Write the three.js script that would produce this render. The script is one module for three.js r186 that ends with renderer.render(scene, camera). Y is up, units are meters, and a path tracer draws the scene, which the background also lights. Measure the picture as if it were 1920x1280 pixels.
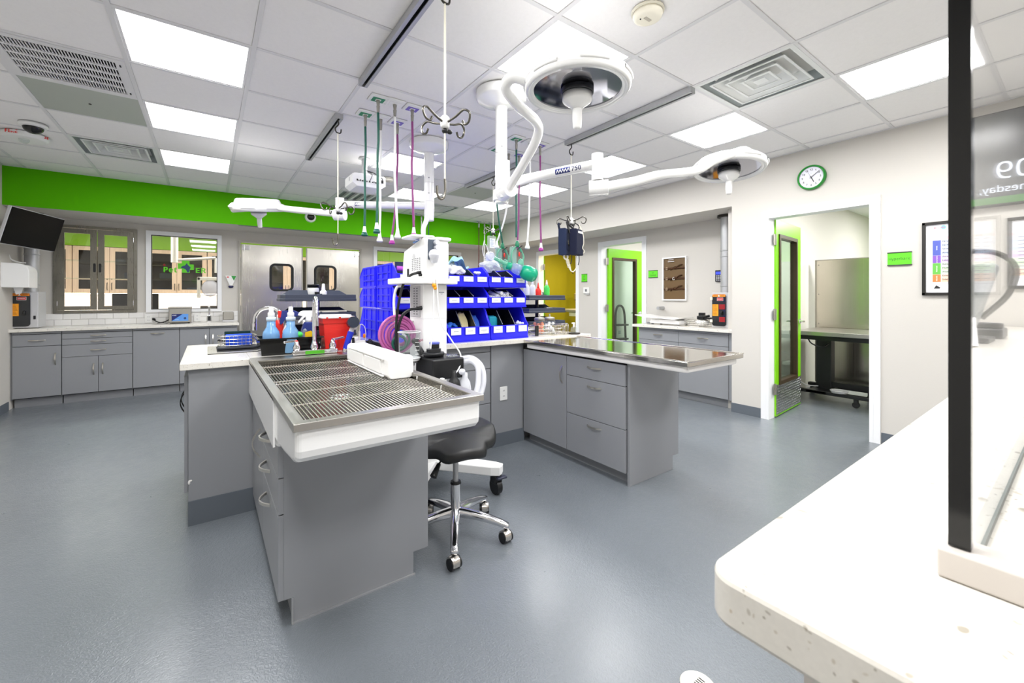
import * as THREE from 'three';
import { mergeGeometries } from 'three/addons/utils/BufferGeometryUtils.js';
import { Brush, Evaluator, SUBTRACTION } from 'three-bvh-csg';
import { RoundedBoxGeometry } from 'three/addons/geometries/RoundedBoxGeometry.js';
import { RectAreaLightUniformsLib } from 'three/addons/lights/RectAreaLightUniformsLib.js';

// ---------- camera, exposure ----------
// World: x runs along the green wall, y is up, z points towards the viewer's side (v = -z runs into the room).
const scene = new THREE.Scene();
scene.background = new THREE.Color(0x000000);
const FOCAL = 786.5, YAW = 0.628, CAMH = 1.26;
const camera = new THREE.PerspectiveCamera(2 * Math.atan(640 / FOCAL) * 180 / Math.PI, 1.5, 0.05, 60);
camera.position.set(0, CAMH, 0);
camera.rotation.set(0, -YAW, 0);
camera.setViewOffset(1920, 1280, 0, 83, 1920, 1280);
camera.updateProjectionMatrix();
camera.focus = 3.2; camera.userData.fStop = 11;
const renderer = new THREE.WebGLRenderer({ antialias: true });
renderer.toneMapping = THREE.LinearToneMapping;
renderer.toneMappingExposure = 2.05;
renderer.shadowMap.enabled = true;
RectAreaLightUniformsLib.init();
const PANEL_LIGHT = 10.5, PANEL_GLOW = 1.6;     // light of one 0.6 m ceiling panel, and the glow of its face
const BACK_LIGHT = 11, UNDER_LIGHT = 4;

// ---------- helpers ----------
let seed = 7;
const rnd = () => { seed = (seed * 1664525 + 1013904223) >>> 0; return seed / 4294967296; };
const rr = (a, b) => a + (b - a) * rnd();
const P3 = (u, y, v) => new THREE.Vector3(u, y, -v);
const names = new Map();
const numbered = (n) => { const k = names.get(n) || 0; names.set(n, k + 1); return k ? `${n}_${String(k).padStart(3, '0')}` : n; };
function boxUV(g) {                                     // texture coordinates in metres, by the face's main direction
  const p = g.attributes.position, n = g.attributes.normal, uv = new Float32Array(p.count * 2);
  for (let i = 0; i < p.count; i++) {
    const ax = Math.abs(n.getX(i)), ay = Math.abs(n.getY(i)), az = Math.abs(n.getZ(i));
    if (ay >= ax && ay >= az) { uv[2 * i] = p.getX(i); uv[2 * i + 1] = p.getZ(i); }
    else if (ax >= az) { uv[2 * i] = p.getZ(i); uv[2 * i + 1] = p.getY(i); }
    else { uv[2 * i] = p.getX(i); uv[2 * i + 1] = p.getY(i); }
  }
  g.setAttribute('uv', new THREE.BufferAttribute(uv, 2));
}
function clean(g, keep) {
  const o = g.index ? g.toNonIndexed() : g.clone();
  for (const k of Object.keys(o.attributes)) if (!['position', 'normal', 'uv'].includes(k)) o.deleteAttribute(k);
  if (!o.attributes.normal) o.computeVertexNormals();
  if (!keep || !o.attributes.uv) boxUV(o);
  o.morphAttributes = {};
  return o;
}
function geo(list, keep) { const l = (Array.isArray(list) ? list : [list]).map((g) => clean(g, keep)); return l.length > 1 ? mergeGeometries(l) : l[0]; }
const rootOf = new Map();
function mesh(name, g, mat) { const m = new THREE.Mesh(g, mat); m.name = name; m.castShadow = m.receiveShadow = true; return m; }
function thing(name, label, category, at = [0, 0, 0], group) {
  const o = new THREE.Group(); o.name = numbered(name); o.position.copy(P3(...at));
  o.userData = { label, category }; if (group) o.userData.group = group;
  scene.add(o); rootOf.set(o, o.position.clone()); return o;
}
// a part: geometry in world coordinates, moved into its parent's frame
function part(parent, name, list, mat, keep, label) {
  const g = geo(list, keep), o = rootOf.get(parent);
  g.translate(-o.x, -o.y, -o.z);
  const m = mesh(name, g, mat); parent.add(m); rootOf.set(m, o);
  if (label) m.userData.label = label;
  return m;
}
const parts = (parent, name, list, mat, keep) => list.map((g) => part(parent, name, g, mat, keep));     // alike pieces, each a part of its own
function solo(name, label, category, list, mat, group, keep) {      // a thing that is one mesh, origin at its base
  let g = geo(list, keep); g.computeBoundingBox();
  const b = g.boundingBox, c = new THREE.Vector3((b.min.x + b.max.x) / 2, b.min.y, (b.min.z + b.max.z) / 2);
  g.translate(-c.x, -c.y, -c.z);
  const m = mesh(numbered(name), g, mat); m.position.copy(c); m.userData = { label, category }; if (group) m.userData.group = group;
  scene.add(m); rootOf.set(m, c); return m;
}
function struct(name, list, mat, keep) { const m = mesh(name, geo(list, keep), mat); m.userData.kind = 'structure'; scene.add(m); rootOf.set(m, new THREE.Vector3()); return m; }
function structGroup(name) { const o = new THREE.Group(); o.name = name; o.userData.kind = 'structure'; scene.add(o); rootOf.set(o, new THREE.Vector3()); return o; }
function copy(src, at, label, turn = 0) {
  const c = src.clone(); c.name = numbered(src.name.replace(/_\d{3}$/, '')); c.userData = { ...src.userData, label: label || src.userData.label };
  if (at) c.position.copy(P3(...at)); c.rotation.y = turn; scene.add(c); return c;
}
// shapes
function B(u0, u1, y0, y1, v0, v1, r = 0, s = 2) {
  const w = u1 - u0, h = y1 - y0, d = v1 - v0;
  const g = r ? new RoundedBoxGeometry(w, h, d, s, r) : new THREE.BoxGeometry(w, h, d);
  g.translate((u0 + u1) / 2, (y0 + y1) / 2, -(v0 + v1) / 2); return g;
}
function tube(pts, r, seg, rad = 8, closed = false, curve) {
  const v = pts.map((p) => p.isVector3 ? p : P3(...p));
  const c = curve === 'line' ? polyPath(v) : new THREE.CatmullRomCurve3(v, closed, 'centripetal');
  const g = new THREE.TubeGeometry(c, seg || Math.max(4, v.length * 5), r, rad, closed);
  if (closed) return g;
  const caps = [g];
  for (const [t, s] of [[0, -1], [1, 1]]) {
    const p = c.getPointAt(t), d = c.getTangentAt(t).multiplyScalar(s), cap = new THREE.CircleGeometry(r, rad);
    cap.applyQuaternion(new THREE.Quaternion().setFromUnitVectors(new THREE.Vector3(0, 0, 1), d)); cap.translate(p.x, p.y, p.z); caps.push(cap);
  }
  return mergeGeometries(caps.map((q) => clean(q, true)));
}
function polyPath(v) { const c = new THREE.CurvePath(); for (let i = 1; i < v.length; i++) c.add(new THREE.LineCurve3(v[i - 1], v[i])); return c; }
function cyl(a, b, r0, r1 = r0, seg = 20, open = false) {            // from a to b
  const A = a.isVector3 ? a : P3(...a), Bv = b.isVector3 ? b : P3(...b), d = Bv.clone().sub(A), L = d.length();
  const g = new THREE.CylinderGeometry(r1, r0, L, seg, 1, open); g.translate(0, L / 2, 0);
  g.applyQuaternion(new THREE.Quaternion().setFromUnitVectors(new THREE.Vector3(0, 1, 0), d.normalize())); g.translate(A.x, A.y, A.z); return g;
}
function lathe(profile, u, y, v, seg = 28) { const g = new THREE.LatheGeometry(profile.map(([r, h]) => new THREE.Vector2(r, h)), seg); g.translate(u, y, -v); return g; }
function ext(pts, depth, bevel = 0, curve = 8) {                      // outline in x,y, thickness along z from 0 to depth
  const s = pts.isShape || pts.getPoints ? pts : new THREE.Shape(pts.map(([x, y]) => new THREE.Vector2(x, y)));
  return new THREE.ExtrudeGeometry(s, { depth: depth - 2 * bevel, bevelEnabled: bevel > 0, bevelSize: bevel, bevelThickness: bevel, bevelOffset: -bevel, bevelSegments: 2, curveSegments: curve }).translate(0, 0, bevel);
}
function roundRect(x0, y0, x1, y1, r) {
  const s = new THREE.Shape(); s.moveTo(x0 + r, y0); s.lineTo(x1 - r, y0); s.absarc(x1 - r, y0 + r, r, -Math.PI / 2, 0); s.lineTo(x1, y1 - r); s.absarc(x1 - r, y1 - r, r, 0, Math.PI / 2);
  s.lineTo(x0 + r, y1); s.absarc(x0 + r, y1 - r, r, Math.PI / 2, Math.PI); s.lineTo(x0, y0 + r); s.absarc(x0 + r, y0 + r, r, Math.PI, 1.5 * Math.PI); return s;
}
// faceV: outline (u, y) standing on the plane v, thickness away from the viewer. faceU: outline (v, y) on the plane u, thickness to -u.
const faceV = (g, v) => g.translate(0, 0, -v);
function faceU(g, u) { const m = new THREE.Matrix4().set(0, 0, -1, u, 0, 1, 0, 0, -1, 0, 0, 0, 0, 0, 0, 1); const q = clean(g, true).applyMatrix4(m);   // a mirror image: turn the triangles round
  for (const k of ['position', 'normal', 'uv']) { const a = q.attributes[k], n = a.itemSize, d = a.array; for (let t = 0; t < a.count; t += 3) for (let c = 0; c < n; c++) { const x = d[(t + 1) * n + c]; d[(t + 1) * n + c] = d[(t + 2) * n + c]; d[(t + 2) * n + c] = x; } }
  return q; }
const blob = (u, y, v, a, b = a, c = a, s = 12) => new THREE.SphereGeometry(1, s, Math.max(6, s * .7 | 0)).scale(a, b, c).translate(u, y, -v);
const torus = (u, y, v, R, r, ax = 'y', seg = 32, rad = 10) => { const g = new THREE.TorusGeometry(R, r, rad, seg); if (ax === 'y') g.rotateX(Math.PI / 2); if (ax === 'u') g.rotateY(Math.PI / 2); return g.translate(u, y, -v); };

// ---------- textures ----------
function dataTex(n, fn, srgb, m = n) {
  const d = new Uint8Array(n * m * 4);
  for (let j = 0; j < m; j++) for (let i = 0; i < n; i++) { const c = fn(i, j), k = 4 * (j * n + i); if (Array.isArray(c)) { d[k] = c[0]; d[k + 1] = c[1]; d[k + 2] = c[2]; } else d[k] = d[k + 1] = d[k + 2] = c; d[k + 3] = 255; }
  const t = new THREE.DataTexture(d, n, m); t.wrapS = t.wrapT = THREE.RepeatWrapping; t.magFilter = THREE.LinearFilter; t.minFilter = THREE.LinearMipmapLinearFilter; t.generateMipmaps = true;
  if (srgb) t.colorSpace = THREE.SRGBColorSpace; t.needsUpdate = true; return t;
}
function lattice(n, s) { const a = new Float32Array(n * n); let q = s; for (let i = 0; i < n * n; i++) { q = (q * 1664525 + 1013904223) >>> 0; a[i] = q / 4294967296; } return a; }
function noiseTile(size, cells, s, cellsY = cells) {
  const n = Math.max(cells, cellsY), L = lattice(n, s), sm = (t) => t * t * (3 - 2 * t);
  return (i, j) => { const x = i / size * cells, y = j / size * cellsY, a = Math.floor(x), b = Math.floor(y), f = sm(x - a), g = sm(y - b);
    const q = (p, r) => L[(r % cellsY) * n + (p % cells)]; return (q(a, b) * (1 - f) + q(a + 1, b) * f) * (1 - g) + (q(a, b + 1) * (1 - f) + q(a + 1, b + 1) * f) * g; };
}
function canvasTex(w, h, draw) {
  const c = document.createElement('canvas'); c.width = w; c.height = h; const x = c.getContext('2d'); draw(x, w, h);
  const t = new THREE.CanvasTexture(c); t.colorSpace = THREE.SRGBColorSpace; return t;
}
const rep = (t, x, y = x) => { const c = t.clone(); c.repeat.set(x, y); c.needsUpdate = true; return c; };
const fA = noiseTile(512, 128, 11), fB = noiseTile(512, 40, 5), fC = noiseTile(512, 9, 3);
const floorBump = dataTex(512, (i, j) => 255 * (.55 * fA(i, j) + .35 * fB(i, j) + .1 * fC(i, j)));
const floorRough = dataTex(512, (i, j) => { const q = .5 * fC(i, j) + .3 * fB(i, j) + .2 * fA(i, j); return [0, 255 * (.5 + .42 * q), 0]; });
const floorTone = dataTex(512, (i, j) => { const q = fC(i, j) * .6 + fB(i, j) * .4, k = 250 + 5 * q; return [k, k, k]; }, true);
const bA = noiseTile(512, 256, 21, 6), bB = noiseTile(512, 64, 8, 2), bC = noiseTile(512, 4, 9);
const brushRough = dataTex(512, (i, j) => [0, 255 * (.62 + .26 * bA(i, j) + .12 * bC(i, j)), 0]);
const brushBump = dataTex(512, (i, j) => 255 * (.7 * bA(i, j) + .3 * bB(i, j)));
const wvA = noiseTile(256, 3, 77, 5), wvB = noiseTile(256, 5, 78, 9), doorWave = dataTex(256, (i, j) => 255 * (.7 * wvA(i, j) + .3 * wvB(i, j)));
const tileTone = dataTex(256, (() => { const a = noiseTile(256, 128, 31), b = noiseTile(256, 24, 7); return (i, j) => { const k = 250 + 3 * a(i, j) + 2 * b(i, j); return [k, k, k]; }; })(), true);
const wallBump = dataTex(256, (() => { const a = noiseTile(256, 96, 13), b = noiseTile(256, 32, 17); return (i, j) => 255 * (.6 * a(i, j) + .4 * b(i, j)); })());
// quartz: pale ground with chips of several sizes and tints, 0.5 m across
const quartz = (() => {
  const n = 1024, d = new Float32Array(n * n * 3), a = noiseTile(n, 24, 3), b = noiseTile(n, 200, 4);
  for (let j = 0; j < n; j++) for (let i = 0; i < n; i++) { const k = 3 * (j * n + i), q = 6 * a(i, j) + 5 * b(i, j); d[k] = 238 + q; d[k + 1] = 236 + q; d[k + 2] = 231 + q; }
  let s = 99; const r = () => { s = (s * 1664525 + 1013904223) >>> 0; return s / 4294967296; };
  const tints = [[150, 142, 128], [176, 168, 155], [205, 196, 180], [120, 112, 100], [222, 216, 206], [190, 170, 140], [96, 92, 88]];
  for (let c = 0; c < 1500; c++) {
    const big = r() < .05, R = big ? 3 + 5 * r() : 1 + 2.2 * r(), cx = r() * n, cy = r() * n, an = r() * 3.14, st = 1 + r() * 1.2, t = tints[Math.floor(r() * r() * 7)], al = (big ? .45 : .3) + .4 * r();
    const ca = Math.cos(an), sa = Math.sin(an), rb = Math.ceil(R * 2.2);
    for (let y = -rb; y <= rb; y++) for (let x = -rb; x <= rb; x++) {
      const px = (x * ca + y * sa) / st, py = -x * sa + y * ca, e = Math.hypot(px, py) / R + .25 * (b((x + cx + n | 0) % n, (y + cy + n | 0) % n) - .5);
      if (e < 1) { const k = 3 * (((cy + y + n | 0) % n) * n + (cx + x + n | 0) % n), w = al * Math.min(1, (1 - e) * 3); for (let q = 0; q < 3; q++) d[k + q] += (t[q] - d[k + q]) * w; }
    }
  }
  return dataTex(n, (i, j) => { const k = 3 * (j * n + i); return [d[k], d[k + 1], d[k + 2]]; }, true);
})();
const woodTone = dataTex(256, (() => { const a = noiseTile(256, 90, 41, 3), b = noiseTile(256, 20, 12, 2); return (i, j) => { const q = a(i, j) * .6 + b(i, j) * .4; return [214 + 20 * q, 184 + 22 * q, 148 + 24 * q]; }; })(), true);
const plateBump = canvasTex(256, 256, (x) => { x.fillStyle = '#000'; x.fillRect(0, 0, 256, 256); x.fillStyle = '#fff';
  for (let j = 0; j < 8; j++) for (let i = 0; i < 8; i++) { x.save(); x.translate(i * 32 + 16, j * 32 + 16); x.rotate((i + j) % 2 ? .8 : -.8); x.beginPath(); x.ellipse(0, 0, 14, 4, 0, 0, 7); x.fill(); x.restore(); } });
plateBump.wrapS = plateBump.wrapT = THREE.RepeatWrapping; plateBump.colorSpace = THREE.NoColorSpace;

// ---------- materials ----------
const std = (color, roughness = .5, metalness = 0, more = {}) => new THREE.MeshStandardMaterial({ color, roughness, metalness, ...more });
const phy = (color, roughness, more = {}) => new THREE.MeshPhysicalMaterial({ color, roughness, ...more });
const M = {
  floor: phy(0x71777d, .5, { map: rep(floorTone, .6), bumpMap: rep(floorBump, 2.2), bumpScale: .0018, roughnessMap: rep(floorRough, .7), clearcoat: .55, clearcoatRoughness: .24 }),
  wall: std(0xd1cdc6, .75, 0, { bumpMap: rep(wallBump, 6), bumpScale: .0003 }),
  wallWhite: std(0xe6e3dc, .7),
  green: phy(0x58b800, .7, { specularIntensity: .25, bumpMap: rep(wallBump, 6), bumpScale: .0003 }),
  greenRoom: std(0x7fb000, .6),
  olive: std(0x8a8600, .7),
  door: std(0x7fd000, .32),
  tile: std(0xf5f3f2, .9, 0, { map: rep(tileTone, 3) }), tee: std(0xe0dfe0, .5), white: std(0xf2f2f0, .4),
  trim: std(0xf1f2f4, .4), base: std(0x60676f, .5),
  cab: std(0x8f9195, .36), cabEdge: std(0x9ea2a8, .4), dark: std(0x0c0d0f, .6), gap: std(0x17181a, .9),
  quartz: phy(0xf2f0ec, .22, { map: rep(quartz, 2), clearcoat: .2, clearcoatRoughness: .1 }),
  slab: std(0xf3f1ee, .25),
  steel: std(0xb9b6b0, .42, 1, { roughnessMap: rep(brushRough, 3), bumpMap: rep(brushBump, 3), bumpScale: .00004 }),
  steelDoor: std(0xcbc7be, .3, 1, { roughnessMap: rep(brushRough, 1.5), bumpMap: rep(doorWave, .5, .45), bumpScale: .012 }),
  steelDull: std(0xaaa79f, .55, 1), nickel: std(0xd2cec6, .28, 1), chrome: std(0xe6e6e8, .08, 1), alu: std(0xbdbec0, .5, .75), wire: std(0xd8d4cc, .22, 1), darkMetal: std(0x3a3733, .4, .6),
  lamp: phy(0xf7f7f6, .22, { clearcoat: .4, clearcoatRoughness: .08 }),
  plastic: std(0xf4f4f3, .35), plasticGrey: std(0xc9c9cb, .45), greyMid: std(0x77787c, .5), cream: std(0xeee9d8, .5),
  black: std(0x111214, .4), blackGloss: std(0x08090a, .12), rubber: std(0x1b1c1e, .65), seat: phy(0x0f1011, .42, { clearcoat: .15, clearcoatRoughness: .4 }),
  navy: std(0x101a33, .85), navyTray: std(0x343b4c, .45),
  blue: std(0x2b2aff, .28), blueDeep: std(0x1a1ae4, .33), blueHandle: std(0x1d34c8, .4),
  red: std(0xe8281c, .35), orange: std(0xf08a12, .5), yellow: std(0xf5c400, .5), green2: std(0x49d65a, .4), teal: std(0x00a078, .3),
  hoseGreen: std(0x0e5a4c, .4), hoseWhite: std(0xf3f3f3, .4), hosePurple: std(0x8c3a7c, .4), pink: std(0xc466a8, .35),
  glass: phy(0xffffff, .02, { transmission: 1, ior: 1.5, thickness: 0 }),
  glassGreen: phy(0xe9f5ef, .02, { transmission: 1, ior: 1.5, thickness: 0 }),
  clear: phy(0xf4f7f6, .08, { transmission: .9, ior: 1.4, thickness: 0 }),
  tealClear: phy(0xa8e8d4, .15, { transmission: .7, ior: 1.4, thickness: 0 }),
  milky: phy(0xf2f3f8, .35, { transmission: .4, thickness: 0 }),
  blueLiquid: phy(0x8fc6f6, .15, { transmission: .35, thickness: 0 }),
  paper: std(0xfafafa, .8), cloth: std(0xf3f3f3, .95), clothBlue: std(0x9bd0ee, .9),
  wood: std(0xffffff, .5, 0, { map: rep(woodTone, 1.5) }), frame: std(0x4a3a28, .4, .3),
  glow: new THREE.MeshStandardMaterial({ color: 0xffffff, emissive: 0xffffff, emissiveIntensity: PANEL_GLOW, roughness: .6 }),
  screenOff: phy(0x030304, .4, { specularIntensity: .25 }),
};
const picture = (tex, roughness = .6) => new THREE.MeshStandardMaterial({ map: tex, roughness });
// a flat print standing on the plane v (facing the viewer's side) or on the plane u (facing -u), given as a thin sheet with its own uv
function sheetV(u0, u1, y0, y1, v, t = .001) { const g = new THREE.PlaneGeometry(u1 - u0, y1 - y0); g.translate((u0 + u1) / 2, (y0 + y1) / 2, -v + t); return g; }
function sheetU(v0, v1, y0, y1, u) { const g = new THREE.PlaneGeometry(v1 - v0, y1 - y0); g.rotateY(-Math.PI / 2); g.translate(u - .001, (y0 + y1) / 2, -(v0 + v1) / 2); return g; }
function areaLight(u, y, v, w, d, I, color = 0xffffff) { const l = new THREE.RectAreaLight(color, I, w, d); l.position.copy(P3(u, y, v)); l.lookAt(u, y - 1, -v); scene.add(l); return l; }
// ---------- floor ----------
const uL = -1.79, uR = 4.68, CE = 2.68, vBack = 7.65;
struct('floor', B(uL - .2, 10.7, -.1, 0, -2.8, 11.4), M.floor);
// ---------- ceiling: grid of recessed tiles ----------
const T = .6096, GU = -1.0036, GV = 2.80;
const gu = (i) => GU + i * T, gv = (j) => GV + j * T;
const ceiling = struct('ceiling', B(uL - .12, 5.42, CE + .06, CE + .16, -2.7, 7.8), M.white);
const lights = [[1, 0], [1, 2], [1, 4], [4, -2], [4, 2], [5, 4], [7, 4], [7, 2], [7, 0], [7, -2], [7, -4], [1, -2], [1, -4], [4, -4], [1, -6], [4, -6], [7, -6]];
const special = new Map(lights.map(([i, j]) => [i + ',' + j, 'light']));
for (const k of ['0,1', '0,2', '0,4', '6,-3', '6,5', '4,5', '6,3']) special.set(k, 'own');
{
  const vEnd = 6.88, vStart = -2.6, tees = [], w = .012, y0 = CE, y1 = CE + .03;
  for (let i = -1; i <= 9; i++) { const u = gu(i); tees.push(B(u - w, u + w, y0, y1, vStart, vEnd)); }
  for (let j = -8; j <= 6; j++) { const v = gv(j); tees.push(B(uL, uR, y0 + .0004, y1, v - w, v + w)); }
  tees.push(B(uL, uL + .02, y0, y1, vStart, vEnd), B(uR - .02, uR, y0, y1, vStart, vEnd), B(uL, uR, y0, y1, vEnd - .02, vEnd));
  part(ceiling, 'grid_tee', tees, M.tee);
  const edgesU = [uL + .008, ...Array.from({ length: 11 }, (_, k) => gu(k - 1)), uR - .008], edgesV = [vStart, ...Array.from({ length: 15 }, (_, k) => gv(k - 8)), vEnd - .008];
  for (let a = 0; a + 1 < edgesU.length; a++) for (let b = 0; b + 1 < edgesV.length; b++) {
    const i = a - 2, j = b - 9;
    if (special.has(i + ',' + j)) continue;
    const u0 = edgesU[a] + w + .001, u1 = edgesU[a + 1] - w - .001, v0 = edgesV[b] + w + .001, v1 = edgesV[b + 1] - w - .001;
    if (u1 - u0 < .02 || v1 - v0 < .02) continue;
    const d = .004 + .0015 * rnd();
    part(ceiling, 'ceiling_tile', B(u0, u1, CE + d, CE + .04, v0, v1), M.tile);
  }
}
// ---------- ceiling light panels ----------
const lightLabels = {
  '1,0': 'nearest of the three square light panels in the row leading to the green wall', '1,2': 'middle of the three square light panels in the row leading to the green wall', '1,4': 'far light panel of the three in a row, close to the green wall',
  '4,-2': 'square ceiling light panel directly above the large surgical lamp', '4,2': 'ceiling light panel behind the far canopy and the projector', '5,4': 'ceiling light panel between the far lamp pole and the green wall',
  '7,4': 'ceiling light panel nearest the corner where green and cream walls meet', '7,2': 'ceiling light panel behind the purple hoses, second from the far corner', '7,0': 'ceiling light panel behind the white joint of the long lamp arm',
  '7,-2': 'ceiling light panel just beside the square air diffuser, above the oval-looking far lamp', '7,-4': 'large ceiling light panel cut by the black glass edge' };
for (const [i, j] of lights) {
  const u0 = gu(i) + .013, u1 = gu(i + 1) - .013, v0 = gv(j) + .013, v1 = gv(j + 1) - .013, uc = (u0 + u1) / 2, vc = (v0 + v1) / 2;
  const t = thing('ceiling_light', lightLabels[i + ',' + j] || 'square ceiling light panel over the near part of the room, out of view', 'light panel', [uc, CE, vc], lightLabels[i + ',' + j] ? 'square light panels in the ceiling grid' : 'light panels over the near part of the room');
  const f = .013;
  part(t, 'frame', [B(u0, u1, CE + .003, CE + .05, v0, v0 + f), B(u0, u1, CE + .003, CE + .05, v1 - f, v1), B(u0, u0 + f, CE + .003, CE + .05, v0 + f, v1 - f), B(u1 - f, u1, CE + .003, CE + .05, v0 + f, v1 - f)], M.tee);
  part(t, 'diffuser', B(u0 + f, u1 - f, CE + .012, CE + .05, v0 + f, v1 - f), M.glow);
  areaLight(uc, CE + .008, vc, .55, .55, PANEL_LIGHT);
}
// ---------- walls ----------
function wallV(u0, u1, v0, v1, h, holes, y0 = 0) {                    // wall along u with openings [u0,u1,y0,y1]
  const out = []; let u = u0;
  for (const [a, b, c, d] of [...holes].sort((p, q) => p[0] - q[0])) {
    if (a > u) out.push(B(u, a, y0, h, v0, v1));
    if (c > y0) out.push(B(a, b, y0, c, v0, v1));
    if (d < h) out.push(B(a, b, d, h, v0, v1)); u = b;
  }
  if (u < u1) out.push(B(u, u1, y0, h, v0, v1)); return out;
}
function wallU(u0, u1, v0, v1, h, holes, y0 = 0) {
  const out = []; let v = v0;
  for (const [a, b, c, d] of [...holes].sort((p, q) => p[0] - q[0])) {
    if (a > v) out.push(B(u0, u1, y0, h, v, a));
    if (c > y0) out.push(B(u0, u1, y0, c, a, b));
    if (d < h) out.push(B(u0, u1, d, h, a, b)); v = b;
  }
  if (v < v1) out.push(B(u0, u1, y0, h, v, v1)); return out;
}
struct('wall_left', wallU(uL - .12, uL, -2.7, vBack + .12, CE + .1, []), M.wall);
struct('wall_front', wallV(uL - .12, uR + .12, -2.72, -2.6, CE + .1, []), M.wall);
const wallBack = struct('wall_back', wallV(uL, 7.9, vBack, vBack + .12, CE + .1, [[-1.55, -.775, 1.055, 2.17], [-.635, .125, 1.085, 2.13], [.385, 2.225, 0, 2.12], [2.5, 4.17, .95, 2.12]]), M.wall);
struct('wall_soffit', B(uL, uR + .62, 2.262, CE + .1, 6.886, vBack), M.wall);
struct('trim_1', B(uL, uR, 2.258, CE, 6.88, 6.886), M.green);
struct('wall_right', wallU(uR, uR + .12, -2.6, 2.32, CE + .1, [[1.10, 1.97, 0, 2.10]]), M.wall);
struct('wall_header', B(uR, 5.3, 2.262, CE + .1, 2.32, 6.886), M.wall);
struct('wall_alcove_end', B(uR + .12, 10.6, 0, CE + .1, 2.32, 2.42), M.wall);
struct('wall_alcove', wallU(5.3, 5.42, 2.42, vBack, CE + .1, [[3.93, 4.79, 0, 2.13], [5.33, 6.42, 0, 2.11]]), M.wall);
// slot diffuser line under the soffit
struct('trim_2', B(.35, 2.55, 2.2575, 2.262, 6.93, 6.965), M.greyMid);
// baseboards (coved rubber)
struct('baseboard_right', [B(uR - .006, uR, 0, .1, -2.6, 1.05), B(uR - .006, uR, 0, .1, 2.02, 2.32), B(uR, uR + .02, 0, .1, 2.32, 2.326)], M.base);
struct('baseboard_left', B(uL, uL + .006, 0, .1, -2.6, 7.05), M.base);
// ---------- rooms behind ----------
struct('wall_treatment_back', B(-3.1, 7.9, 0, 2.78, 11.2, 11.3), M.wallWhite); struct('wall_treatment_left', B(-3.1, -3.0, 0, 2.78, 7.77, 11.2), M.wallWhite); struct('wall_treatment_right', B(7.8, 7.9, 0, 2.78, 7.77, 11.2), M.wallWhite);
struct('ceiling_treatment_room', B(-3.1, 7.9, 2.7, 2.8, 7.77, 11.3), M.white);
struct('trim_3', B(-3.0, 7.8, 2.205, 2.7, 10.82, 11.2), M.greenRoom);
struct('wall_hyperbaric_room', [B(10.5, 10.6, 0, 2.78, -.6, 2.42)], M.greenRoom);
struct('wall_hyperbaric_side', B(4.8, 10.6, 0, 2.78, -.7, -.6), M.wallWhite);
struct('ceiling_hyperbaric_room', B(4.8, 10.6, 2.68, 2.78, -.7, 2.42), M.white);
struct('wall_control_room', [B(7.6, 7.7, 0, 2.78, 2.42, 5.06), B(5.42, 7.9, 0, 2.78, 5.06, 5.14)], M.wallWhite);
struct('ceiling_control_room', B(5.42, 7.7, 2.5, 2.6, 2.42, 5.06), M.white);
struct('wall_scan_room', [B(7.8, 7.9, 0, 2.5, 5.14, vBack), B(5.42, 7.8, 0, 2.5, vBack - .02, vBack)], M.olive);
struct('ceiling_scan_room', B(5.42, 7.9, 2.4, 2.5, 5.14, vBack), M.white);
for (const [u, v, y, w, d, I] of [[-1.4, 9.2, 2.695, 1, .6, BACK_LIGHT], [.6, 9.2, 2.695, 1, .6, BACK_LIGHT], [2.6, 9.2, 2.695, 1, .6, BACK_LIGHT], [4.6, 9.2, 2.695, 1, .6, BACK_LIGHT], [6.2, .9, 2.675, .6, .6, 34], [8.6, .9, 2.675, .6, .6, 36], [6.5, 3.7, 2.495, .6, .6, 22]]) {
  const where = v > 8 ? 'treatment room ceiling panel light ' + (u < -1 ? 'behind the steel glazed cabinet' : u < 1 ? 'behind the logo window' : u < 3 ? 'behind the steel swing doors' : 'behind the far window') : v > 3 ? 'ceiling panel light of the small room behind the middle green door' : u < 7 ? 'panel light over the lift table beyond the Hyperbaric door' : 'panel light beyond the steel screen in the hyperbaric room';
  const t = thing('room_light', where, 'light panel', [u, y, v], v > 8 ? 'treatment room lights' : v > 3 ? 'control room lights' : 'hyperbaric room lights');
  part(t, 'diffuser', B(u - w / 2, u + w / 2, y - .01, y + .004, v - d / 2, v + d / 2), M.glow);
  areaLight(u, y - .013, v, w * .95, d * .95, I);
}
{
  const t = thing('downlight', 'round recessed downlight in the ceiling of the olive room', 'downlight', [6.6, 2.4, 6.4]);
  part(t, 'trim_ring', torus(6.6, 2.4, 6.4, .075, .012), M.white);
  part(t, 'lens', cyl([6.6, 2.396, 6.4], [6.6, 2.402, 6.4], .068), new THREE.MeshStandardMaterial({ color: 0xfff2d8, emissive: 0xffdca0, emissiveIntensity: 2.5 }));
  areaLight(6.6, 2.39, 6.4, .12, .12, 560, 0xffe6bb);
  areaLight(6.2, 2.39, 5.6, .12, .12, 420, 0xffe6bb);
  const t2 = copy(t, [6.2, 2.4, 5.6], 'round recessed downlight of the olive room, hidden by the door head');
  t.userData.group = 'olive room downlights'; t2.userData.group = 'olive room downlights';
}
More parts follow.
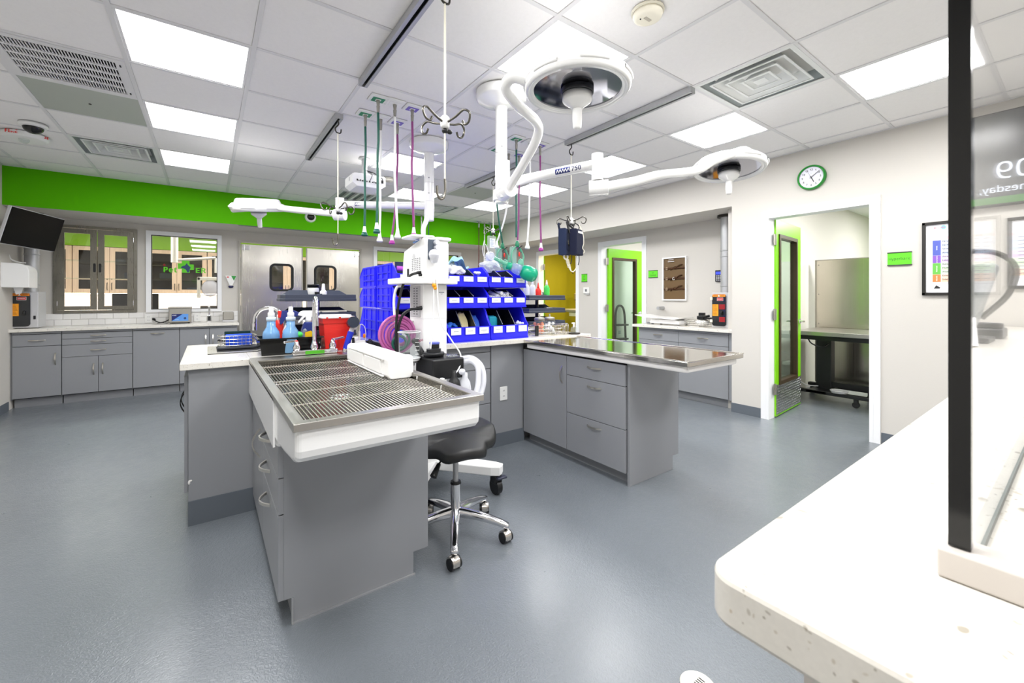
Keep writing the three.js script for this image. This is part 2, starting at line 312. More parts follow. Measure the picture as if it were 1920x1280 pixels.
// ---------- cabinets ----------
function pullGeo(len, vertical, x, y, v = 0, out = .03) {            // bow pull standing on the front plane v (viewer side)
  const s = new THREE.Shape(), h = len / 2, n = 12;
  for (let k = 0; k <= n; k++) { const a = -1 + 2 * k / n, z = out * (1 - a * a); k ? s.lineTo(a * h, z) : s.moveTo(a * h, z); }
  for (let k = n; k >= 0; k--) { const a = -1 + 2 * k / n, z = (out - .005) * (1 - a * a) - .003 * Math.abs(a); s.lineTo(a * (h - .008), Math.max(-.002, z)); }
  const g = new THREE.ExtrudeGeometry(s, { depth: .012, bevelEnabled: false }); g.translate(0, 0, -.006); g.rotateX(Math.PI / 2);   // (x, z, ∓y)
  if (vertical) g.rotateZ(Math.PI / 2);
  return g.translate(x, y, -v);
}
// fronts: [kind, x0, x1, y0, y1, handle x, handle y, 'h' | 'v']
function cabinet(label, at, turn, w, d, top, fronts, group, opt = {}) {
  const t = thing('base_cabinet', label, 'cabinet', [0, 0, 0], group);
  const toe = opt.toe ?? .1;
  part(t, 'carcass', [B(0, w, toe, top, .002, d)], opt.mat || M.cab); part(t, 'joint_backing', B(.003, w - .003, toe + .002, top - .002, 0, .002), M.gap);
  part(t, 'toe_kick', B(opt.k0 ?? .003, w - (opt.k1 ?? .003), 0, toe, .05, d - (opt.kb ?? 0)), M.cab);
  for (const [kind, x0, x1, y0, y1, hx, hy, o] of fronts) {
    const f = part(t, kind, B(x0, x1, y0, y1, -.02, -.0015, .0015, 1), M.cab);
    if (o) part(f, 'handle', pullGeo(.14, o === 'v', hx, hy, -.02), M.nickel);
  }
  t.position.copy(P3(...at)); t.rotation.y = turn; return t;
}
const G1 = 'grey laminate base cabinets along the tiled back wall';
cabinet('grey base cabinet with one drawer over one door, next to the corner filler', [-1.775, 0, 7.12], 0, .385, .5, .862, [['rail', 0, .385, .838, .862], ['drawer', .002, .383, .70, .832, .19, .765, 'h'], ['door', .002, .383, .112, .695, .338, .54, 'v']], G1);
cabinet('grey base cabinet with three shallow drawers above a pair of doors', [-1.386, 0, 7.12], 0, .62, .5, .862, [['rail', 0, .62, .838, .862], ['drawer', .002, .618, .767, .832, .31, .80, 'h'], ['drawer', .002, .618, .695, .763, .31, .73, 'h'], ['drawer', .002, .618, .552, .691, .31, .625, 'h'],
  ['door', .002, .309, .112, .548, .27, .39, 'v'], ['door', .313, .618, .112, .548, .35, .39, 'v']], G1);
cabinet('grey base cabinet with one wide tall front and a single handle at its top', [-.763, 0, 7.12], 0, .462, .5, .862, [['rail', 0, .462, .838, .862], ['door', .002, .46, .112, .832, .24, .795, 'h']], G1);
cabinet('grey sink base cabinet with two tall doors beside the steel swing doors', [-.298, 0, 7.12], 0, .64, .5, .862, [['rail', 0, .64, .838, .862], ['door', .002, .316, .112, .832, .28, .685, 'v'], ['door', .32, .638, .112, .832, .36, .685, 'v']], G1);
solo('cabinet_filler', 'narrow grey filler panel closing the gap at the corner wall', 'panel', B(-1.868, -1.778, .1, .862, 7.12, 7.14), M.cab);
part(wallBack, 'wall_extension', B(-1.99, uL, 0, CE, vBack, vBack + .12), M.wall);
solo('worktop', 'long white quartz worktop along the tiled back wall', 'worktop', B(-1.868, .362, .864, .90, 7.06, 7.645, .004), M.quartz);
{ // subway tiles, two courses, running bond
  const tm = [std(0xf3f2ef, .15), std(0xedecea, .15), std(0xf6f5f3, .15)];
  const g0 = B(0, .152, 0, .074, -.008, 0, .002, 1), g1 = clean(g0); 
  for (let r = 0; r < 2; r++) for (let k = 0; k < 16; k++) {
    const u = -1.868 + k * .155 + (r ? -.077 : 0), a = Math.max(u, -1.868), b = Math.min(u + .152, .375); if (b - a < .03) continue;
    const m = mesh('tile', b - a > .15 ? g1 : clean(B(a - u, b - u, 0, .074, -.008, 0, .002, 1)), tm[(k * 7 + r * 3) % 3]); m.position.copy(P3(u, .901 + r * .077, vBack - .0005)); wallBack.add(m);
  }
  const wl = scene.getObjectByName('wall_left');
  for (let r = 0; r < 3; r++) for (let k = 0; k < 4; k++) { const m = mesh('tile', clean(faceU(ext([[0, 0], [.152, 0], [.152, .074], [0, .074]], .008), 0)), tm[(k + r) % 3]); m.position.copy(P3(-1.8685, .901 + r * .077, 7.06 + k * .155 - (r % 2 ? .077 : 0) + (r % 2 ? .077 : 0))); wl.add(m); }
}
// ---------- steel pass-through cabinet with glass doors ----------
{
  const t = thing('pass_through_cabinet', 'stainless steel wall cabinet with two glazed doors and glass shelves', 'cabinet', [-1.165, 1.055, 7.65]);
  const y0 = 1.055, y1 = 2.18, f = .035, SD = std(0x86837a, .38, 1, { roughnessMap: rep(brushRough, 3) });
  part(t, 'frame', [B(-1.565, -.775, y0, y0 + f, 7.625, 7.66), B(-1.565, -.775, y1 - f, y1, 7.625, 7.66), B(-1.565, -1.53, y0 + f, y1 - f, 7.625, 7.66), B(-.81, -.775, y0 + f, y1 - f, 7.625, 7.66)], SD);
  part(t, 'housing', [B(-1.549, -1.535, y0 + .002, y1 - .012, 7.66, 7.99), B(-.792, -.778, y0 + .002, y1 - .012, 7.66, 7.99), B(-1.535, -.792, y0 + .002, y0 + .016, 7.66, 7.99), B(-1.535, -.792, y1 - .026, y1 - .012, 7.66, 7.99)], SD);
  for (const [a, b] of [[-1.528, -1.169], [-1.161, -.812]]) {
    const s = .062, d = part(t, 'door', [B(a, b, y0 + .04, y0 + .09, 7.62, 7.645), B(a, b, y1 - .1, y1 - .04, 7.62, 7.645), B(a, a + s, y0 + .09, y1 - .1, 7.62, 7.645), B(b - s, b, y0 + .09, y1 - .1, 7.62, 7.645)], SD);
    part(d, 'pane', B(a + s, b - s, y0 + .09, y1 - .1, 7.632, 7.634), M.glass);
    const hx = a < -1.3 ? b - .022 : a + .022; part(d, 'handle', ext(roundRect(hx - .012, 1.585, hx + .012, 1.70, .011), .008, .002).translate(0, 0, -7.62), M.black);
    parts(d, 'hinge', [cyl([a < -1.3 ? a : b, 1.15, 7.618], [a < -1.3 ? a : b, 1.21, 7.618], .006), cyl([a < -1.3 ? a : b, 2.0, 7.618], [a < -1.3 ? a : b, 2.06, 7.618], .006)], M.chrome);
  }
  for (const y of [1.50, 1.735]) part(t, 'shelf', B(-1.53, -.797, y, y + .008, 7.68, 7.95), M.glassGreen);
  parts(t, 'shelf_standard', [B(-1.534, -1.526, y0 + .03, y1 - .04, 7.7, 7.715), B(-1.534, -1.526, y0 + .03, y1 - .04, 7.92, 7.935), B(-.801, -.793, y0 + .03, y1 - .04, 7.7, 7.715)], M.alu);
}
// ---------- window with the printed logo ----------
const { FontLoader } = await import('three/addons/loaders/FontLoader.js');
const { TextGeometry } = await import('three/addons/geometries/TextGeometry.js');
const fontBold = await new FontLoader().loadAsync('fonts/droid/droid_sans_bold.typeface.json');
const fontReg = await new FontLoader().loadAsync('fonts/droid/droid_sans_regular.typeface.json');
function letters(str, u, y, v, h, depth = .002, font = fontBold, stretch = 1) { const g = new TextGeometry(str, { font, size: h, depth, curveSegments: 5, bevelEnabled: false }); g.scale(stretch, 1, 1); return g.translate(u, y, -v); }
{
  const w = structGroup('window_1');
  part(w, 'casing', [B(-.685, -.63, 1.05, 2.18, 7.615, 7.66), B(.12, .172, 1.05, 2.18, 7.615, 7.66), B(-.63, .12, 2.125, 2.18, 7.615, 7.66), B(-.63, .12, 1.05, 1.09, 7.615, 7.66)], M.trim);
  part(w, 'gasket', [B(-.63, -.622, 1.09, 2.125, 7.63, 7.67), B(.112, .12, 1.09, 2.125, 7.63, 7.67), B(-.63, .12, 2.115, 2.125, 7.63, 7.67), B(-.63, .12, 1.09, 1.098, 7.63, 7.67)], M.black);
  part(w, 'pane', B(-.622, .112, 1.098, 2.115, 7.648, 7.652), M.glass);
  const lg = std(0x5fd000, .5);
  const d = thing('window_decal', 'green lettering and cross logo stuck on the window pane', 'logo', [-.25, 1.61, 7.645]);
  parts(d, 'lettering', [letters('Pet', -.508, 1.613, 7.6475, .074, .002, fontBold, .98), letters('ER', -.147, 1.613, 7.6475, .074, .002, fontBold, 1.08)], lg);
  const c = new THREE.Shape([[-.342, 1.665], [-.296, 1.665], [-.296, 1.612], [-.206, 1.612], [-.206, 1.655], [-.16, 1.655], [-.16, 1.735], [-.21, 1.735], [-.21, 1.785], [-.296, 1.785], [-.296, 1.745], [-.342, 1.745]].map(([x, y]) => new THREE.Vector2(x, y)));
  part(d, 'cross', faceV(new THREE.ExtrudeGeometry(c, { depth: .002, bevelEnabled: false }), 7.6475), lg);
  const dog = new THREE.Shape([[-.308, 1.688], [-.29, 1.706], [-.262, 1.716], [-.238, 1.752], [-.23, 1.727], [-.196, 1.69], [-.205, 1.668], [-.215, 1.62], [-.235, 1.617], [-.25, 1.655], [-.275, 1.672], [-.3, 1.676]].map(([x, y]) => new THREE.Vector2(x, y)));
  part(d, 'silhouette', faceV(new THREE.ExtrudeGeometry(dog, { depth: .001, bevelEnabled: false }), 7.6455), std(0x123a6a, .5));
  part(d, 'small_cross', [B(-.508, -.474, 1.709, 1.719, 7.6455, 7.6475), B(-.496, -.486, 1.697, 1.731, 7.6455, 7.6475)], std(0xb01414, .5));
}
{
  const w = structGroup('window_2');
  part(w, 'casing', [B(2.435, 2.5, .95, 2.18, 7.615, 7.66), B(4.17, 4.235, .95, 2.18, 7.615, 7.66), B(2.5, 4.17, 2.115, 2.18, 7.615, 7.66), B(2.5, 4.17, .92, .955, 7.615, 7.66)], M.trim);
  part(w, 'gasket', [B(2.5, 2.51, .955, 2.115, 7.63, 7.67), B(4.16, 4.17, .955, 2.115, 7.63, 7.67), B(2.5, 4.17, 2.1, 2.115, 7.63, 7.67)], M.black);
  part(w, 'pane', B(2.51, 4.16, .955, 2.1, 7.648, 7.652), M.glass);
}
// ---------- steel swing doors ----------
{
  const fr = structGroup('trim_4');
  part(fr, 'door_frame', [B(.385, .412, 0, 2.12, 7.625, 7.7), B(2.198, 2.225, 0, 2.12, 7.625, 7.7), B(.412, 2.198, 2.1, 2.12, 7.625, 7.7)], M.steelDull);
  const leaf = (name, a, b, w0, w1, hinge) => {
    const d = structGroup(name), y0 = 1.355, y1 = 1.80, wi = roundRect(w0 + .035, y0 + .035, w1 - .035, y1 - .035, .05);
    const s = roundRect(a, .06, b, 2.075, .004); s.holes.push(new THREE.Path(wi.getPoints(10)));
    part(d, 'leaf', faceV(ext(s, .035, .002, 10), 7.675), M.steelDoor);
    const g = roundRect(w0, y0, w1, y1, .085); g.holes.push(new THREE.Path(wi.getPoints(10)));
    part(d, 'gasket', faceV(ext(g, .05, .006, 10), 7.682), M.rubber);
    part(d, 'pane', B(w0 + .03, w1 - .03, y0 + .03, y1 - .03, 7.655, 7.659), M.glass);
    const h0 = hinge < 0 ? a + .01 : b - .12;
    part(d, 'hinge_plate', [ext(roundRect(h0, 1.985, h0 + .11, 2.055, .015), .012, .003).translate(0, 0, -7.647), cyl([h0 + .03, 1.96, 7.635], [h0 + .03, 2.07, 7.635], .009)], M.chrome);
    parts(d, 'edge_guard', [B(a, a + .018, .07, 2.07, 7.636, 7.642), B(b - .018, b, .07, 2.07, 7.636, 7.642)], M.steelDull);
  };
  leaf('door_1', .416, 1.275, .795, 1.14, -1); leaf('door_2', 1.325, 2.194, 1.445, 1.805, 1);
}
// ---------- things on and over the back worktop ----------
{
  const t = thing('thermostat_card', 'white wedge-shaped wall card with green corner and dark base by the steel doors', 'dispenser', [.285, 1.4, 7.65]);
  part(t, 'body', faceV(ext([[.215, 1.585], [.36, 1.585], [.305, 1.43], [.27, 1.43]], .03, .004), 7.648), M.white);
  part(t, 'green_corner', faceV(ext([[.29, 1.583], [.355, 1.583], [.325, 1.51]], .003), 7.6195), std(0x2f9a3c, .5));
  part(t, 'base', blob(.287, 1.42, 7.63, .034, .022, .018), std(0x1d2050, .4));
  part(t, 'red_mark', faceV(ext([[.235, 1.555], [.262, 1.555], [.262, 1.57], [.235, 1.57]], .002), 7.6195), M.red);
}
{
  const t = thing('ultrasonic_cleaner', 'steel bench box with a blue and navy front label on the worktop', 'cleaner', [-.3, .9, 7.42]);
  part(t, 'housing', B(-.425, -.185, .912, 1.105, 7.34, 7.58, .008), M.steelDull);
  part(t, 'lid', B(-.432, -.178, 1.105, 1.125, 7.33, 7.59, .006), M.steelDull);
  parts(t, 'foot', [cyl([-.4, .9, 7.37], [-.4, .914, 7.37], .012), cyl([-.21, .9, 7.37], [-.21, .914, 7.37], .012), cyl([-.4, .9, 7.55], [-.4, .914, 7.55], .012), cyl([-.21, .9, 7.55], [-.21, .914, 7.55], .012)], M.black);
  const tx = canvasTex(256, 128, (x) => { x.fillStyle = '#5f9be8'; x.fillRect(0, 0, 256, 128); x.fillStyle = '#14206a'; x.beginPath(); x.moveTo(0, 0); x.lineTo(170, 0); x.lineTo(0, 128); x.fill();
    x.fillStyle = '#fff'; x.font = 'bold 26px sans-serif'; x.fillText('crest', 10, 32); x.fillRect(50, 104, 60, 5); x.fillStyle = '#1c2a5a'; for (let k = 0; k < 6; k++) { x.save(); x.translate(205, 80); x.rotate(k * 1.047); x.fillRect(5, -7, 16, 13); x.restore(); } });
  part(t, 'label', sheetV(-.395, -.215, .935, 1.03, 7.339), picture(tx), true);
}
solo('power_lead', 'black power lead running from the wall socket to the steel bench box', 'cord', [tube([[-.60, .955, 7.63], [-.585, .935, 7.6], [-.53, .91, 7.55], [-.47, .925, 7.5], [-.43, .95, 7.46]], .007, 30), cyl([-.61, .957, 7.646], [-.595, .952, 7.61], .016), tube([[-.56, .902, 7.52], [-.5, .912, 7.45], [-.44, .903, 7.42]], .004, 20)], M.black);
const socketGeo = () => { const t = thing('wall_socket', '', 'socket', [0, 0, 0]); part(t, 'plate', ext(roundRect(-.038, -.058, .038, .058, .006), .007, .002).translate(0, 0, .001), M.white);
  const o = part(t, 'outlet', [ext(roundRect(-.017, .008, .017, .038, .01), .003).translate(0, 0, .006), ext(roundRect(-.017, -.038, .017, -.008, .01), .003).translate(0, 0, .006)], M.plastic);
  part(o, 'slot', [B(-.008, -.005, .018, .03, -.0095, -.009), B(.005, .008, .018, .03, -.0095, -.009), B(-.008, -.005, -.028, -.016, -.0095, -.009), B(.005, .008, -.028, -.016, -.0095, -.009)], M.black); return t; };
const sock = socketGeo(); sock.position.copy(P3(-.66, .965, 7.6405)); sock.userData.label = 'white wall socket in the tiles where the black cord is plugged in';
copy(sock, [-.12, .965, 7.6405], 'white wall socket in the tiles between the steel box and the chrome tap');
{
  const t = thing('sensor_tap', 'short chrome tap rising from the back worktop below the window', 'tap', [.02, .9, 7.45]);
  part(t, 'body', [B(-.005, .045, .9, 1.005, 7.43, 7.47, .006)], M.chrome);
  part(t, 'spout', tube([[.02, 1.0, 7.45], [.022, 1.08, 7.45], [.02, 1.13, 7.44], [.018, 1.145, 7.40], [.016, 1.13, 7.36]], .012, 24, 10), M.chrome);
  part(t, 'sensor', B(.008, .032, .925, .985, 7.427, 7.431), M.black);
}
{
  const t = thing('napkin_dispenser', 'small grey steel box dispenser at the worktop end beside the steel doors', 'dispenser', [.25, .9, 7.5]);
  part(t, 'body', B(.185, .315, .925, 1.045, 7.46, 7.6, .012), M.steelDull);
  part(t, 'tray', B(.175, .325, .9, .925, 7.44, 7.61, .005), M.plasticGrey);
}
// incinerator-like device with a dark glazed door, orange warning strip and label; front faces the viewer at v = 0
function fumeBox(label, at, turn, redInside, upTo, dx = .03) {
  const t = thing('fume_cabinet', label, 'appliance', [0, 0, 0]);
  part(t, 'housing', B(-.12, .12, 0, .42, 0, .3, .008), M.plasticGrey);
  const d = part(t, 'door', ext(roundRect(-.108, .02, .06, .4, .03), .014, .004).translate(0, 0, .002), phy(0x24262a, .15, { clearcoat: .5 }));
  if (redInside) part(d, 'red_rings', [B(-.02, .05, .07, .13, -.0175, -.016, .0006), B(-.02, .05, .22, .28, -.0175, -.016, .0006)], std(0x9a1c22, .4));
  part(d, 'latch', [B(.005, .025, .15, .2, -.03, -.016, .004), blob(.012, .175, -.03, .012, .02, .008)], M.black);
  part(d, 'warning_strip', sheetV(-.1, .055, .37, .398, -.0165), picture(canvasTex(256, 48, (x) => { x.fillStyle = '#f08c1e'; x.fillRect(0, 0, 256, 48); x.fillStyle = '#fff'; x.beginPath(); x.moveTo(128, 6); x.lineTo(146, 42); x.lineTo(110, 42); x.fill(); x.fillStyle = '#333'; x.fillRect(20, 20, 70, 6); x.fillRect(165, 20, 70, 6); })), true);
  part(d, 'danger_label', sheetV(-.045, .03, .322, .36, -.0165), picture(canvasTex(128, 64, (x) => { x.fillStyle = '#f3e9e6'; x.fillRect(0, 0, 128, 64); x.fillStyle = '#c11a22'; x.fillRect(5, 5, 118, 54); x.fillStyle = '#fff'; x.font = 'bold 24px sans-serif'; x.fillText('DANGER', 12, 40); })), true);
  part(d, 'instruction_label', sheetV(-.1, -.028, .14, .28, -.0165), picture(canvasTex(128, 256, (x) => { x.fillStyle = '#f5a01e'; x.fillRect(0, 0, 128, 256); x.fillStyle = '#6b3c00'; for (let k = 0; k < 11; k++) x.fillRect(12, 22 + k * 20, 70 + (k * 37) % 32, 5); })), true);
  part(t, 'hinge', [B(-.13, -.1, .33, .365, -.022, 0, .003), B(-.13, -.1, .06, .095, -.022, 0, .003)], M.cream);
  part(t, 'switch', [B(.082, .1, .1, .14, -.006, .001, .002)], M.black);
  const du = part(t, 'duct', [cyl([dx, .42, .17], [dx, upTo, .17], .062, .062, 28), ...[.5, .93, .86].map((y) => torus(dx, y, .17, .062, .006))], M.alu);
  part(du, 'collar', [cyl([dx, upTo - .03, .17], [dx, upTo, .17], .1, .1, 28)], M.darkMetal);
  t.position.copy(P3(...at)); t.rotation.y = turn; return t;
}
fumeBox('grey bench appliance with dark door and orange strip in the corner below the towel dispenser', [-1.715, .905, 7.2], 0, false, 1.356);
{
  const t = thing('paper_towel_dispenser', 'white wall paper towel dispenser with a smoky grey cover, hung by the corner', 'dispenser', [-1.72, 1.36, 6.9]);
  const s = new THREE.Shape(); s.moveTo(-1.72, 1.372); s.lineTo(-1.592, 1.372); s.lineTo(-1.592, 1.54); s.quadraticCurveTo(-1.6, 1.615, -1.68, 1.625); s.lineTo(-1.865, 1.63); s.lineTo(-1.865, 1.372);
  part(t, 'body', faceV(new THREE.ExtrudeGeometry(s, { depth: .27, bevelEnabled: true, bevelSize: .006, bevelThickness: .006, bevelSegments: 2, curveSegments: 10 }), 7.13), M.plastic);
  const q = new THREE.Shape(); q.moveTo(-1.863, 1.375); q.lineTo(-1.745, 1.375); q.quadraticCurveTo(-1.755, 1.44, -1.735, 1.49); q.quadraticCurveTo(-1.71, 1.56, -1.78, 1.605); q.lineTo(-1.863, 1.61);
  part(t, 'cover', faceV(ext(q, .006, .002), 6.862), M.greyMid);
  part(t, 'towel_end', faceV(ext([[-1.72, 1.29], [-1.68, 1.30], [-1.66, 1.372], [-1.74, 1.372]], .003), 7.0).rotateX(0), M.paper);
}
{
  const t = thing('light_switch', 'white double switch plate on the corner wall below the towel dispenser', 'switch', [-1.87, 1.1, 6.95]);
  part(t, 'plate', faceU(ext(roundRect(6.88, 1.05, 7.02, 1.17, .008), .008, .002), -1.861), M.white);
  part(t, 'rocker', [B(-1.861, -1.856, 1.075, 1.145, 6.9, 6.935), B(-1.861, -1.856, 1.075, 1.145, 6.965, 7.0)], M.plastic);
}
{ // television on an arm, tilted towards the room
  const t = thing('wall_television', 'black flat television tilted down on an arm under the green band', 'television', [-1.51, 1.98, 6.70]);
  const L = (g) => g;
  const fr = mesh('housing', clean(new RoundedBoxGeometry(.686, .392, .03, 2, .005).translate(0, 0, -.018)), M.plasticGrey); t.add(fr);
  const sc = mesh('screen', clean(new RoundedBoxGeometry(.676, .38, .006, 1, .001).translate(0, 0, -.002)), M.screenOff); t.add(sc);
  const br = mesh('wall_arm', clean(mergeGeometries([clean(new THREE.BoxGeometry(.2, .2, .02).translate(0, 0, -.043)), clean(new THREE.BoxGeometry(.05, .05, .18).translate(-.03, 0, -.14))])), M.black); t.add(br);
  t.rotation.order = 'YXZ'; t.rotation.set(.238, 1.191, -.027);
}
{
  const t = thing('cable_cover', 'white cable box with a looped white lead on the corner wall under the television', 'cable box', [-1.86, 1.72, 6.95]);
  part(t, 'box', B(-1.868, -1.83, 1.70, 1.77, 6.9, 7.0, .006), M.white);
  part(t, 'lead', tube([[-1.83, 1.74, 7.0], [-1.80, 1.74, 7.08], [-1.79, 1.69, 7.12], [-1.75, 1.66, 7.2], [-1.72, 1.66, 7.3]], .009, 30), M.plastic);
}
// ---------- treatment room seen through the glass ----------
{
  const t = thing('wood_wall_cabinet', '', 'cabinet', [0, 0, 0]);
  const w = .98, y0 = 1.34, y1 = 2.20;
  part(t, 'carcass', [B(0, .018, y0, y1, .02, .34), B(w - .018, w, y0, y1, .02, .34), B(0, w, y0, y0 + .018, .02, .34), B(0, w, y1 - .018, y1, .02, .34), B(0, w, y0, y1, .33, .34)], M.wood);
  for (const y of [1.60, 1.88]) part(t, 'shelf', B(.018, w - .018, y, y + .02, .05, .33), M.wood);
  for (const [a, b] of [[.002, w / 2 - .002], [w / 2 + .002, w - .002]]) {
    const s = .075, d = part(t, 'door', [B(a, a + s, y0 + .002, y1 - .002, 0, .02), B(b - s, b, y0 + .002, y1 - .002, 0, .02), B(a + s, b - s, y0 + .002, y0 + .075, 0, .02), B(a + s, b - s, y1 - .075, y1 - .002, 0, .02)], M.wood);
    part(d, 'pane', B(a + s, b - s, y0 + .075, y1 - .075, .009, .012), phy(0xb9bdb8, .03, { transmission: 1, ior: 1.5, thickness: 0 }));
    const hx = a < .1 ? b - .03 : a + .03; part(d, 'handle', tube([[hx, 1.40, 0], [hx, 1.41, -.03], [hx, 1.52, -.03], [hx, 1.53, 0]], .006, 12), M.frame);
  }
  const spots = [-2.97, -1.98, -.99, 0, .99, 1.98, 2.97, 3.96, 4.95, 5.94], lab = ['behind the corner television', 'behind the steel glazed cabinet', 'seen through the cabinet and the logo window', 'seen behind the logo lettering', 'behind the left half of the steel doors', 'behind the gap of the steel doors', 'seen above the blue bins on the worktop', 'seen behind the white equipment tower', 'near the end of the far window', 'beyond the far window frame'];
  spots.forEach((u, i) => { const o = i ? t.clone() : t; if (i) { o.name = numbered('wood_wall_cabinet'); scene.add(o); o.userData = { ...t.userData }; } o.position.copy(P3(u, 0, 10.84)); o.userData.label = 'pale wood glazed wall cabinet ' + lab[i]; o.userData.group = 'pale wood wall cabinets of the treatment room'; });
  solo('under_cabinet_light', 'glowing light strip under the pale wood wall cabinets', 'light strip', B(-2.9, 6.9, 1.318, 1.336, 11.0, 11.04), new THREE.MeshStandardMaterial({ color: 0xffffff, emissive: 0xfff3e4, emissiveIntensity: 4 }));
  for (const u of [-2, 0, 2, 4, 6]) areaLight(u, 1.31, 11.02, 1.9, .05, UNDER_LIGHT * 3.4, 0xfff0e0);
  solo('treatment_counter', 'long white counter of the treatment room behind the windows', 'counter', [B(-2.99, 7, .88, .92, 10.55, 11.19), B(-2.99, 7, 0, .88, 10.6, 11.19)], M.slab);
  const box = (n, l, c, u, w2, h, v, m) => solo(n, l, c, B(u, u + w2, .92, .92 + h, v, v + .2, .006), m);
  const mon = (l, u, w2, h) => { const q = thing('computer_monitor', l, 'monitor', [u, .92, 10.8], 'monitors on the treatment counter'); part(q, 'panel', B(u - w2 / 2, u + w2 / 2, 1.0, 1.0 + h, 10.78, 10.81, .004), M.screenOff); part(q, 'stand', [B(u - .02, u + .02, .93, 1.1, 10.82, 10.84), B(u - .1, u + .1, .92, .932, 10.74, 10.9)], M.black); };
  mon('dark monitor seen through the edge of the steel glazed cabinet', -1.27, .36, .33); mon('dark monitor at the corner of the logo window', -.93, .3, .33);
  box('warming_cabinet', 'low brown and steel appliance at the sill of the logo window', 'appliance', -.12, 1.0, .16, 10.75, M.darkMetal);
  box('printer', 'white label printer seen low in the steel glazed cabinet', 'printer', -2.45, .22, .24, 10.75, M.plastic);
  box('keyboard_tray', 'dark desktop unit behind the glass of the steel cabinet', 'computer', -2.15, .45, .08, 10.62, M.greyMid);
  // folded packs on the shelves
  const pk = solo('linen_pack', 'blue wrapped pack on a shelf', 'pack', B(0, .26, 0, .1, 0, .2, .03), std(0x4b6a9a, .9)); 
  const px = [[-2.4, 1.90, 0], [-2.2, 1.62, 1], [-2.42, 1.36, 2], [-1.55, 1.90, 1], [-1.3, 1.62, 0], [-.82, 1.36, 0], [-.62, 1.90, 0], [-.78, 1.62, 1], [-.35, 1.36, 2], [.12, 1.62, 0], [.14, 1.90, 2], [.5, 1.36, 0], [3.2, 1.90, 0], [3.6, 1.90, 2]];
  const pm = [pk.material, std(0xcfd3dc, .9), std(0x6f92c4, .9)], pn = ['blue', 'pale', 'light blue'];
  px.forEach(([u, y, k], i) => { const o = i ? pk.clone() : pk; if (i) { o.name = numbered('linen_pack'); scene.add(o); } o.material = pm[k]; o.position.copy(P3(u + .13, y + .002, 11.02)); o.scale.set(1, .8 + .5 * ((i * 7) % 5) / 4, 1);
    o.userData = { label: `${pn[k]} folded pack on a wood cabinet shelf, ${['bottom', 'middle', 'top'][y < 1.5 ? 0 : y < 1.8 ? 1 : 2]} shelf, ${u < -1 ? 'seen through the steel cabinet' : u < .6 ? 'seen through the logo window' : 'seen over the blue bins'}`, category: 'pack', group: 'folded packs in the treatment room cabinets' }; });
  // ceiling-hung exam lamp in that room
  const l = thing('treatment_lamp', 'beige ceiling-hung lamp arm of the room seen through the logo window', 'lamp', [-.35, 2.3, 9.3]);
  part(l, 'pole', cyl([-.46, 2.7, 9.3], [-.46, 1.86, 9.3], .05), M.cream);
  part(l, 'arm', [tube([[-.46, 1.9, 9.3], [-.2, 1.93, 9.3], [.12, 1.97, 9.3]], .025), tube([[.12, 1.97, 9.3], [.12, 1.7, 9.3]], .02), tube([[-.46, 2.6, 9.3], [.1, 2.6, 9.3]], .03)], M.cream);
  part(l, 'head', [B(-.15, -.1, 1.25, 1.62, 9.28, 9.34, .01), B(.2, .24, 1.2, 1.6, 9.28, 9.34, .01), B(-.15, .24, 1.56, 1.62, 9.28, 9.34, .01)], M.cream);
  part(l, 'drape', blob(.04, 1.42, 9.3, .13, .15, .03), M.milky);
}
// ---------- ceiling fittings ----------
const cellBox = (i, j, m = .013) => [gu(i) + m, gu(i + 1) - m, gv(j) + m, gv(j + 1) - m];
{ // perforated return grille
  const [u0, u1, v0, v1] = cellBox(0, 1), t = thing('return_grille', 'large louvred return air grille with five rows of slots near the long light row', 'vent', [(u0 + u1) / 2, CE, (v0 + v1) / 2]);
  part(t, 'duct_box', [B(u0, u1, CE + .05, CE + .052, v0, v1), B(u0, u0 + .002, CE + .004, CE + .05, v0, v1), B(u1 - .002, u1, CE + .004, CE + .05, v0, v1)], M.gap);
  const n = 5, e = .045, ru = (u1 - u0 - 2 * e), rv = (v1 - v0 - 2 * e), ph = rv / n;
  part(t, 'frame', [B(u0, u1, CE - .002, CE + .01, v0, v0 + e), B(u0, u1, CE - .002, CE + .01, v1 - e, v1), B(u0, u0 + e, CE - .002, CE + .01, v0 + e, v1 - e), B(u1 - e, u1, CE - .002, CE + .01, v0 + e, v1 - e)], M.tee);
  for (let k = 1; k < n; k++) part(t, 'cross_bar', B(u0 + e, u1 - e, CE, CE + .008, v0 + e + k * ph - .011, v0 + e + k * ph + .011), M.tee);
  const fins = []; for (let r = 0; r < n; r++) for (let k = 0; k <= 36; k++) { const u = u0 + e + k * ru / 36; fins.push(B(-.0028, .0028, 0, .018, 0, ph - .02).rotateZ(.35).translate(u, CE, -(v0 + e + r * ph + .01))); }
  part(t, 'fin', fins, M.tee).userData.kind = 'stuff';
  part(t, 'latch', [B(u1 - .03, u1 - .022, CE - .004, CE - .001, v0 + .06, v0 + .09), B(u1 - .03, u1 - .022, CE - .004, CE - .001, v1 - .09, v1 - .06)], M.dark);
}
for (const [i, j, l] of [[0, 2, 'plain grey metal access panel next to the louvred return grille'], [6, 3, 'plain grey metal access panel beside the hook track near the lamp poles']]) {
  const [u0, u1, v0, v1] = cellBox(i, j), t = thing('access_panel', l, 'panel', [(u0 + u1) / 2, CE, (v0 + v1) / 2]);
  part(t, 'panel', B(u0, u1, CE + .002, CE + .03, v0, v1), std(0xb2b8b0, .5, .2)); part(t, 'lock', cyl([(u0 + u1) / 2, CE - .003, (v0 + v1) / 2], [(u0 + u1) / 2, CE + .003, (v0 + v1) / 2], .008), M.darkMetal);
}
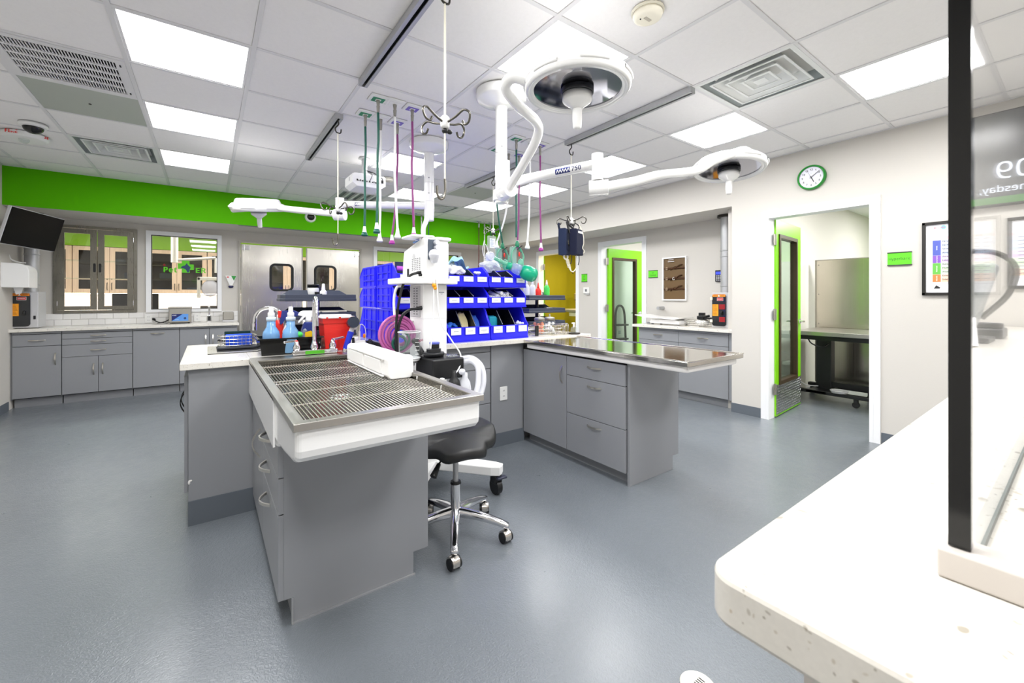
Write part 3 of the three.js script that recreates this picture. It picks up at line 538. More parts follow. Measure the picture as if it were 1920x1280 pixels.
for (const [i, j, l] of [[0, 4, 'square stepped air diffuser close to the green wall and the fire strobe'], [6, -3, 'square stepped air diffuser between two light panels near the cream wall'], [6, 5, 'square stepped air diffuser half hidden by the far lamp pole']]) {
  const [u0, u1, v0, v1] = cellBox(i, j, .006), uc = (u0 + u1) / 2, vc = (v0 + v1) / 2, h = (u1 - u0) / 2, t = thing('air_diffuser', l, 'vent', [uc, CE, vc], 'stepped ceiling air diffusers');
  const ringSloped = (rO, rI, y0, y1) => { const g = new THREE.CylinderGeometry(rI * Math.SQRT2, rO * Math.SQRT2, y1 - y0, 4, 1, true); g.rotateY(Math.PI / 4); return g.translate(uc, (y0 + y1) / 2, -vc); };
  const flat = (rO, rI, y) => [B(uc - rO, uc + rO, y, y + .005, vc - rO, vc - rI), B(uc - rO, uc + rO, y, y + .005, vc + rI, vc + rO), B(uc - rO, uc - rI, y, y + .005, vc - rI, vc + rI), B(uc + rI, uc + rO, y, y + .005, vc - rI, vc + rI)];
  const dw = std(0xe4e6e4, .5, 0, { side: THREE.DoubleSide });
  part(t, 'neck', [ringSloped(h - .02, h * .62, CE + .004, CE + .11), B(uc - h * .62, uc + h * .62, CE + .11, CE + .112, vc - h * .62, vc + h * .62)], std(0x9aa2a2, .6, 0, { side: THREE.DoubleSide }));
  part(t, 'duct', cyl([uc, CE + .10, vc], [uc, CE + .109, vc], .13), M.gap);
  part(t, 'flange', flat(h, h - .028, CE - .001), dw);
  [.76, .53, .30].forEach((q, k) => { const l2 = part(t, 'louvre', [...flat(h * q, h * q - .014, CE - .003 + .004 * k), ringSloped(h * q - .012, h * (q - .2), CE + .0 + .004 * k, CE + .07)], dw); });
  part(t, 'centre_plate', B(uc - h * .12, uc + h * .12, CE + .004, CE + .008, vc - h * .12, vc + h * .12), dw);
}
{
  const [u0, u1, v0, v1] = cellBox(4, 5), t = thing('bar_grille', 'ceiling grille of parallel white bars behind the projector', 'vent', [(u0 + u1) / 2, CE, (v0 + v1) / 2]);
  part(t, 'backing', B(u0, u1, CE + .035, CE + .04, v0, v1), std(0x8c9690, .7));
  for (let k = 0; k <= 5; k++) part(t, 'bar', B(u0 + k * (u1 - u0 - .03) / 5, u0 + .03 + k * (u1 - u0 - .03) / 5, CE, CE + .03, v0 + .02, v1 - .02), M.tee);
  part(t, 'end_bar', [B(u0, u1, CE, CE + .03, v0, v0 + .02)], M.tee); part(t, 'end_bar', [B(u0, u1, CE, CE + .03, v1 - .02, v1)], M.tee);
}
{ // hook tracks
  const mk = (l, u, v0, v1) => { const t = thing('hook_track', l, 'track', [u, 2.64, (v0 + v1) / 2], 'aluminium tracks for drip hooks'), h = .028;
    part(t, 'rail', [B(u - h, u + h, 2.672, CE, v0, v1), B(u - h, u - h + .006, 2.645, 2.672, v0, v1), B(u + h - .006, u + h, 2.645, 2.672, v0, v1), B(u - h, u - .009, 2.64, 2.646, v0, v1), B(u + .009, u + h, 2.64, 2.646, v0, v1)], M.alu);
    part(t, 'slot', B(u - .021, u + .021, 2.668, 2.672, v0 + .002, v1 - .002), M.gap); part(t, 'end_cap', B(u - h, u + h, 2.64, CE, v0 - .004, v0), M.alu); part(t, 'end_cap', B(u - h, u + h, 2.64, CE, v1, v1 + .004), M.alu); };
  mk('aluminium ceiling track beside the nearer drip hook and the first green hoses', .825, 1.58, 2.80); mk('aluminium ceiling track carrying the hook that hangs before the green wall', .825, 3.41, 4.63);
  mk('long aluminium ceiling track carrying the pressure cuffs', 2.654, 1.58, 2.80); mk('aluminium ceiling track behind the near lamp pole, by the grey access panel', 2.654, 3.41, 4.63);
}
{ // drip hook hangers: hook, rod, four looped arms, bottom hook
  const hanger = (label, u, v, yArms, yEnd, a0, extra) => {
    const t = thing('drip_hanger', label, 'hanger', [u, yEnd, v], 'drip hangers on the ceiling tracks');
    part(t, 'top_hook', tube([[u, 2.641, v], [u + .004, 2.61, v], [u - .02, 2.575, v], [u - .01, 2.545, v], [u + .018, 2.545, v], [u + .024, 2.575, v]], .005, 30), M.darkMetal);
    part(t, 'rod', [cyl([u, yEnd + .07, v], [u, 2.55, v], .0036, .0036, 10), cyl([u, yArms + .02, v], [u, 2.53, v], .0048, .0048, 10)], M.cream);
    part(t, 'hub', [lathe([[0, -.025], [.016, -.025], [.02, -.012], [.02, .02], [.012, .03], [0, .03]], u, yArms, v)], M.white);
    part(t, 'clamp_knob', [blob(u, yArms - .035, v, .014, .012, .014), blob(u + .022, yArms - .035, v, .014, .01, .01)], M.black);
    for (let k = 0; k < 4; k++) { const a = a0 + k * Math.PI / 2, c = Math.cos(a), s = Math.sin(a), q = (r, y, w = 0) => [u + r * c - w * s, yArms + y, v + r * s + w * c];
      part(t, 'hook_arm', tube([q(.015, 0), q(.06, .012), q(.11, .03), q(.135, .012, .005), q(.125, -.022, .01), q(.10, -.026, .012), q(.09, -.008, .012)], .005, 36, 8), std(0x6d6a64, .22, 1)); }
    part(t, 'end_hook', tube([[u, yEnd + .09, v], [u, yEnd + .03, v], [u - .008, yEnd + .006, v], [u - .024, yEnd, v], [u - .036, yEnd + .02, v], [u - .038, yEnd + .055, v]], .0055, 26), std(0x8a867e, .22, 1));
    return t;
  };
  hanger('nearest drip hanger, four looped arms between the first hose set and the large lamp', .838, 1.652, 2.02, 1.685, .35);
  hanger('drip hanger whose rod crosses the joint of the far lamp arm', .825, 3.45, 1.952, 1.665, .2);
  hanger('drip hanger holding the navy pressure cuffs', 2.652, 2.745, 1.945, 1.72, .5);
  hanger('drip hanger holding the clear fluid bag', 2.652, 4.02, 2.02, 1.75, .3);
}
// ---------- gas outlets and hoses ----------
{
  const cols = { green: [M.hoseGreen, 0x1f8a60], white: [M.hoseWhite, 0xf3f3f3], purple: [M.hosePurple, 0x7a68c8] };
  const outlet = (label, u, v, kind) => {
    const t = thing('gas_outlet', label, 'gas outlet', [u, CE, v], 'coloured gas outlets in the ceiling'), c = std(cols[kind][1], .5);
    part(t, 'plate', lathe([[0, -.012], [.072, -.012], [.085, -.004], [.085, .004], [0, .004]], 0, 0, 0, 4).rotateY(Math.PI / 4).translate(u, CE, -v), M.white);
    part(t, 'colour_label', [B(u - .042, u + .042, CE - .0145, CE - .012, v - .034, v + .034)], c);
    part(t, 'label_centre', B(u - .018, u + .018, CE - .016, CE - .0145, v - .018, v + .018), M.white);
    part(t, 'socket', [cyl([u, CE - .03, v], [u, CE - .015, v], .013), cyl([u, CE - .055, v], [u, CE - .03, v], .0095, .012)], M.steelDull);
  };
  const hose = (label, u, v, kind, yEnd, du = 0, cone = true, dv = 0, r = .0085) => {
    const t = thing('gas_hose', label, 'hose', [u, yEnd, v], 'gas hoses hanging from the ceiling'), y0 = CE - .055;
    part(t, 'tube', tube([[u, y0 - .05, v], [u + .002, y0 - .25, v], [u - .004, (y0 + yEnd) / 2 + .1, v], [u + du * .35, yEnd + .3, v + dv * .3], [u + du, yEnd + .06, v + dv]], r, 40, 10), cols[kind][0]);
    part(t, 'nut', [cyl([u, y0 - .045, v], [u, y0, v], .0095, .0125, 6)], M.steelDull);
    if (cone) { part(t, 'collar', cyl([u + du, yEnd + .028, v + dv], [u + du, yEnd + .075, v + dv], .016, .0095, 14), M.white); part(t, 'coupler', lathe([[0, 0], [.022, 0], [.024, .012], [.017, .03], [0, .03]], u + du, yEnd, v + dv, 18), kind === 'white' ? M.white : kind === 'green' ? std(0x0c5c50, .4) : std(0xb03aa0, .4)); }
  };
  const S1 = [['green', .986, 2.985, 1.715, -.01], ['green', .986, 3.285, 1.73, -.006], ['white', 1.107, 2.98, 1.69, .02], ['white', 1.107, 3.29, 1.695, -.008], ['purple', 1.243, 2.985, 1.71, .012], ['purple', 1.243, 3.29, 1.685, -.045]];
  const near = (v) => v < 3.15 ? 'nearer' : 'farther', hue = (k) => k;
  for (const [k, u, v, y, d] of S1) { outlet(`${near(v)} ${k} gas outlet of the set beside the short hook track`, u, v, k); hose(`${near(v)} ${k} hose of the set hanging before the green wall`, u, v, k, y, d); }
  const S2 = [['green', 2.233, 3.01, 1.735, .0, false], ['green', 2.244, 3.345, 1.71, .075, false], ['white', 2.39, 3.012, 1.70, -.03, true], ['white', 2.39, 3.345, 1.74, -.08, true, .09], ['purple', 2.506, 3.005, 1.69, .01, true], ['purple', 2.506, 3.33, 1.745, -.02, true]];
  for (const [k, u, v, y, d, c, dv] of S2) { outlet(`${near(v)} ${k} gas outlet of the set beside the near lamp pole`, u, v, k); hose(`${near(v)} ${k} hose of the set ${k === 'green' ? 'that carries a breathing mask' : 'hanging in front of the cream beam'}`, u, v, k, y, d, c, dv || 0); }
  const S3 = [['purple', 2.826], ['white', 2.955], ['green', 3.084], ['purple', 4.10], ['white', 4.225], ['green', 4.355]];
  S3.forEach(([k, u], i) => { outlet(`small ${k} gas outlet against the green wall, ${i < 3 ? 'behind the far lamp pole' : 'near the room corner'}`, u, 6.7, k);
    const t = thing('gas_hose', `thin ${k} hose hanging down the green wall ${i < 3 ? 'behind the equipment tower' : 'near the room corner'}`, 'hose', [u, 1.6, 6.7], 'thin hoses along the green wall');
    const w = k === 'white' ? M.hoseWhite : k === 'purple' ? std(0x5d2c2c, .5) : M.hoseGreen, y1 = i === 3 ? 1.78 : i === 4 ? 1.82 : i === 5 ? 2.1 : 1.7;
    part(t, 'tube', tube([[u, 2.62, 6.7], [u, 2.2, 6.7], [u - .02, y1, 6.7], ...(i === 3 || i === 4 ? [[-.055, -.07], [-.035, -.15], [.03, -.15], [.045, -.08], [-.01, -.01]].map(([a, b]) => [u + a - (i === 4 ? -.02 : .02), y1 + b, 6.7]) : [])], .009, 40, 8), w);
    if (i === 3) part(t, 'coupler', lathe([[0, 0], [.02, 0], [.02, .02], [.01, .04], [0, .04]], u, y1 - .26, 6.7, 12), M.darkMetal);
    part(t, 'nut', cyl([u, 2.56, 6.7], [u, 2.625, 6.7], .013, .018, 8), M.alu); });
}
// ---------- surgical lamps ----------
const mirror = std(0x98989f, .07, 1);
const brandTex = canvasTex(256, 64, (x) => { x.fillStyle = '#f6f6f6'; x.fillRect(0, 0, 256, 64); x.fillStyle = '#202a6e'; x.fillRect(4, 8, 132, 48); x.strokeStyle = '#fff'; x.lineWidth = 6; x.beginPath(); x.moveTo(14, 44); for (let k = 0; k < 5; k++) { x.lineTo(26 + k * 24, 20); x.lineTo(36 + k * 24, 44); } x.stroke(); x.fillStyle = '#1d2350'; x.font = 'bold 52px sans-serif'; x.fillText('750', 146, 51); });
function brandPatch(a, b, r, f0, f1, face) {                          // printed patch wrapped round an arm from a to b
  const A = P3(...a), Bq = P3(...b), d = Bq.clone().sub(A), L = d.length(); d.normalize();
  const g = new THREE.CylinderGeometry(r, r, L * (f1 - f0), 12, 1, true, -.75, 1.5);   // centred on +z
  const uv = g.attributes.uv; for (let i = 0; i < uv.count; i++) { const x = uv.getX(i), y = uv.getY(i); uv.setXY(i, y, x); }
  for (let i = 0; i < uv.count; i++) uv.setY(i, 1 - uv.getY(i));
  const z = new THREE.Vector3(...face), y = d, x = new THREE.Vector3().crossVectors(y, z).normalize(); z.crossVectors(x, y);
  g.applyMatrix4(new THREE.Matrix4().makeBasis(x, y, z)); const c = A.clone().addScaledVector(d, L * (f0 + f1) / 2); return g.translate(c.x, c.y, c.z);
}
function lampHead(t, name, tiltX, tiltZ, c, dome) {                   // built about the origin, then tilted and set at c
  const mk = (g) => { const q = clean(g); q.rotateX(tiltX); q.rotateZ(tiltZ); q.translate(c[0], c[1], -c[2]); return q; };
  const body = part(t, name, [mk(lathe([[.215, -.012], [.226, -.02], [.236, -.008], [.24, .01], [.236, .03], [.215, .048], [.17, .056], [0, .058]], 0, 0, 0, 64)), mk(lathe([[.196, -.004], [.2, -.014], [.215, -.012]], 0, 0, 0, 64))], M.lamp);
  part(body, 'glass', mk(lathe([[0, -.004], [.2, -.006], [.2, .0], [0, .0]], 0, 0, 0, 56)), mirror);
  part(body, 'collar', mk(lathe([[0, -.03], [.07, -.03], [.074, -.024], [.074, -.004], [0, -.004]], 0, 0, 0, 40)), std(0x37383b, .25, .6));
  part(body, 'cup', mk(lathe([[.0, -.095], [.024, -.094], [.032, -.084], [.062, -.062], [.067, -.055], [.068, -.03], [0, -.03]], 0, 0, 0, 40)), M.lamp);
  part(body, 'handle', mk(lathe([[0, -.185], [.012, -.185], [.019, -.178], [.0215, -.14], [.021, -.085], [0, -.083]], 0, 0, 0, 24)), M.plastic);
  for (let k = 0; k < 7; k++) { const a = k * 6.2832 / 7; part(body, 'rim_segment', mk(new THREE.TorusGeometry(.237, .009, 6, 8, .5).rotateX(Math.PI / 2).rotateY(a).translate(0, .014, 0)), M.plastic); }
  if (dome) part(body, 'arm_cover', mk(mergeGeometries([clean(lathe([[.19, .04], [.2, .05], [.185, .085], [.17, .092], [0, .094]], 0, 0, 0, 40))])), M.lamp);
  return body;
}
function canopyPole(t, u, v, yEnd, r) {
  part(t, 'canopy', lathe([[.0, -.105], [.05, -.105], [.056, -.095], [.11, -.08], [.16, -.062], [.174, -.048], [.176, -.008], [.17, 0], [0, 0]], u, CE, v, 48), M.lamp);
  const p = part(t, 'pole', [cyl([u, yEnd, v], [u, CE - .10, v], r, r, 28), cyl([u, yEnd - .004, v], [u, yEnd + .004, v], r * .96, r, 28)], M.lamp);
  for (const y of [yEnd + .17, yEnd + .34]) part(p, 'joint_ring', torus(u, y, v, r, .0015), M.plasticGrey);
  const s = []; for (const y of [yEnd + .24, yEnd + .38]) s.push(blob(u - r * .45, y, v - r * .89, .005)); part(p, 'screw', s[0], M.greyMid); part(p, 'screw', s[1], M.greyMid);
}
{
  const t = thing('surgical_lamp', 'near ceiling pole with two surgical lamp heads, one overhead, one reaching towards the clock', 'surgical lamp', [1.65, 1.915, 2.40]);
  canopyPole(t, 1.65, 2.40, 1.915, .041);
  part(t, 'side_hub', [cyl([1.612, 1.925, 2.30], [1.612, 2.17, 2.30], .032, .032, 24), cyl([1.65, 1.93, 2.40], [1.65, 2.0, 2.40], .055, .055, 24), cyl([1.65, 1.962, 2.40], [1.604, 1.962, 2.22], .05, .045, 24)], M.lamp);
  part(t, 'upper_arm', [tube([[1.606, 1.95, 2.24], [1.602, 1.97, 2.235], [1.557, 2.06, 2.04], [1.515, 2.145, 1.862], [1.49, 2.19, 1.80], [1.42, 2.205, 1.745], [1.33, 2.198, 1.692], [1.235, 2.196, 1.645], [1.175, 2.206, 1.615], [1.125, 2.225, 1.592], [1.106, 2.24, 1.565], [1.112, 2.249, 1.525], [1.14, 2.24, 1.495], [1.17, 2.225, 1.475]], .0265, 90, 16)], M.lamp);
  lampHead(t, 'lamp_head', 0, 0, [1.355, 2.205, 1.364]);
  part(t, 'long_arm', tube([[1.65, 2.045, 2.40], [1.757, 2.045, 2.055], [1.865, 2.045, 1.71]], .031, 10, 20), M.lamp);
  part(t, 'arm_label', brandPatch([1.65, 2.045, 2.40], [1.865, 2.045, 1.71], .0316, .62, .9, [-.6, -.12, .7]), picture(brandTex, .35), true);
  part(t, 'elbow', [cyl([1.865, 1.95, 1.71], [1.865, 2.105, 1.71], .034, .034, 28), cyl([1.835, 1.905, 1.745], [1.905, 1.905, 1.66], .045, .045, 32), torus(1.865, 1.978, 1.71, .034, .0015)], M.lamp);
  part(t, 'spring_arm', tube([[1.89, 1.91, 1.70], [2.135, 1.976, 1.65], [2.30, 2.03, 1.60], [2.447, 2.044, 1.44], [2.63, 2.135, 1.42], [2.80, 2.205, 1.38], [2.90, 2.24, 1.36], [2.955, 2.245, 1.36]], .0275, 60, 16), M.lamp);
  part(t, 'yoke', [tube([[2.955, 2.245, 1.36], [3.01, 2.235, 1.37], [3.06, 2.215, 1.40]], .024, 20, 12), cyl([3.06, 2.215, 1.40], [3.06, 2.19, 1.41], .018)], M.lamp);
  lampHead(t, 'lamp_head', -.05, -.09, [2.985, 2.168, 1.50]);
}
{
  const t = thing('surgical_lamp', 'far ceiling pole with one surgical lamp head stretched before the green wall', 'surgical lamp', [1.645, 1.955, 3.56]);
  canopyPole(t, 1.645, 3.56, 1.965, .045);
  part(t, 'lower_bracket', tube([[1.62, 1.985, 3.54], [1.58, 1.93, 3.49], [1.545, 1.87, 3.46], [1.54, 1.80, 3.45]], .022, 20, 10), M.lamp);
  part(t, 'long_arm', tube([[1.645, 2.095, 3.56], [1.30, 2.095, 3.76], [.962, 2.095, 3.96]], .031, 10, 20), M.lamp);
  part(t, 'arm_label', brandPatch([.962, 2.095, 3.96], [1.645, 2.095, 3.56], .0316, .17, .4, [-.35, -.1, .9]), picture(brandTex, .35), true);
  part(t, 'elbow', [cyl([.962, 1.98, 3.96], [.962, 2.15, 3.96], .036, .036, 28), cyl([.925, 2.0, 3.99], [1.0, 2.0, 3.93], .05, .05, 32)], M.lamp);
  part(t, 'spring_arm', tube([[.95, 2.01, 3.98], [.75, 2.06, 4.27], [.60, 2.10, 4.49], [.52, 2.125, 4.6], [.42, 2.13, 4.73], [.2, 2.118, 4.93]], .03, 40, 16), M.lamp);
  lampHead(t, 'lamp_head', .22, .1, [.40, 2.12, 4.74], true);
}
// ---------- projector, detectors, cameras ----------
{
  const t = thing('projector', 'white projector hung from the ceiling behind the hoses, connector panel towards the viewer', 'projector', [1.31, 2.36, 4.37]);
  const sh = new THREE.Shape([[1.15, 2.39], [1.19, 2.36], [1.43, 2.36], [1.47, 2.39], [1.47, 2.47], [1.455, 2.48], [1.165, 2.48], [1.15, 2.47]].map(([x, y]) => new THREE.Vector2(x, y)));
  part(t, 'housing', faceV(new THREE.ExtrudeGeometry(sh, { depth: .27, bevelEnabled: true, bevelSize: .004, bevelThickness: .004, bevelSegments: 1 }), 4.5), M.plastic);
  part(t, 'mount_pole', [cyl([1.30, 2.5, 4.36], [1.30, CE, 4.36], .026), cyl([1.30, CE - .012, 4.36], [1.30, CE, 4.36], .06, .06, 6), cyl([1.30, 2.48, 4.36], [1.30, 2.515, 4.36], .06)], M.plasticGrey);
  [0, .018, .034, .05, .066, .095, .12, .15, .165, .18, .2, .215, .23].forEach((x, k) => part(t, 'connector', B(1.185 + x, 1.185 + x + (k % 3 ? .008 : .013), 2.405, 2.405 + (k % 2 ? .012 : .018), 4.2235, 4.227), M.dark));
  part(t, 'power_inlet', B(1.425, 1.45, 2.415, 2.445, 4.222, 4.227), M.dark);
  part(t, 'cable', tube([[1.30, 2.55, 4.33], [1.36, 2.5, 4.22], [1.42, 2.46, 4.19], [1.44, 2.435, 4.21]], .005, 24), M.black);
  part(t, 'cable', tube([[1.32, 2.54, 4.33], [1.33, 2.48, 4.2], [1.31, 2.42, 4.205]], .003, 20), M.black);
  part(t, 'vent', [B(1.149 - .004, 1.149, 2.42, 2.46, 4.32, 4.36)], M.plasticGrey);
}
{
  const det = (l, u, v, r) => { const t = thing('smoke_detector', l, 'detector', [u, CE, v]);
    part(t, 'base', lathe([[0, -.012], [r, -.012], [r * 1.02, -.006], [r, 0], [0, 0]], u, CE, v, 40), M.cream); part(t, 'cap', lathe([[0, -.042], [r * .6, -.042], [r * .85, -.036], [r * .92, -.024], [r * .9, -.012], [0, -.012]], u, CE, v, 40), M.cream);
    part(t, 'print', B(u - .022, u + .022, CE - .0435, CE - .0415, v - .008, v + .008), std(0xb9b2a2, .6)); part(t, 'sensor', blob(u - .03, CE - .043, v + .02, .004), M.dark); return t; };
  det('cream smoke detector on the tile nearest the viewer', 1.766, 1.288, .078); det('small round detector on the ceiling beside the projector', 1.742, 4.92, .065);
  const c = thing('dome_camera', 'white dome camera with a black eye on the ceiling beside the fire strobe', 'camera', [-1.156, CE, 5.09]);
  part(c, 'base', lathe([[0, -.03], [.075, -.03], [.085, -.018], [.085, 0], [0, 0]], -1.156, CE, 5.09, 36), M.white); part(c, 'dome', blob(-1.156, CE - .03, 5.09, .062, .05, .062, 24), M.blackGloss);
  const w = thing('dome_camera', 'white dome camera with a black eye on the green band under the far lamp arm', 'camera', [1.252, 2.46, 6.88]);
  part(w, 'base', cyl([1.252, 2.46, 6.88], [1.252, 2.46, 6.845], .078, .068, 36), M.white); part(w, 'dome', blob(1.252, 2.46, 6.845, .052, .052, .04, 24), M.blackGloss);
  const f = thing('fire_strobe', 'white round fire alarm strobe with red lettering on the ceiling by the dome camera', 'alarm', [-1.29, CE, 5.47]);
  part(f, 'body', lathe([[0, -.045], [.12, -.045], [.14, -.035], [.145, -.01], [.14, 0], [0, 0]], -1.29, CE, 5.47, 40), M.white);
  part(f, 'lens', blob(-1.29, CE - .055, 5.44, .035, .03, .03), M.clear);
  part(f, 'lettering', letters('FIRE', -.05, -.012, 0, .028, .002).rotateY(-.25).translate(-1.33, CE - .02, -5.335), M.red);
  part(f, 'lettering', letters('FIRE', 0, 0, 0, .02, .002).rotateY(.7).translate(-1.185, CE - .025, -5.39), M.red);
}
// ---------- island: spine ----------
const CT = .90, CB = .862;
{
  const t = thing('island_cabinet', 'grey base of the long island worktop with drawers and a panelled end', 'cabinet', [1.4, 0, 3.4]);
  part(t, 'end_panel', [B(-.085, .235, .13, CB, 2.915, 2.95)], M.cab, false, 'plain grey end panel');
  part(t, 'panel_foot', [B(-.086, .235, 0, .135, 2.908, 2.95)], M.base);
  part(t, 'carcass', [B(-.08, .83, .1, CB, 2.952, 3.86), B(.83, 3.0, .1, CB, 2.98, 3.86), B(-.03, 2.95, 0, .1, 3.0, 3.8)], M.cab);
  part(t, 'outlet_panel', [B(1.925, 2.262, .1, CB, 2.945, 2.98), B(1.925, 2.262, 0, .105, 2.938, 2.98)], M.cab);
  part(t, 'rubber_base', [B(1.925, 2.262, 0, .11, 2.93, 2.938)], M.base);
  for (const [y0, y1] of [[.805, .858], [.665, .80], [.375, .66], [.11, .37]]) for (const [a, b] of [[.86, 1.385], [1.39, 1.92]]) part(t, 'drawer', B(a, b, y0, y1, 2.955, 2.979, .0015, 1), M.cab);
  // doors in the end that faces the long light row
  for (const [v0, v1, hv] of [[2.96, 3.40, 3.34], [3.405, 3.85, 3.46]]) { const d = part(t, 'door', B(-.105, -.087, .17, .82, v0, v1, .0015, 1), M.cab); 
    const g = pullGeo(.16, true, 0, 0, 0, .035); g.rotateY(-Math.PI / 2).translate(-.105, .60, -hv); part(d, 'handle', g, M.black); }
  part(t, 'chipped_corner', [blob(-.081, .24, 2.913, .006, .013, .003, 7), blob(-.075, .248, 2.913, .008, .006, .002, 7)], M.slab);
}
solo('island_worktop', 'long white speckled worktop of the island carrying bins, caddy and trays', 'worktop', [B(-.122, .205, CB, CT, 2.88, 3.95, .004), B(.205, .83, CB, CT, 2.93, 3.95), B(.83, 3.05, CB, CT, 2.88, 3.95, .004)], M.quartz);
copy(sock, [2.045, .44, 2.944], 'white double socket on the grey panel between the drawers and the exam table');
// ---------- exam table peninsula ----------
{
  const t = cabinet('grey exam table cabinet with one door beside three drawers under a steel top', [2.27, 0, 2.93], -Math.PI / 2, 1.115, .5, .82, [['door', .003, .548, .085, .805, .5, .655, 'v'], ['drawer', .553, 1.112, .664, .805, .835, .752, 'h'], ['drawer', .553, 1.112, .375, .66, .835, .612, 'h'], ['drawer', .553, 1.112, .085, .371, .835, .325, 'h']], undefined, { toe: .085, k0: .0, k1: .0 });
  rootOf.set(t, new THREE.Vector3());
  const e = part(t, 'end_panel', faceU(ext([[0, 0], [0, .82], [.56, .82], [.56, .1], [.487, .1], [.487, 0]], .02, .0015), 0), M.cab, false, 'plain grey end panel');
  // faceU puts the outline on the plane u; here it closes the near end, in the cabinet's own frame
  e.geometry.applyMatrix4(new THREE.Matrix4().makeTranslation(1.135, 0, 0));
}
{
  const t = thing('exam_table_top', 'polished steel exam table top on a white slab, jutting out from the island', 'table top', [2.54, .82, 2.1]);
  part(t, 'slab', ext(roundRect(2.235, 1.365, 2.835, 2.875, .03), .04, .008).rotateX(-Math.PI / 2).translate(0, .82, 0), M.slab);
  const sm = std(0xc8c4bc, .13, 1, { roughnessMap: rep(brushRough, 2), bumpMap: rep(brushBump, 2), bumpScale: .00003 });
  part(t, 'steel_plate', ext(roundRect(2.215, 1.34, 2.865, 2.90, .012), .028, .003).rotateX(-Math.PI / 2).translate(0, .86, 0), sm);
  part(t, 'raised_edge', [B(2.215, 2.865, .886, .893, 1.34, 1.352, .002), B(2.215, 2.227, .886, .893, 1.352, 2.90, .002), B(2.853, 2.865, .886, .893, 1.352, 2.90, .002), B(2.227, 2.853, .886, .893, 2.888, 2.90, .002)], sm);
}
// ---------- tub peninsula ----------
{
  const t = thing('tub_cabinet', 'grey cabinet with drawers and doors carrying the wet tub', 'cabinet', [.53, 0, 2.3]);
  part(t, 'end_panel', faceV(ext([[.236, .1], [.236, .698], [.826, .698], [.826, .1], [.76, .1], [.76, .002], [.268, .002], [.268, .1]], .02, .0015), 1.83), M.cab, false, 'plain grey end panel');
  part(t, 'carcass', B(.24, .812, .1, .70, 1.83, 2.905), M.cab);
  part(t, 'toe_kick', B(.27, .758, 0, .1, 1.83, 2.9), M.cab);
  part(t, 'floor_bead', [B(.262, .765, 0, .006, 1.801, 1.809), B(.262, .268, 0, .1, 1.803, 1.81)], M.alu);
  const arch = (v, y, vert) => { const g = pullGeo(.15, vert, 0, 0, 0, .036); return g.rotateY(-Math.PI / 2).translate(.216, y, -v); };
  for (const [v0, v1, y0, y1, hv, hy, o] of [[1.812, 2.36, .57, .70, 2.13, .645, 0], [1.812, 2.36, .43, .566, 2.13, .515, 0], [1.812, 2.36, .10, .426, 2.13, .37, 0], [2.364, 2.90, .10, .70, 2.48, .52, 1]]) { const d = part(t, o ? 'door' : 'drawer', B(.217, .237, y0, y1, v0, v1, .0015, 1), M.cab); part(d, 'handle', arch(hv, hy, !!o), M.nickel); }
  for (const [v0, v1] of [[1.812, 2.355], [2.36, 2.9]]) part(t, 'door', B(.812, .832, .1, .7, v0, v1, .0015, 1), M.cab);
}
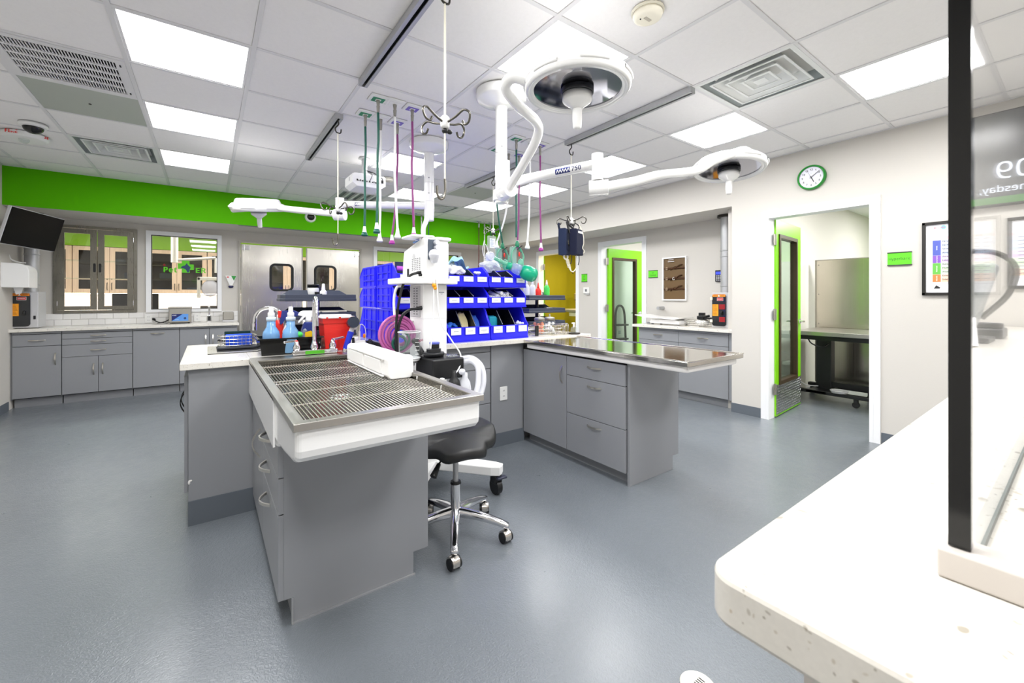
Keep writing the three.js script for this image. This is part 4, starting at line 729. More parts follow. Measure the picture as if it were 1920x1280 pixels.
{
  const t = thing('wet_tub', 'white wet tub with a stainless rim, open grid on top and a rounded front', 'tub', [.51, .70, 2.1]);
  const body = new THREE.Shape([[1.33, .884], [1.33, .815], [1.335, .795], [1.35, .78], [1.385, .768], [1.56, .745], [1.775, .725], [1.775, .703], [2.895, .703], [2.895, .745], [2.895, .884]].map(([x, y]) => new THREE.Vector2(x, y)));
  // solid with rounded edges, hollowed for the steel pan
  const solid = new THREE.ExtrudeGeometry(body, { depth: .619 - .032, bevelEnabled: true, bevelSize: .016, bevelThickness: .016, bevelOffset: -.016, bevelSegments: 4 }).translate(0, 0, .016);
  const bA = new Brush(faceU(solid, .822)), bB = new Brush(clean(B(.226, .80, .785, .95, 1.352, 2.77))); bA.updateMatrixWorld(); bB.updateMatrixWorld();
  const hollow = new Evaluator().evaluate(bA, bB, SUBTRACTION).geometry; hollow.clearGroups();
  part(t, 'body', hollow, M.lamp, false, 'white body with rounded front');
  parts(t, 'apron', [B(.196, .203, .704, .884, 1.775, 2.893), B(.822, .829, .704, .884, 1.775, 2.893)], M.lamp);
  const rim = .90;
  part(t, 'rim', [B(.196, .829, .877, rim, 1.318, 1.329, .002), B(.196, .206, .877, rim, 1.329, 2.91), B(.819, .829, .877, rim, 1.329, 2.91), B(.206, .228, .894, rim, 1.329, 2.76), B(.797, .819, .894, rim, 1.329, 2.76), B(.228, .797, .894, rim, 1.329, 1.354)], M.steel);
  part(t, 'back_deck', B(.206, .819, .893, rim, 2.76, 2.925), M.steel);
  const pan = (() => { // dished bottom falling to the drain
    const p = [], ix = [], N = 10; for (let a = 0; a <= N; a++) for (let b = 0; b <= N; b++) { const u = .23 + (.795 - .23) * a / N, v = 1.355 + (2.765 - 1.355) * b / N; p.push(u, .815 - .025 * Math.sin(Math.PI * a / N) * Math.sin(Math.PI * b / N), -v); }
    for (let a = 0; a < N; a++) for (let b = 0; b < N; b++) { const i = a * (N + 1) + b; ix.push(i, i + 1, i + N + 1, i + 1, i + N + 2, i + N + 1); }
    const g = new THREE.BufferGeometry(); g.setAttribute('position', new THREE.Float32BufferAttribute(p, 3)); g.setIndex(ix); g.computeVertexNormals(); return g; })();
  part(t, 'basin', [pan, B(.227, .23, .79, .895, 1.353, 2.768), B(.795, .798, .79, .895, 1.353, 2.768), B(.23, .795, .79, .895, 1.353, 1.356), B(.23, .795, .79, .899, 2.762, 2.766)], std(0x8f8c86, .2, 1, { side: THREE.DoubleSide, roughnessMap: rep(brushRough, 3) }));
  part(t, 'drain', [cyl([.50, .788, 2.05], [.50, .796, 2.05], .045), torus(.50, .796, 2.05, .04, .006)], M.chrome);
  for (const u of [.796]) for (const v of [1.6, 1.85]) part(t, 'rack_peg', blob(.794, .88, v, .004, .012, .006), M.chrome);
  // two grids: wires along the tub, carried by cross bars
  for (const [v0, v1, bars] of [[1.385, 2.165, [1.44, 1.69, 1.925, 2.14]], [2.175, 2.735, [2.205, 2.445, 2.70]]]) {
    const g = thing('tub_grid', v0 < 2 ? 'chrome wire grid over the front half of the tub' : 'chrome wire grid over the rear half of the tub, under the white dispenser', 'grid', [.51, .86, (v0 + v1) / 2], 'wire grids in the tub');
    const wire = clean(cyl([0, 0, 0], [0, 0, v1 - v0], .0026, .0026, 8));
    for (let k = 0; k < 43; k++) { const m = mesh('wire', wire, M.wire); m.position.copy(P3(.238 + k * .0130, .872, v0)).sub(g.position); g.add(m); }
    for (const v of bars) part(g, 'cross_bar', cyl([.234, .8665, v], [.79, .8665, v], .0046, .0046, 10), M.wire);
    for (const u of [.2345, .789]) part(g, 'side_rod', cyl([u, .868, v0], [u, .868, v1], .0036, .0036, 10), M.wire);
  }
}
{ // white wall-bracket style dispenser lying on the grid
  const t = thing('roll_dispenser', 'long white plastic dispenser box lying on the tub grid', 'dispenser', [.77, .875, 2.3]);
  const W1 = .118, g = ext(roundRect(0, 0, W1, .105, .02), .72, .004, 8);
  part(t, 'body', g.translate(.683, .8755, -2.64), M.plastic);
  part(t, 'end_cap', ext(roundRect(-.003, -.001, W1 + .003, .108, .022), .03, .005).translate(.683, .8762, -1.945), M.plastic);
  part(t, 'side_panel', [B(.676, .684, .89, .955, 2.02, 2.27, .002), B(.676, .684, .89, .955, 2.3, 2.55, .002), B(.674, .684, .9605, .968, 1.98, 2.6, .002), B(.674, .684, .879, .886, 1.98, 2.6, .002)], M.plastic);
}
// ---------- tap on the tub deck ----------
{
  const t = thing('deck_tap', 'chrome bridge tap with a tall spout and two lever handles on the tub deck', 'tap', [.55, .9, 2.87]);
  part(t, 'bridge', [ext(roundRect(.418, .902, .685, .932, .012), .05, .008).translate(0, 0, -2.90)], M.chrome);
  part(t, 'riser', [lathe([[0, .93], [.02, .93], [.023, .945], [.018, .965], [.011, .985], [0, .985]], .545, 0, 2.875), tube([[.545, .975, 2.875], [.545, 1.18, 2.875], [.545, 1.235, 2.86], [.541, 1.256, 2.82], [.537, 1.24, 2.775], [.534, 1.19, 2.755], [.531, 1.12, 2.74]], .0115, 60, 14)], M.chrome);
  part(t, 'nozzle', cyl([.531, 1.085, 2.735], [.531, 1.125, 2.741], .0145, .0135), M.chrome);
  for (const [u, s, c] of [[.445, -1, M.red], [.655, 1, M.blueHandle]]) { const h = part(t, 'lever', [lathe([[0, .932], [.02, .932], [.022, .95], [.014, .972], [.012, .985], [0, .988]], u, 0, 2.875), ext(roundRect(-.006, 0, .07, .014, .006), .02, .004).rotateZ(.12 * s).rotateY(s < 0 ? Math.PI : .35).translate(u, .984, -2.875 + (s < 0 ? -.01 : .01) + .0)], M.chrome); part(h, 'index', blob(u, .99, 2.875, .008, .004, .008), c); }
  part(t, 'green_mark', B(.49, .60, .906, .927, 2.846, 2.849), std(0x49a818, .5));
}
{
  const t = thing('sink_tap', 'arched chrome tap over the island sink, behind the blue bottles', 'tap', [.47, .9, 3.72]);
  part(t, 'spout', tube([[.47, .9, 3.72], [.47, 1.08, 3.72], [.462, 1.13, 3.725], [.43, 1.168, 3.75], [.385, 1.175, 3.79], [.335, 1.155, 3.83], [.307, 1.11, 3.852], [.30, 1.05, 3.858]], .014, 60, 14), M.chrome);
  part(t, 'nozzle', cyl([.30, 1.0, 3.858], [.30, 1.055, 3.858], .017, .016), M.chrome);
  part(t, 'base', lathe([[0, 0], [.03, 0], [.03, .01], [.02, .02], [0, .02]], .47, .9, 3.72), M.chrome);
}
{
  const t = thing('island_sink', 'steel drop-in sink at the island end, behind the sponge basket', 'sink', [.14, .9, 3.5]);
  part(t, 'rim', [B(.0, .42, .9, .9045, 3.24, 3.30), B(.0, .42, .9, .9045, 3.68, 3.74), B(.0, .05, .9, .9045, 3.30, 3.68), B(.37, .42, .9, .9045, 3.30, 3.68)], M.steel);
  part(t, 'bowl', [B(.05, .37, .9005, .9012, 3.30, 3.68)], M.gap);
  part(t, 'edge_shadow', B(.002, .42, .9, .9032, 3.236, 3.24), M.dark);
}
{
  const t = thing('sponge_basket', 'wire basket of blue and green scouring pads on a dark tray by the sink', 'basket', [.18, .905, 3.52]);
  const u0 = .075, u1 = .265, v0 = 3.45, v1 = 3.58;
  part(t, 'tray', ext(roundRect(u0 - .02, v0 - .02, u1 + .02, v1 + .02, .02), .016, .004).rotateX(-Math.PI / 2).translate(0, .905, 0), std(0x3b3e44, .5));
  const rings = [.93, .95, .972, .995]; for (const y of rings) part(t, 'wire_ring', tube([[u0, y, v0], [u1, y, v0], [u1, y, v1], [u0, y, v1]].map((p) => P3(...p)), .0022, 40, 6, true), M.wire);
  for (let k = 0; k <= 8; k++) { const u = u0 + (u1 - u0) * k / 8; part(t, 'wire_upright', tube([[u, .921, v0], [u, .996, v0]], .0018, 2, 6), M.wire); part(t, 'wire_upright', tube([[u, .921, v1], [u, .996, v1]], .0018, 2, 6), M.wire); }
  solo('scouring_pad', 'dark green scouring pad standing in the wire basket', 'pad', B(.095, .25, .923, 1.022, 3.525, 3.545, .006), std(0x0e3030, .9));
  solo('scouring_pad', 'bright blue scouring pad standing in front in the wire basket', 'pad', B(.1, .255, .923, 1.005, 3.465, 3.488, .006), std(0x2b56d8, .9));
  part(t, 'handle_clip', [cyl([.055, .97, 3.46], [.085, .968, 3.46], .008)], M.black);
}
// ---------- caddy and cleaning bottles ----------
{
  const t = thing('cleaning_caddy', 'glossy black plastic caddy holding cleaning bottles behind the tub tap', 'caddy', [.42, .9, 3.07]);
  const wall = (y0, y1, e0, e1) => { const o = (e) => [[.255 - e, 2.955 - e], [.605 + e, 2.955 - e], [.605 + e, 3.205 + e], [.255 - e, 3.205 + e]];
    const a = o(e0), b = o(e1), p = [], ix = []; for (let k = 0; k < 4; k++) { const n = (k + 1) % 4; p.push(a[k][0], y0, -a[k][1], a[n][0], y0, -a[n][1], b[n][0], y1, -b[n][1], b[k][0], y1, -b[k][1]); const q = 4 * k; ix.push(q, q + 1, q + 2, q, q + 2, q + 3); }
    const g = new THREE.BufferGeometry(); g.setAttribute('position', new THREE.Float32BufferAttribute(p, 3)); g.setIndex(ix); g.computeVertexNormals(); return g; };
  const bm = std(0x0b0c0d, .12, 0, { side: THREE.DoubleSide });
  part(t, 'body', [wall(.902, .998, -.012, 0), wall(.91, .998, -.016, -.006), B(.267, .593, .901, .908, 2.967, 3.193)], bm);
  part(t, 'rim', [B(.243, .617, .996, 1.006, 2.943, 2.96, .003), B(.243, .617, .996, 1.006, 3.2, 3.217, .003), B(.243, .26, .996, 1.006, 2.955, 3.205, .003), B(.6, .617, .996, 1.006, 2.955, 3.205, .003)], M.blackGloss);
  part(t, 'handle', [tube([[.43, 1.0, 2.955], [.43, 1.06, 3.0], [.43, 1.09, 3.08], [.43, 1.06, 3.16], [.43, 1.0, 3.205]], .011, 30)], M.black);
  const cx = .545; 
  const blue = (label, u, v) => { const b = thing('spray_bottle', label, 'bottle', [u, .909, v], 'bottles of blue liquid in the black caddy');
    part(b, 'liquid_body', lathe([[0, 0], [.044, 0], [.048, .006], [.048, .115], [.044, .135], [.026, .165], [.024, .2], [0, .2]], u, .909, v, 24), M.blueLiquid);
    part(b, 'neck', lathe([[0, .2], [.026, .2], [.028, .212], [.027, .225], [0, .225]], u, .909, v, 24), phy(0xdcebf7, .3, { transmission: .3, thickness: 0 }));
    part(b, 'cap', lathe([[0, .225], [.02, .225], [.02, .252], [.0135, .258], [.0125, .29], [0, .292]], u, .909, v, 20), M.white); };
  blue('bottle of pale blue liquid with a white cap, nearest the steel doors', .325, 3.03); blue('bottle of pale blue liquid with a white cap, beside the spray cleaner', .43, 2.995);
  const sp = thing('spray_cleaner', 'navy and yellow labelled cleaner bottle with a white trigger head', 'bottle', [.545, .909, 3.06]);
  part(sp, 'body', ext((() => { const s = new THREE.Shape(); s.moveTo(-.045, 0); s.lineTo(.045, 0); s.lineTo(.048, .09); s.quadraticCurveTo(.045, .15, .022, .185); s.lineTo(-.022, .185); s.quadraticCurveTo(-.045, .15, -.048, .09); return s; })(), .055, .006).translate(.545, .909, -3.0875), std(0x1b2f7a, .35));
  part(sp, 'label', [ext([[-.03, .05], [.042, .05], [.044, .09], [.01, .13], [-.025, .12]], .002).translate(.545, .909, -3.0325), B(.505, .588, .93, .958, 3.029, 3.031)], M.yellow);
  part(sp, 'trigger_head', [lathe([[0, .185], [.02, .185], [.02, .205], [.014, .215], [0, .215]], .545, .909, 3.06), ext((() => { const s = new THREE.Shape(); s.moveTo(-.062, .232); s.quadraticCurveTo(-.06, .256, -.03, .262); s.lineTo(.02, .262); s.quadraticCurveTo(.05, .255, .052, .235); s.lineTo(.018, .22); s.lineTo(.016, .205); s.lineTo(-.016, .205); s.lineTo(-.02, .222); s.lineTo(-.05, .19); s.lineTo(-.06, .18); s.lineTo(-.062, .188); s.lineTo(-.038, .225); return s; })(), .024, .003).translate(.545, .909, -3.072)], M.white);
  const s2 = thing('spray_cleaner', 'white bottle with a red, white and navy trigger head behind the blue bottles', 'bottle', [.44, .909, 3.14]);
  part(s2, 'body', lathe([[0, 0], [.036, 0], [.038, .02], [.038, .13], [.018, .18], [0, .18]], .44, .909, 3.14, 20), M.white);
  part(s2, 'trigger_head', ext([[-.05, .225], [-.045, .262], [.03, .262], [.07, .245], [.06, .225], [.022, .22], [.018, .18], [-.018, .18], [-.022, .205], [-.045, .17], [-.055, .175]], .026, .003).translate(.44, .909, -3.153), std(0x22307c, .4));
  part(s2, 'nozzle', B(.375, .40, 1.125, 1.17, 3.128, 3.152, .004), M.red);
  const s3 = thing('squeeze_bottle', 'red bodied bottle standing at the back of the black caddy', 'bottle', [.395, .909, 3.17]);
  part(s3, 'body', lathe([[0, 0], [.026, 0], [.028, .02], [.028, .17], [.016, .2], [0, .2]], .385, .909, 3.168, 18), M.red); part(s3, 'cap', lathe([[0, .2], [.014, .2], [.012, .235], [0, .237]], .385, .909, 3.168, 16), M.white);
  const s4 = thing('scrub_brush', 'curved clear and green scrub brush leaning in the black caddy', 'brush', [.53, .909, 2.99]);
  part(s4, 'handle', tube([[.515, .915, 2.985], [.505, 1.0, 2.985], [.5, 1.035, 2.99], [.52, 1.05, 2.99]], .01, 20), M.clear); part(s4, 'head', blob(.47, 1.02, 2.985, .03, .02, .02), M.green2);
}
{
  const t = thing('sharps_bin', 'red sharps bin with a white lid beside the black caddy', 'bin', [.715, .9, 3.06]);
  const taper = (y0, y1, a0, a1, m, n, r0 = .02) => { const g = new THREE.BoxGeometry(1, y1 - y0, 1, 1, 1, 1), p = g.attributes.position; for (let i = 0; i < p.count; i++) { const k = p.getY(i) > 0 ? a1 : a0; p.setX(i, p.getX(i) * k[0]); p.setZ(i, p.getZ(i) * k[1]); } g.computeVertexNormals(); return g.translate(.715, (y0 + y1) / 2, -3.06); };
  part(t, 'body', [taper(.901, 1.115, [.155, .14], [.19, .17])], M.red);
  part(t, 'rib', [taper(.915, .985, [.02, .152], [.014, .16])], std(0xc41e16, .4)); part(t, 'collar', taper(1.085, 1.118, [.197, .177], [.2, .18]), std(0xd6231a, .4));
  part(t, 'lid', [ext(roundRect(-.108, -.098, .108, .098, .02), .012, .004).rotateX(-Math.PI / 2).translate(.715, 1.118, -3.06), ext(roundRect(-.09, -.08, .09, .08, .02), .012, .005).rotateX(-Math.PI / 2).translate(.715, 1.129, -3.06)], std(0xf4eeee, .4));
  for (const u of [.64, .72, .80]) part(t, 'lid_clip', B(u - .006, u + .006, 1.119, 1.128, 2.957, 2.963), M.red);
}
{
  const t = thing('blood_lancet_handle', 'handheld exam instrument with a blue grip and a dark round head', 'instrument', [.76, .9, 2.905]);
  part(t, 'grip', cyl([.742, .915, 2.91], [.778, 1.03, 2.905], .017, .02, 20), M.blueHandle); part(t, 'base', cyl([.738, .9, 2.911], [.743, .918, 2.91], .018, .018), M.chrome);
  part(t, 'neck', [cyl([.778, 1.03, 2.905], [.788, 1.075, 2.9], .016, .012), blob(.80, 1.06, 2.9, .016, .02, .014)], M.plasticGrey); part(t, 'head', [cyl([.788, 1.085, 2.93], [.785, 1.095, 2.87], .034, .038, 28), cyl([.788, 1.0855, 2.931], [.788, 1.085, 2.93], .02)], std(0x15243a, .3));
}
{
  const t = thing('handheld_doppler', 'small white device with a printed label, black probe and curly white lead', 'device', [.83, .9, 2.92]);
  part(t, 'housing', B(.80, .872, .901, .968, 2.9, 2.93, .006), M.white);
  part(t, 'label', sheetV(.805, .867, .915, .962, 2.899), picture(canvasTex(64, 48, (x) => { x.fillStyle = '#fff'; x.fillRect(0, 0, 64, 48); x.fillStyle = '#667'; for (let k = 0; k < 4; k++) x.fillRect(6, 8 + k * 9, 20 + (k * 17) % 26, 4); x.fillStyle = '#5a4fb0'; x.fillRect(38, 10, 16, 12); })), true);
  part(t, 'stalk', B(.83, .842, .968, 1.03, 2.912, 2.922, .002), M.white); part(t, 'orange_tip', blob(.872, .995, 2.93, .009, .016, .009), M.orange);
  part(t, 'probe', tube([[.785, .905, 2.893], [.79, .95, 2.893], [.788, .99, 2.895]], .009, 10), M.black);
  part(t, 'lead', tube([[.836, 1.03, 2.916], [.845, 1.075, 2.92], [.872, 1.06, 2.93], [.885, 1.01, 2.935], [.88, .94, 2.93], [.9, .92, 2.9], [.95, .915, 2.9]], .003, 60, 6), M.white);
}
solo('cable_bundle', 'tangle of black, white and blue leads lying between the bins and the tub', 'cable', (() => { const l = []; for (let k = 0; k < 9; k++) l.push(tube([[.87 + .02 * k, .905 + .004 * (k % 3), 2.9 + .004 * k], [.9 + rr(-.02, .04), .93 + rr(0, .04), 2.93 + rr(0, .05)], [.95 + rr(-.02, .03), .92 + rr(0, .03), 2.93 + rr(0, .05)], [1.0 + rr(-.03, .03), .905, 2.91 + rr(0, .03)]], .004, 20, 6)); return l; })(), M.black).userData.kind = 'stuff';
// ---------- tray towers ----------
function trayTower(label, u, v, group) {
  const t = thing('tray_tower', label, 'tray tower', [0, 0, 0], group), w = .255, d = .17;
  part(t, 'post', [cyl([0, 0, 0], [0, .40, 0], .018), lathe([[0, 0], [.09, 0], [.09, .008], [.03, .02], [0, .02]], 0, 0, 0)], M.black);
  for (const [y, k] of [[.335, 1], [.205, 1.0], [.075, 1.0]]) {
    const o = new THREE.Shape([[-w, -d * .55], [-w + .02, -d], [w - .02, -d], [w, -d * .55], [w - .0, d * .4], [w - .07, d], [-w + .07, d], [-w, d * .4]].map(([x, z]) => new THREE.Vector2(x * k, z)));
    const tr = part(t, 'tray', [new THREE.ExtrudeGeometry(o, { depth: .012, bevelEnabled: true, bevelSize: .008, bevelThickness: .004, bevelSegments: 2 }).rotateX(-Math.PI / 2).translate(0, y, 0)], M.navyTray);
    const ring = new THREE.Shape(o.getPoints()), inn = o.getPoints().map((p) => new THREE.Vector2(p.x * .95, p.y * .93)); ring.holes.push(new THREE.Path(inn));
    part(tr, 'rim', new THREE.ExtrudeGeometry(ring, { depth: .03, bevelEnabled: true, bevelSize: .004, bevelThickness: .003, bevelSegments: 1 }).rotateX(-Math.PI / 2).translate(0, y + .012, 0), M.navyTray);
    part(tr, 'divider', [B(-.004, .004, y + .012, y + .05, -d * .9, d * .9)], M.navyTray);
    part(tr, 'raised_back', [ext([[-w + .01, 0], [w - .01, 0], [w - .075, .05], [-w + .075, .05]], .012, .003).rotateX(-.5).translate(0, y + .03, -d * .35)], M.navyTray);
  }
  t.position.copy(P3(u, CT, v)); return t;
}
trayTower('navy tiered tray stand behind the caddy, black-lidded jar on top', .675, 3.45, 'navy tiered tray stands on the island');
trayTower('navy tiered tray stand beyond the blue bins, squeeze bottles on top', 2.79, 3.40, 'navy tiered tray stands on the island');
{
  const y = CT + .35;
  const bottle = (name, label, cat, u, v, prof, m, capProf, cm, group) => { const t = thing(name, label, cat, [u, y, v], group); part(t, 'body', lathe(prof, u, y, v, 24), m); if (capProf) part(t, 'cap', lathe(capProf, u, y, v, 20), cm); return t; };
  bottle('jar', 'white jar with a black lid on top of the tray stand before the steel doors', 'jar', .66, 3.52, [[0, 0], [.04, 0], [.04, .075], [.036, .085], [0, .085]], M.white, [[0, .085], [.042, .085], [.042, .105], [.04, .108], [0, .108]], M.black);
  const d = bottle('dropper_bottle', 'small white bottle with a pale green base label on the tray stand', 'bottle', .70, 3.36, [[0, 0], [.024, 0], [.024, .052], [.014, .062], [0, .062]], M.white, [[0, .062], [.014, .062], [.009, .11], [0, .112]], M.white);
  part(d, 'label', cyl([.70, y + .004, 3.36], [.70, y + .018, 3.36], .0245, .0245, 24), std(0xa8d8a0, .6));
  const sq = (l, u, v, m, h) => bottle('squeeze_bottle', l, 'bottle', u, v, [[0, 0], [.03, 0], [.031, .01], [.031, h], [.02, h + .025], [.012, h + .03], [0, h + .03]], m, [[0, h + .03], [.013, h + .03], [.011, h + .045], [.004, h + .085], [0, h + .087]], m === M.green2 ? M.white : m, 'squeeze bottles on the tray stand');
  sq('green squeeze bottle with a white pointed nozzle on the tray stand', 2.865, 3.33, M.green2, .105);
  sq('red squeeze bottle with a long thin nozzle on the tray stand', 2.775, 3.36, M.red, .075);
  const wb = M.milky; sq('translucent white wash bottle next to the red squeeze bottle', 2.70, 3.36, wb, .11); sq('translucent white wash bottle half hidden by the top blue bin', 2.63, 3.37, wb, .11);
  bottle('dropper_bottle', 'tiny white bottle between the red and green squeeze bottles', 'bottle', 2.825, 3.37, [[0, 0], [.014, 0], [.014, .05], [.008, .06], [0, .06]], M.white, [[0, .06], [.008, .06], [.007, .085], [0, .087]], M.white);
  solo('folded_paper', 'crumpled white tissue lying in the middle tray beyond the blue bins', 'paper', [blob(2.86, CT + .243, 3.33, .06, .012, .05), blob(2.92, CT + .24, 3.33, .04, .01, .04)], M.paper);
  solo('paper_stack', 'cream papers lying in the middle tray of the stand before the steel doors', 'papers', [B(.62, .8, CT + .24, CT + .252, 3.33, 3.5), B(.66, .86, CT + .252, CT + .26, 3.33, 3.48)], M.cream);
}
// ---------- blue bins ----------
const labelTex = [0, 1, 2].map((k) => canvasTex(128, 96, (x) => { x.fillStyle = '#fbfbfd'; x.fillRect(0, 0, 128, 96); x.fillStyle = '#8a8fa0'; x.fillRect(34 - 6 * k, 44, 60 + 10 * k, 5); if (k === 2) x.fillRect(46, 56, 40, 4); }));
const labelMats = labelTex.map((t) => picture(t));
function bin(w, d, h, lip, open, dividers) {                          // stack bin, front at v = 0, body behind
  const t = thing('storage_bin', '', 'bin', [0, 0, 0]), th = .004, pos = [];
  const sideShape = () => new THREE.Shape([[0, 0], [0.012, 0], [d, 0], [d, h], [.10, h], [.035, lip + .04], [0, lip]].map(([x, y]) => new THREE.Vector2(x, y)));
  const sideAt = (x) => faceU(ext(sideShape(), th), x + th / 2 + .0);
  part(t, 'shell', [sideAt(th / 2), sideAt(w - th / 2), B(th, w - th, 0, th, .0, d), B(th, w - th, th, lip, 0, th), B(th, w - th, th, h, d - th, d), B(-.004, w + .004, h - .008, h, .10, d + .002), ].slice(0, 5), M.blue);
  part(t, 'top_rim', [B(-.006, .006, h - .01, h + .002, .10, d), B(w - .006, w + .006, h - .01, h + .002, .10, d), B(0, w, h - .01, h + .002, d - .006, d + .004)], M.blue);
  part(t, 'front_rail', [B(0, w, lip - .004, lip + .004, -.006, .006), tube([[.0, lip, .0], [0, lip + .04, .035], [0, h, .10]], .005, 8, 6), tube([[w, lip, .0], [w, lip + .04, .035], [w, h, .10]], .005, 8, 6)], M.blue);
  part(t, 'base_flange', [ext([[.012, 0], [w - .012, 0], [w, -.0], [w, .012], [0, .012], [0, 0]], .02).translate(0, -.001, -.012)], M.blueDeep);
  // recessed ribs of the side walls
  for (const sx of [-.0035, w + .0035]) { const r = []; for (const z of [.12, d * .42, d * .7, d - .02]) r.push(B(sx - .0035, sx + .0035, .01, h - .012, z - .007, z + .007)); for (const y of [h * .33, h * .62]) r.push(B(sx - .0035, sx + .0035, y - .005, y + .005, .12, d - .02)); part(t, 'side_rib', r, M.blue); }
  for (let k = 0; k < 3; k++) { const a = w * (k + .12) / 3 + .006, b = w * (k + .86) / 3; const l = part(t, 'label', sheetV(a, b, lip * .50, lip * .97, -.0065), labelMats[k], true); part(t, 'label_holder', [B(a - .004, b + .004, lip * .44, lip * .99, -.0055, -.001)], M.blueDeep); }
  if (dividers) for (const k of [1, 2]) { const x = w * k / 3; part(t, 'divider', [faceU(ext([[.02, .004], [d - .006, .004], [d - .006, h - .02], [.11, h - .02], [.02, lip + .02]], .003), x)], M.black, false, 'black divider'); part(t, 'divider_edge', tube([[x - .0015, lip + .012, .018], [x - .0015, h - .022, .112]], .003, 2, 6), M.plasticGrey); }
  return t;
}
{
  const big = bin(.392, .47, .265, .115, .2, true), mid = bin(.392, .44, .17, .085, .2, true);
  const rows = [['bottom', big, .9015, 2.955], ['middle', mid, 1.172, 2.985], ['top', mid, 1.346, 2.985]], cols = [['behind the white equipment tower', 1.125], ['in the middle stack', 1.527], ['in the stack nearest the exam table', 1.929]];
  const used = new Set();
  for (const [rn, proto, y, v] of rows) for (const [cn, u] of cols) {
    const o = used.has(proto) ? copy(proto) : (used.add(proto), proto);
    o.position.copy(P3(u, y, v)); o.userData.label = `${rn} blue storage bin ${cn}`; o.userData.group = 'blue storage bins facing the viewer';
    // the bin of the other side of the island stands back to back with it, turned round
    const q = copy(proto, [u + .392, y, 3.905], `${rn} blue bin facing away, ${cn}`, Math.PI); q.userData.group = 'blue storage bins facing away';
  }
}
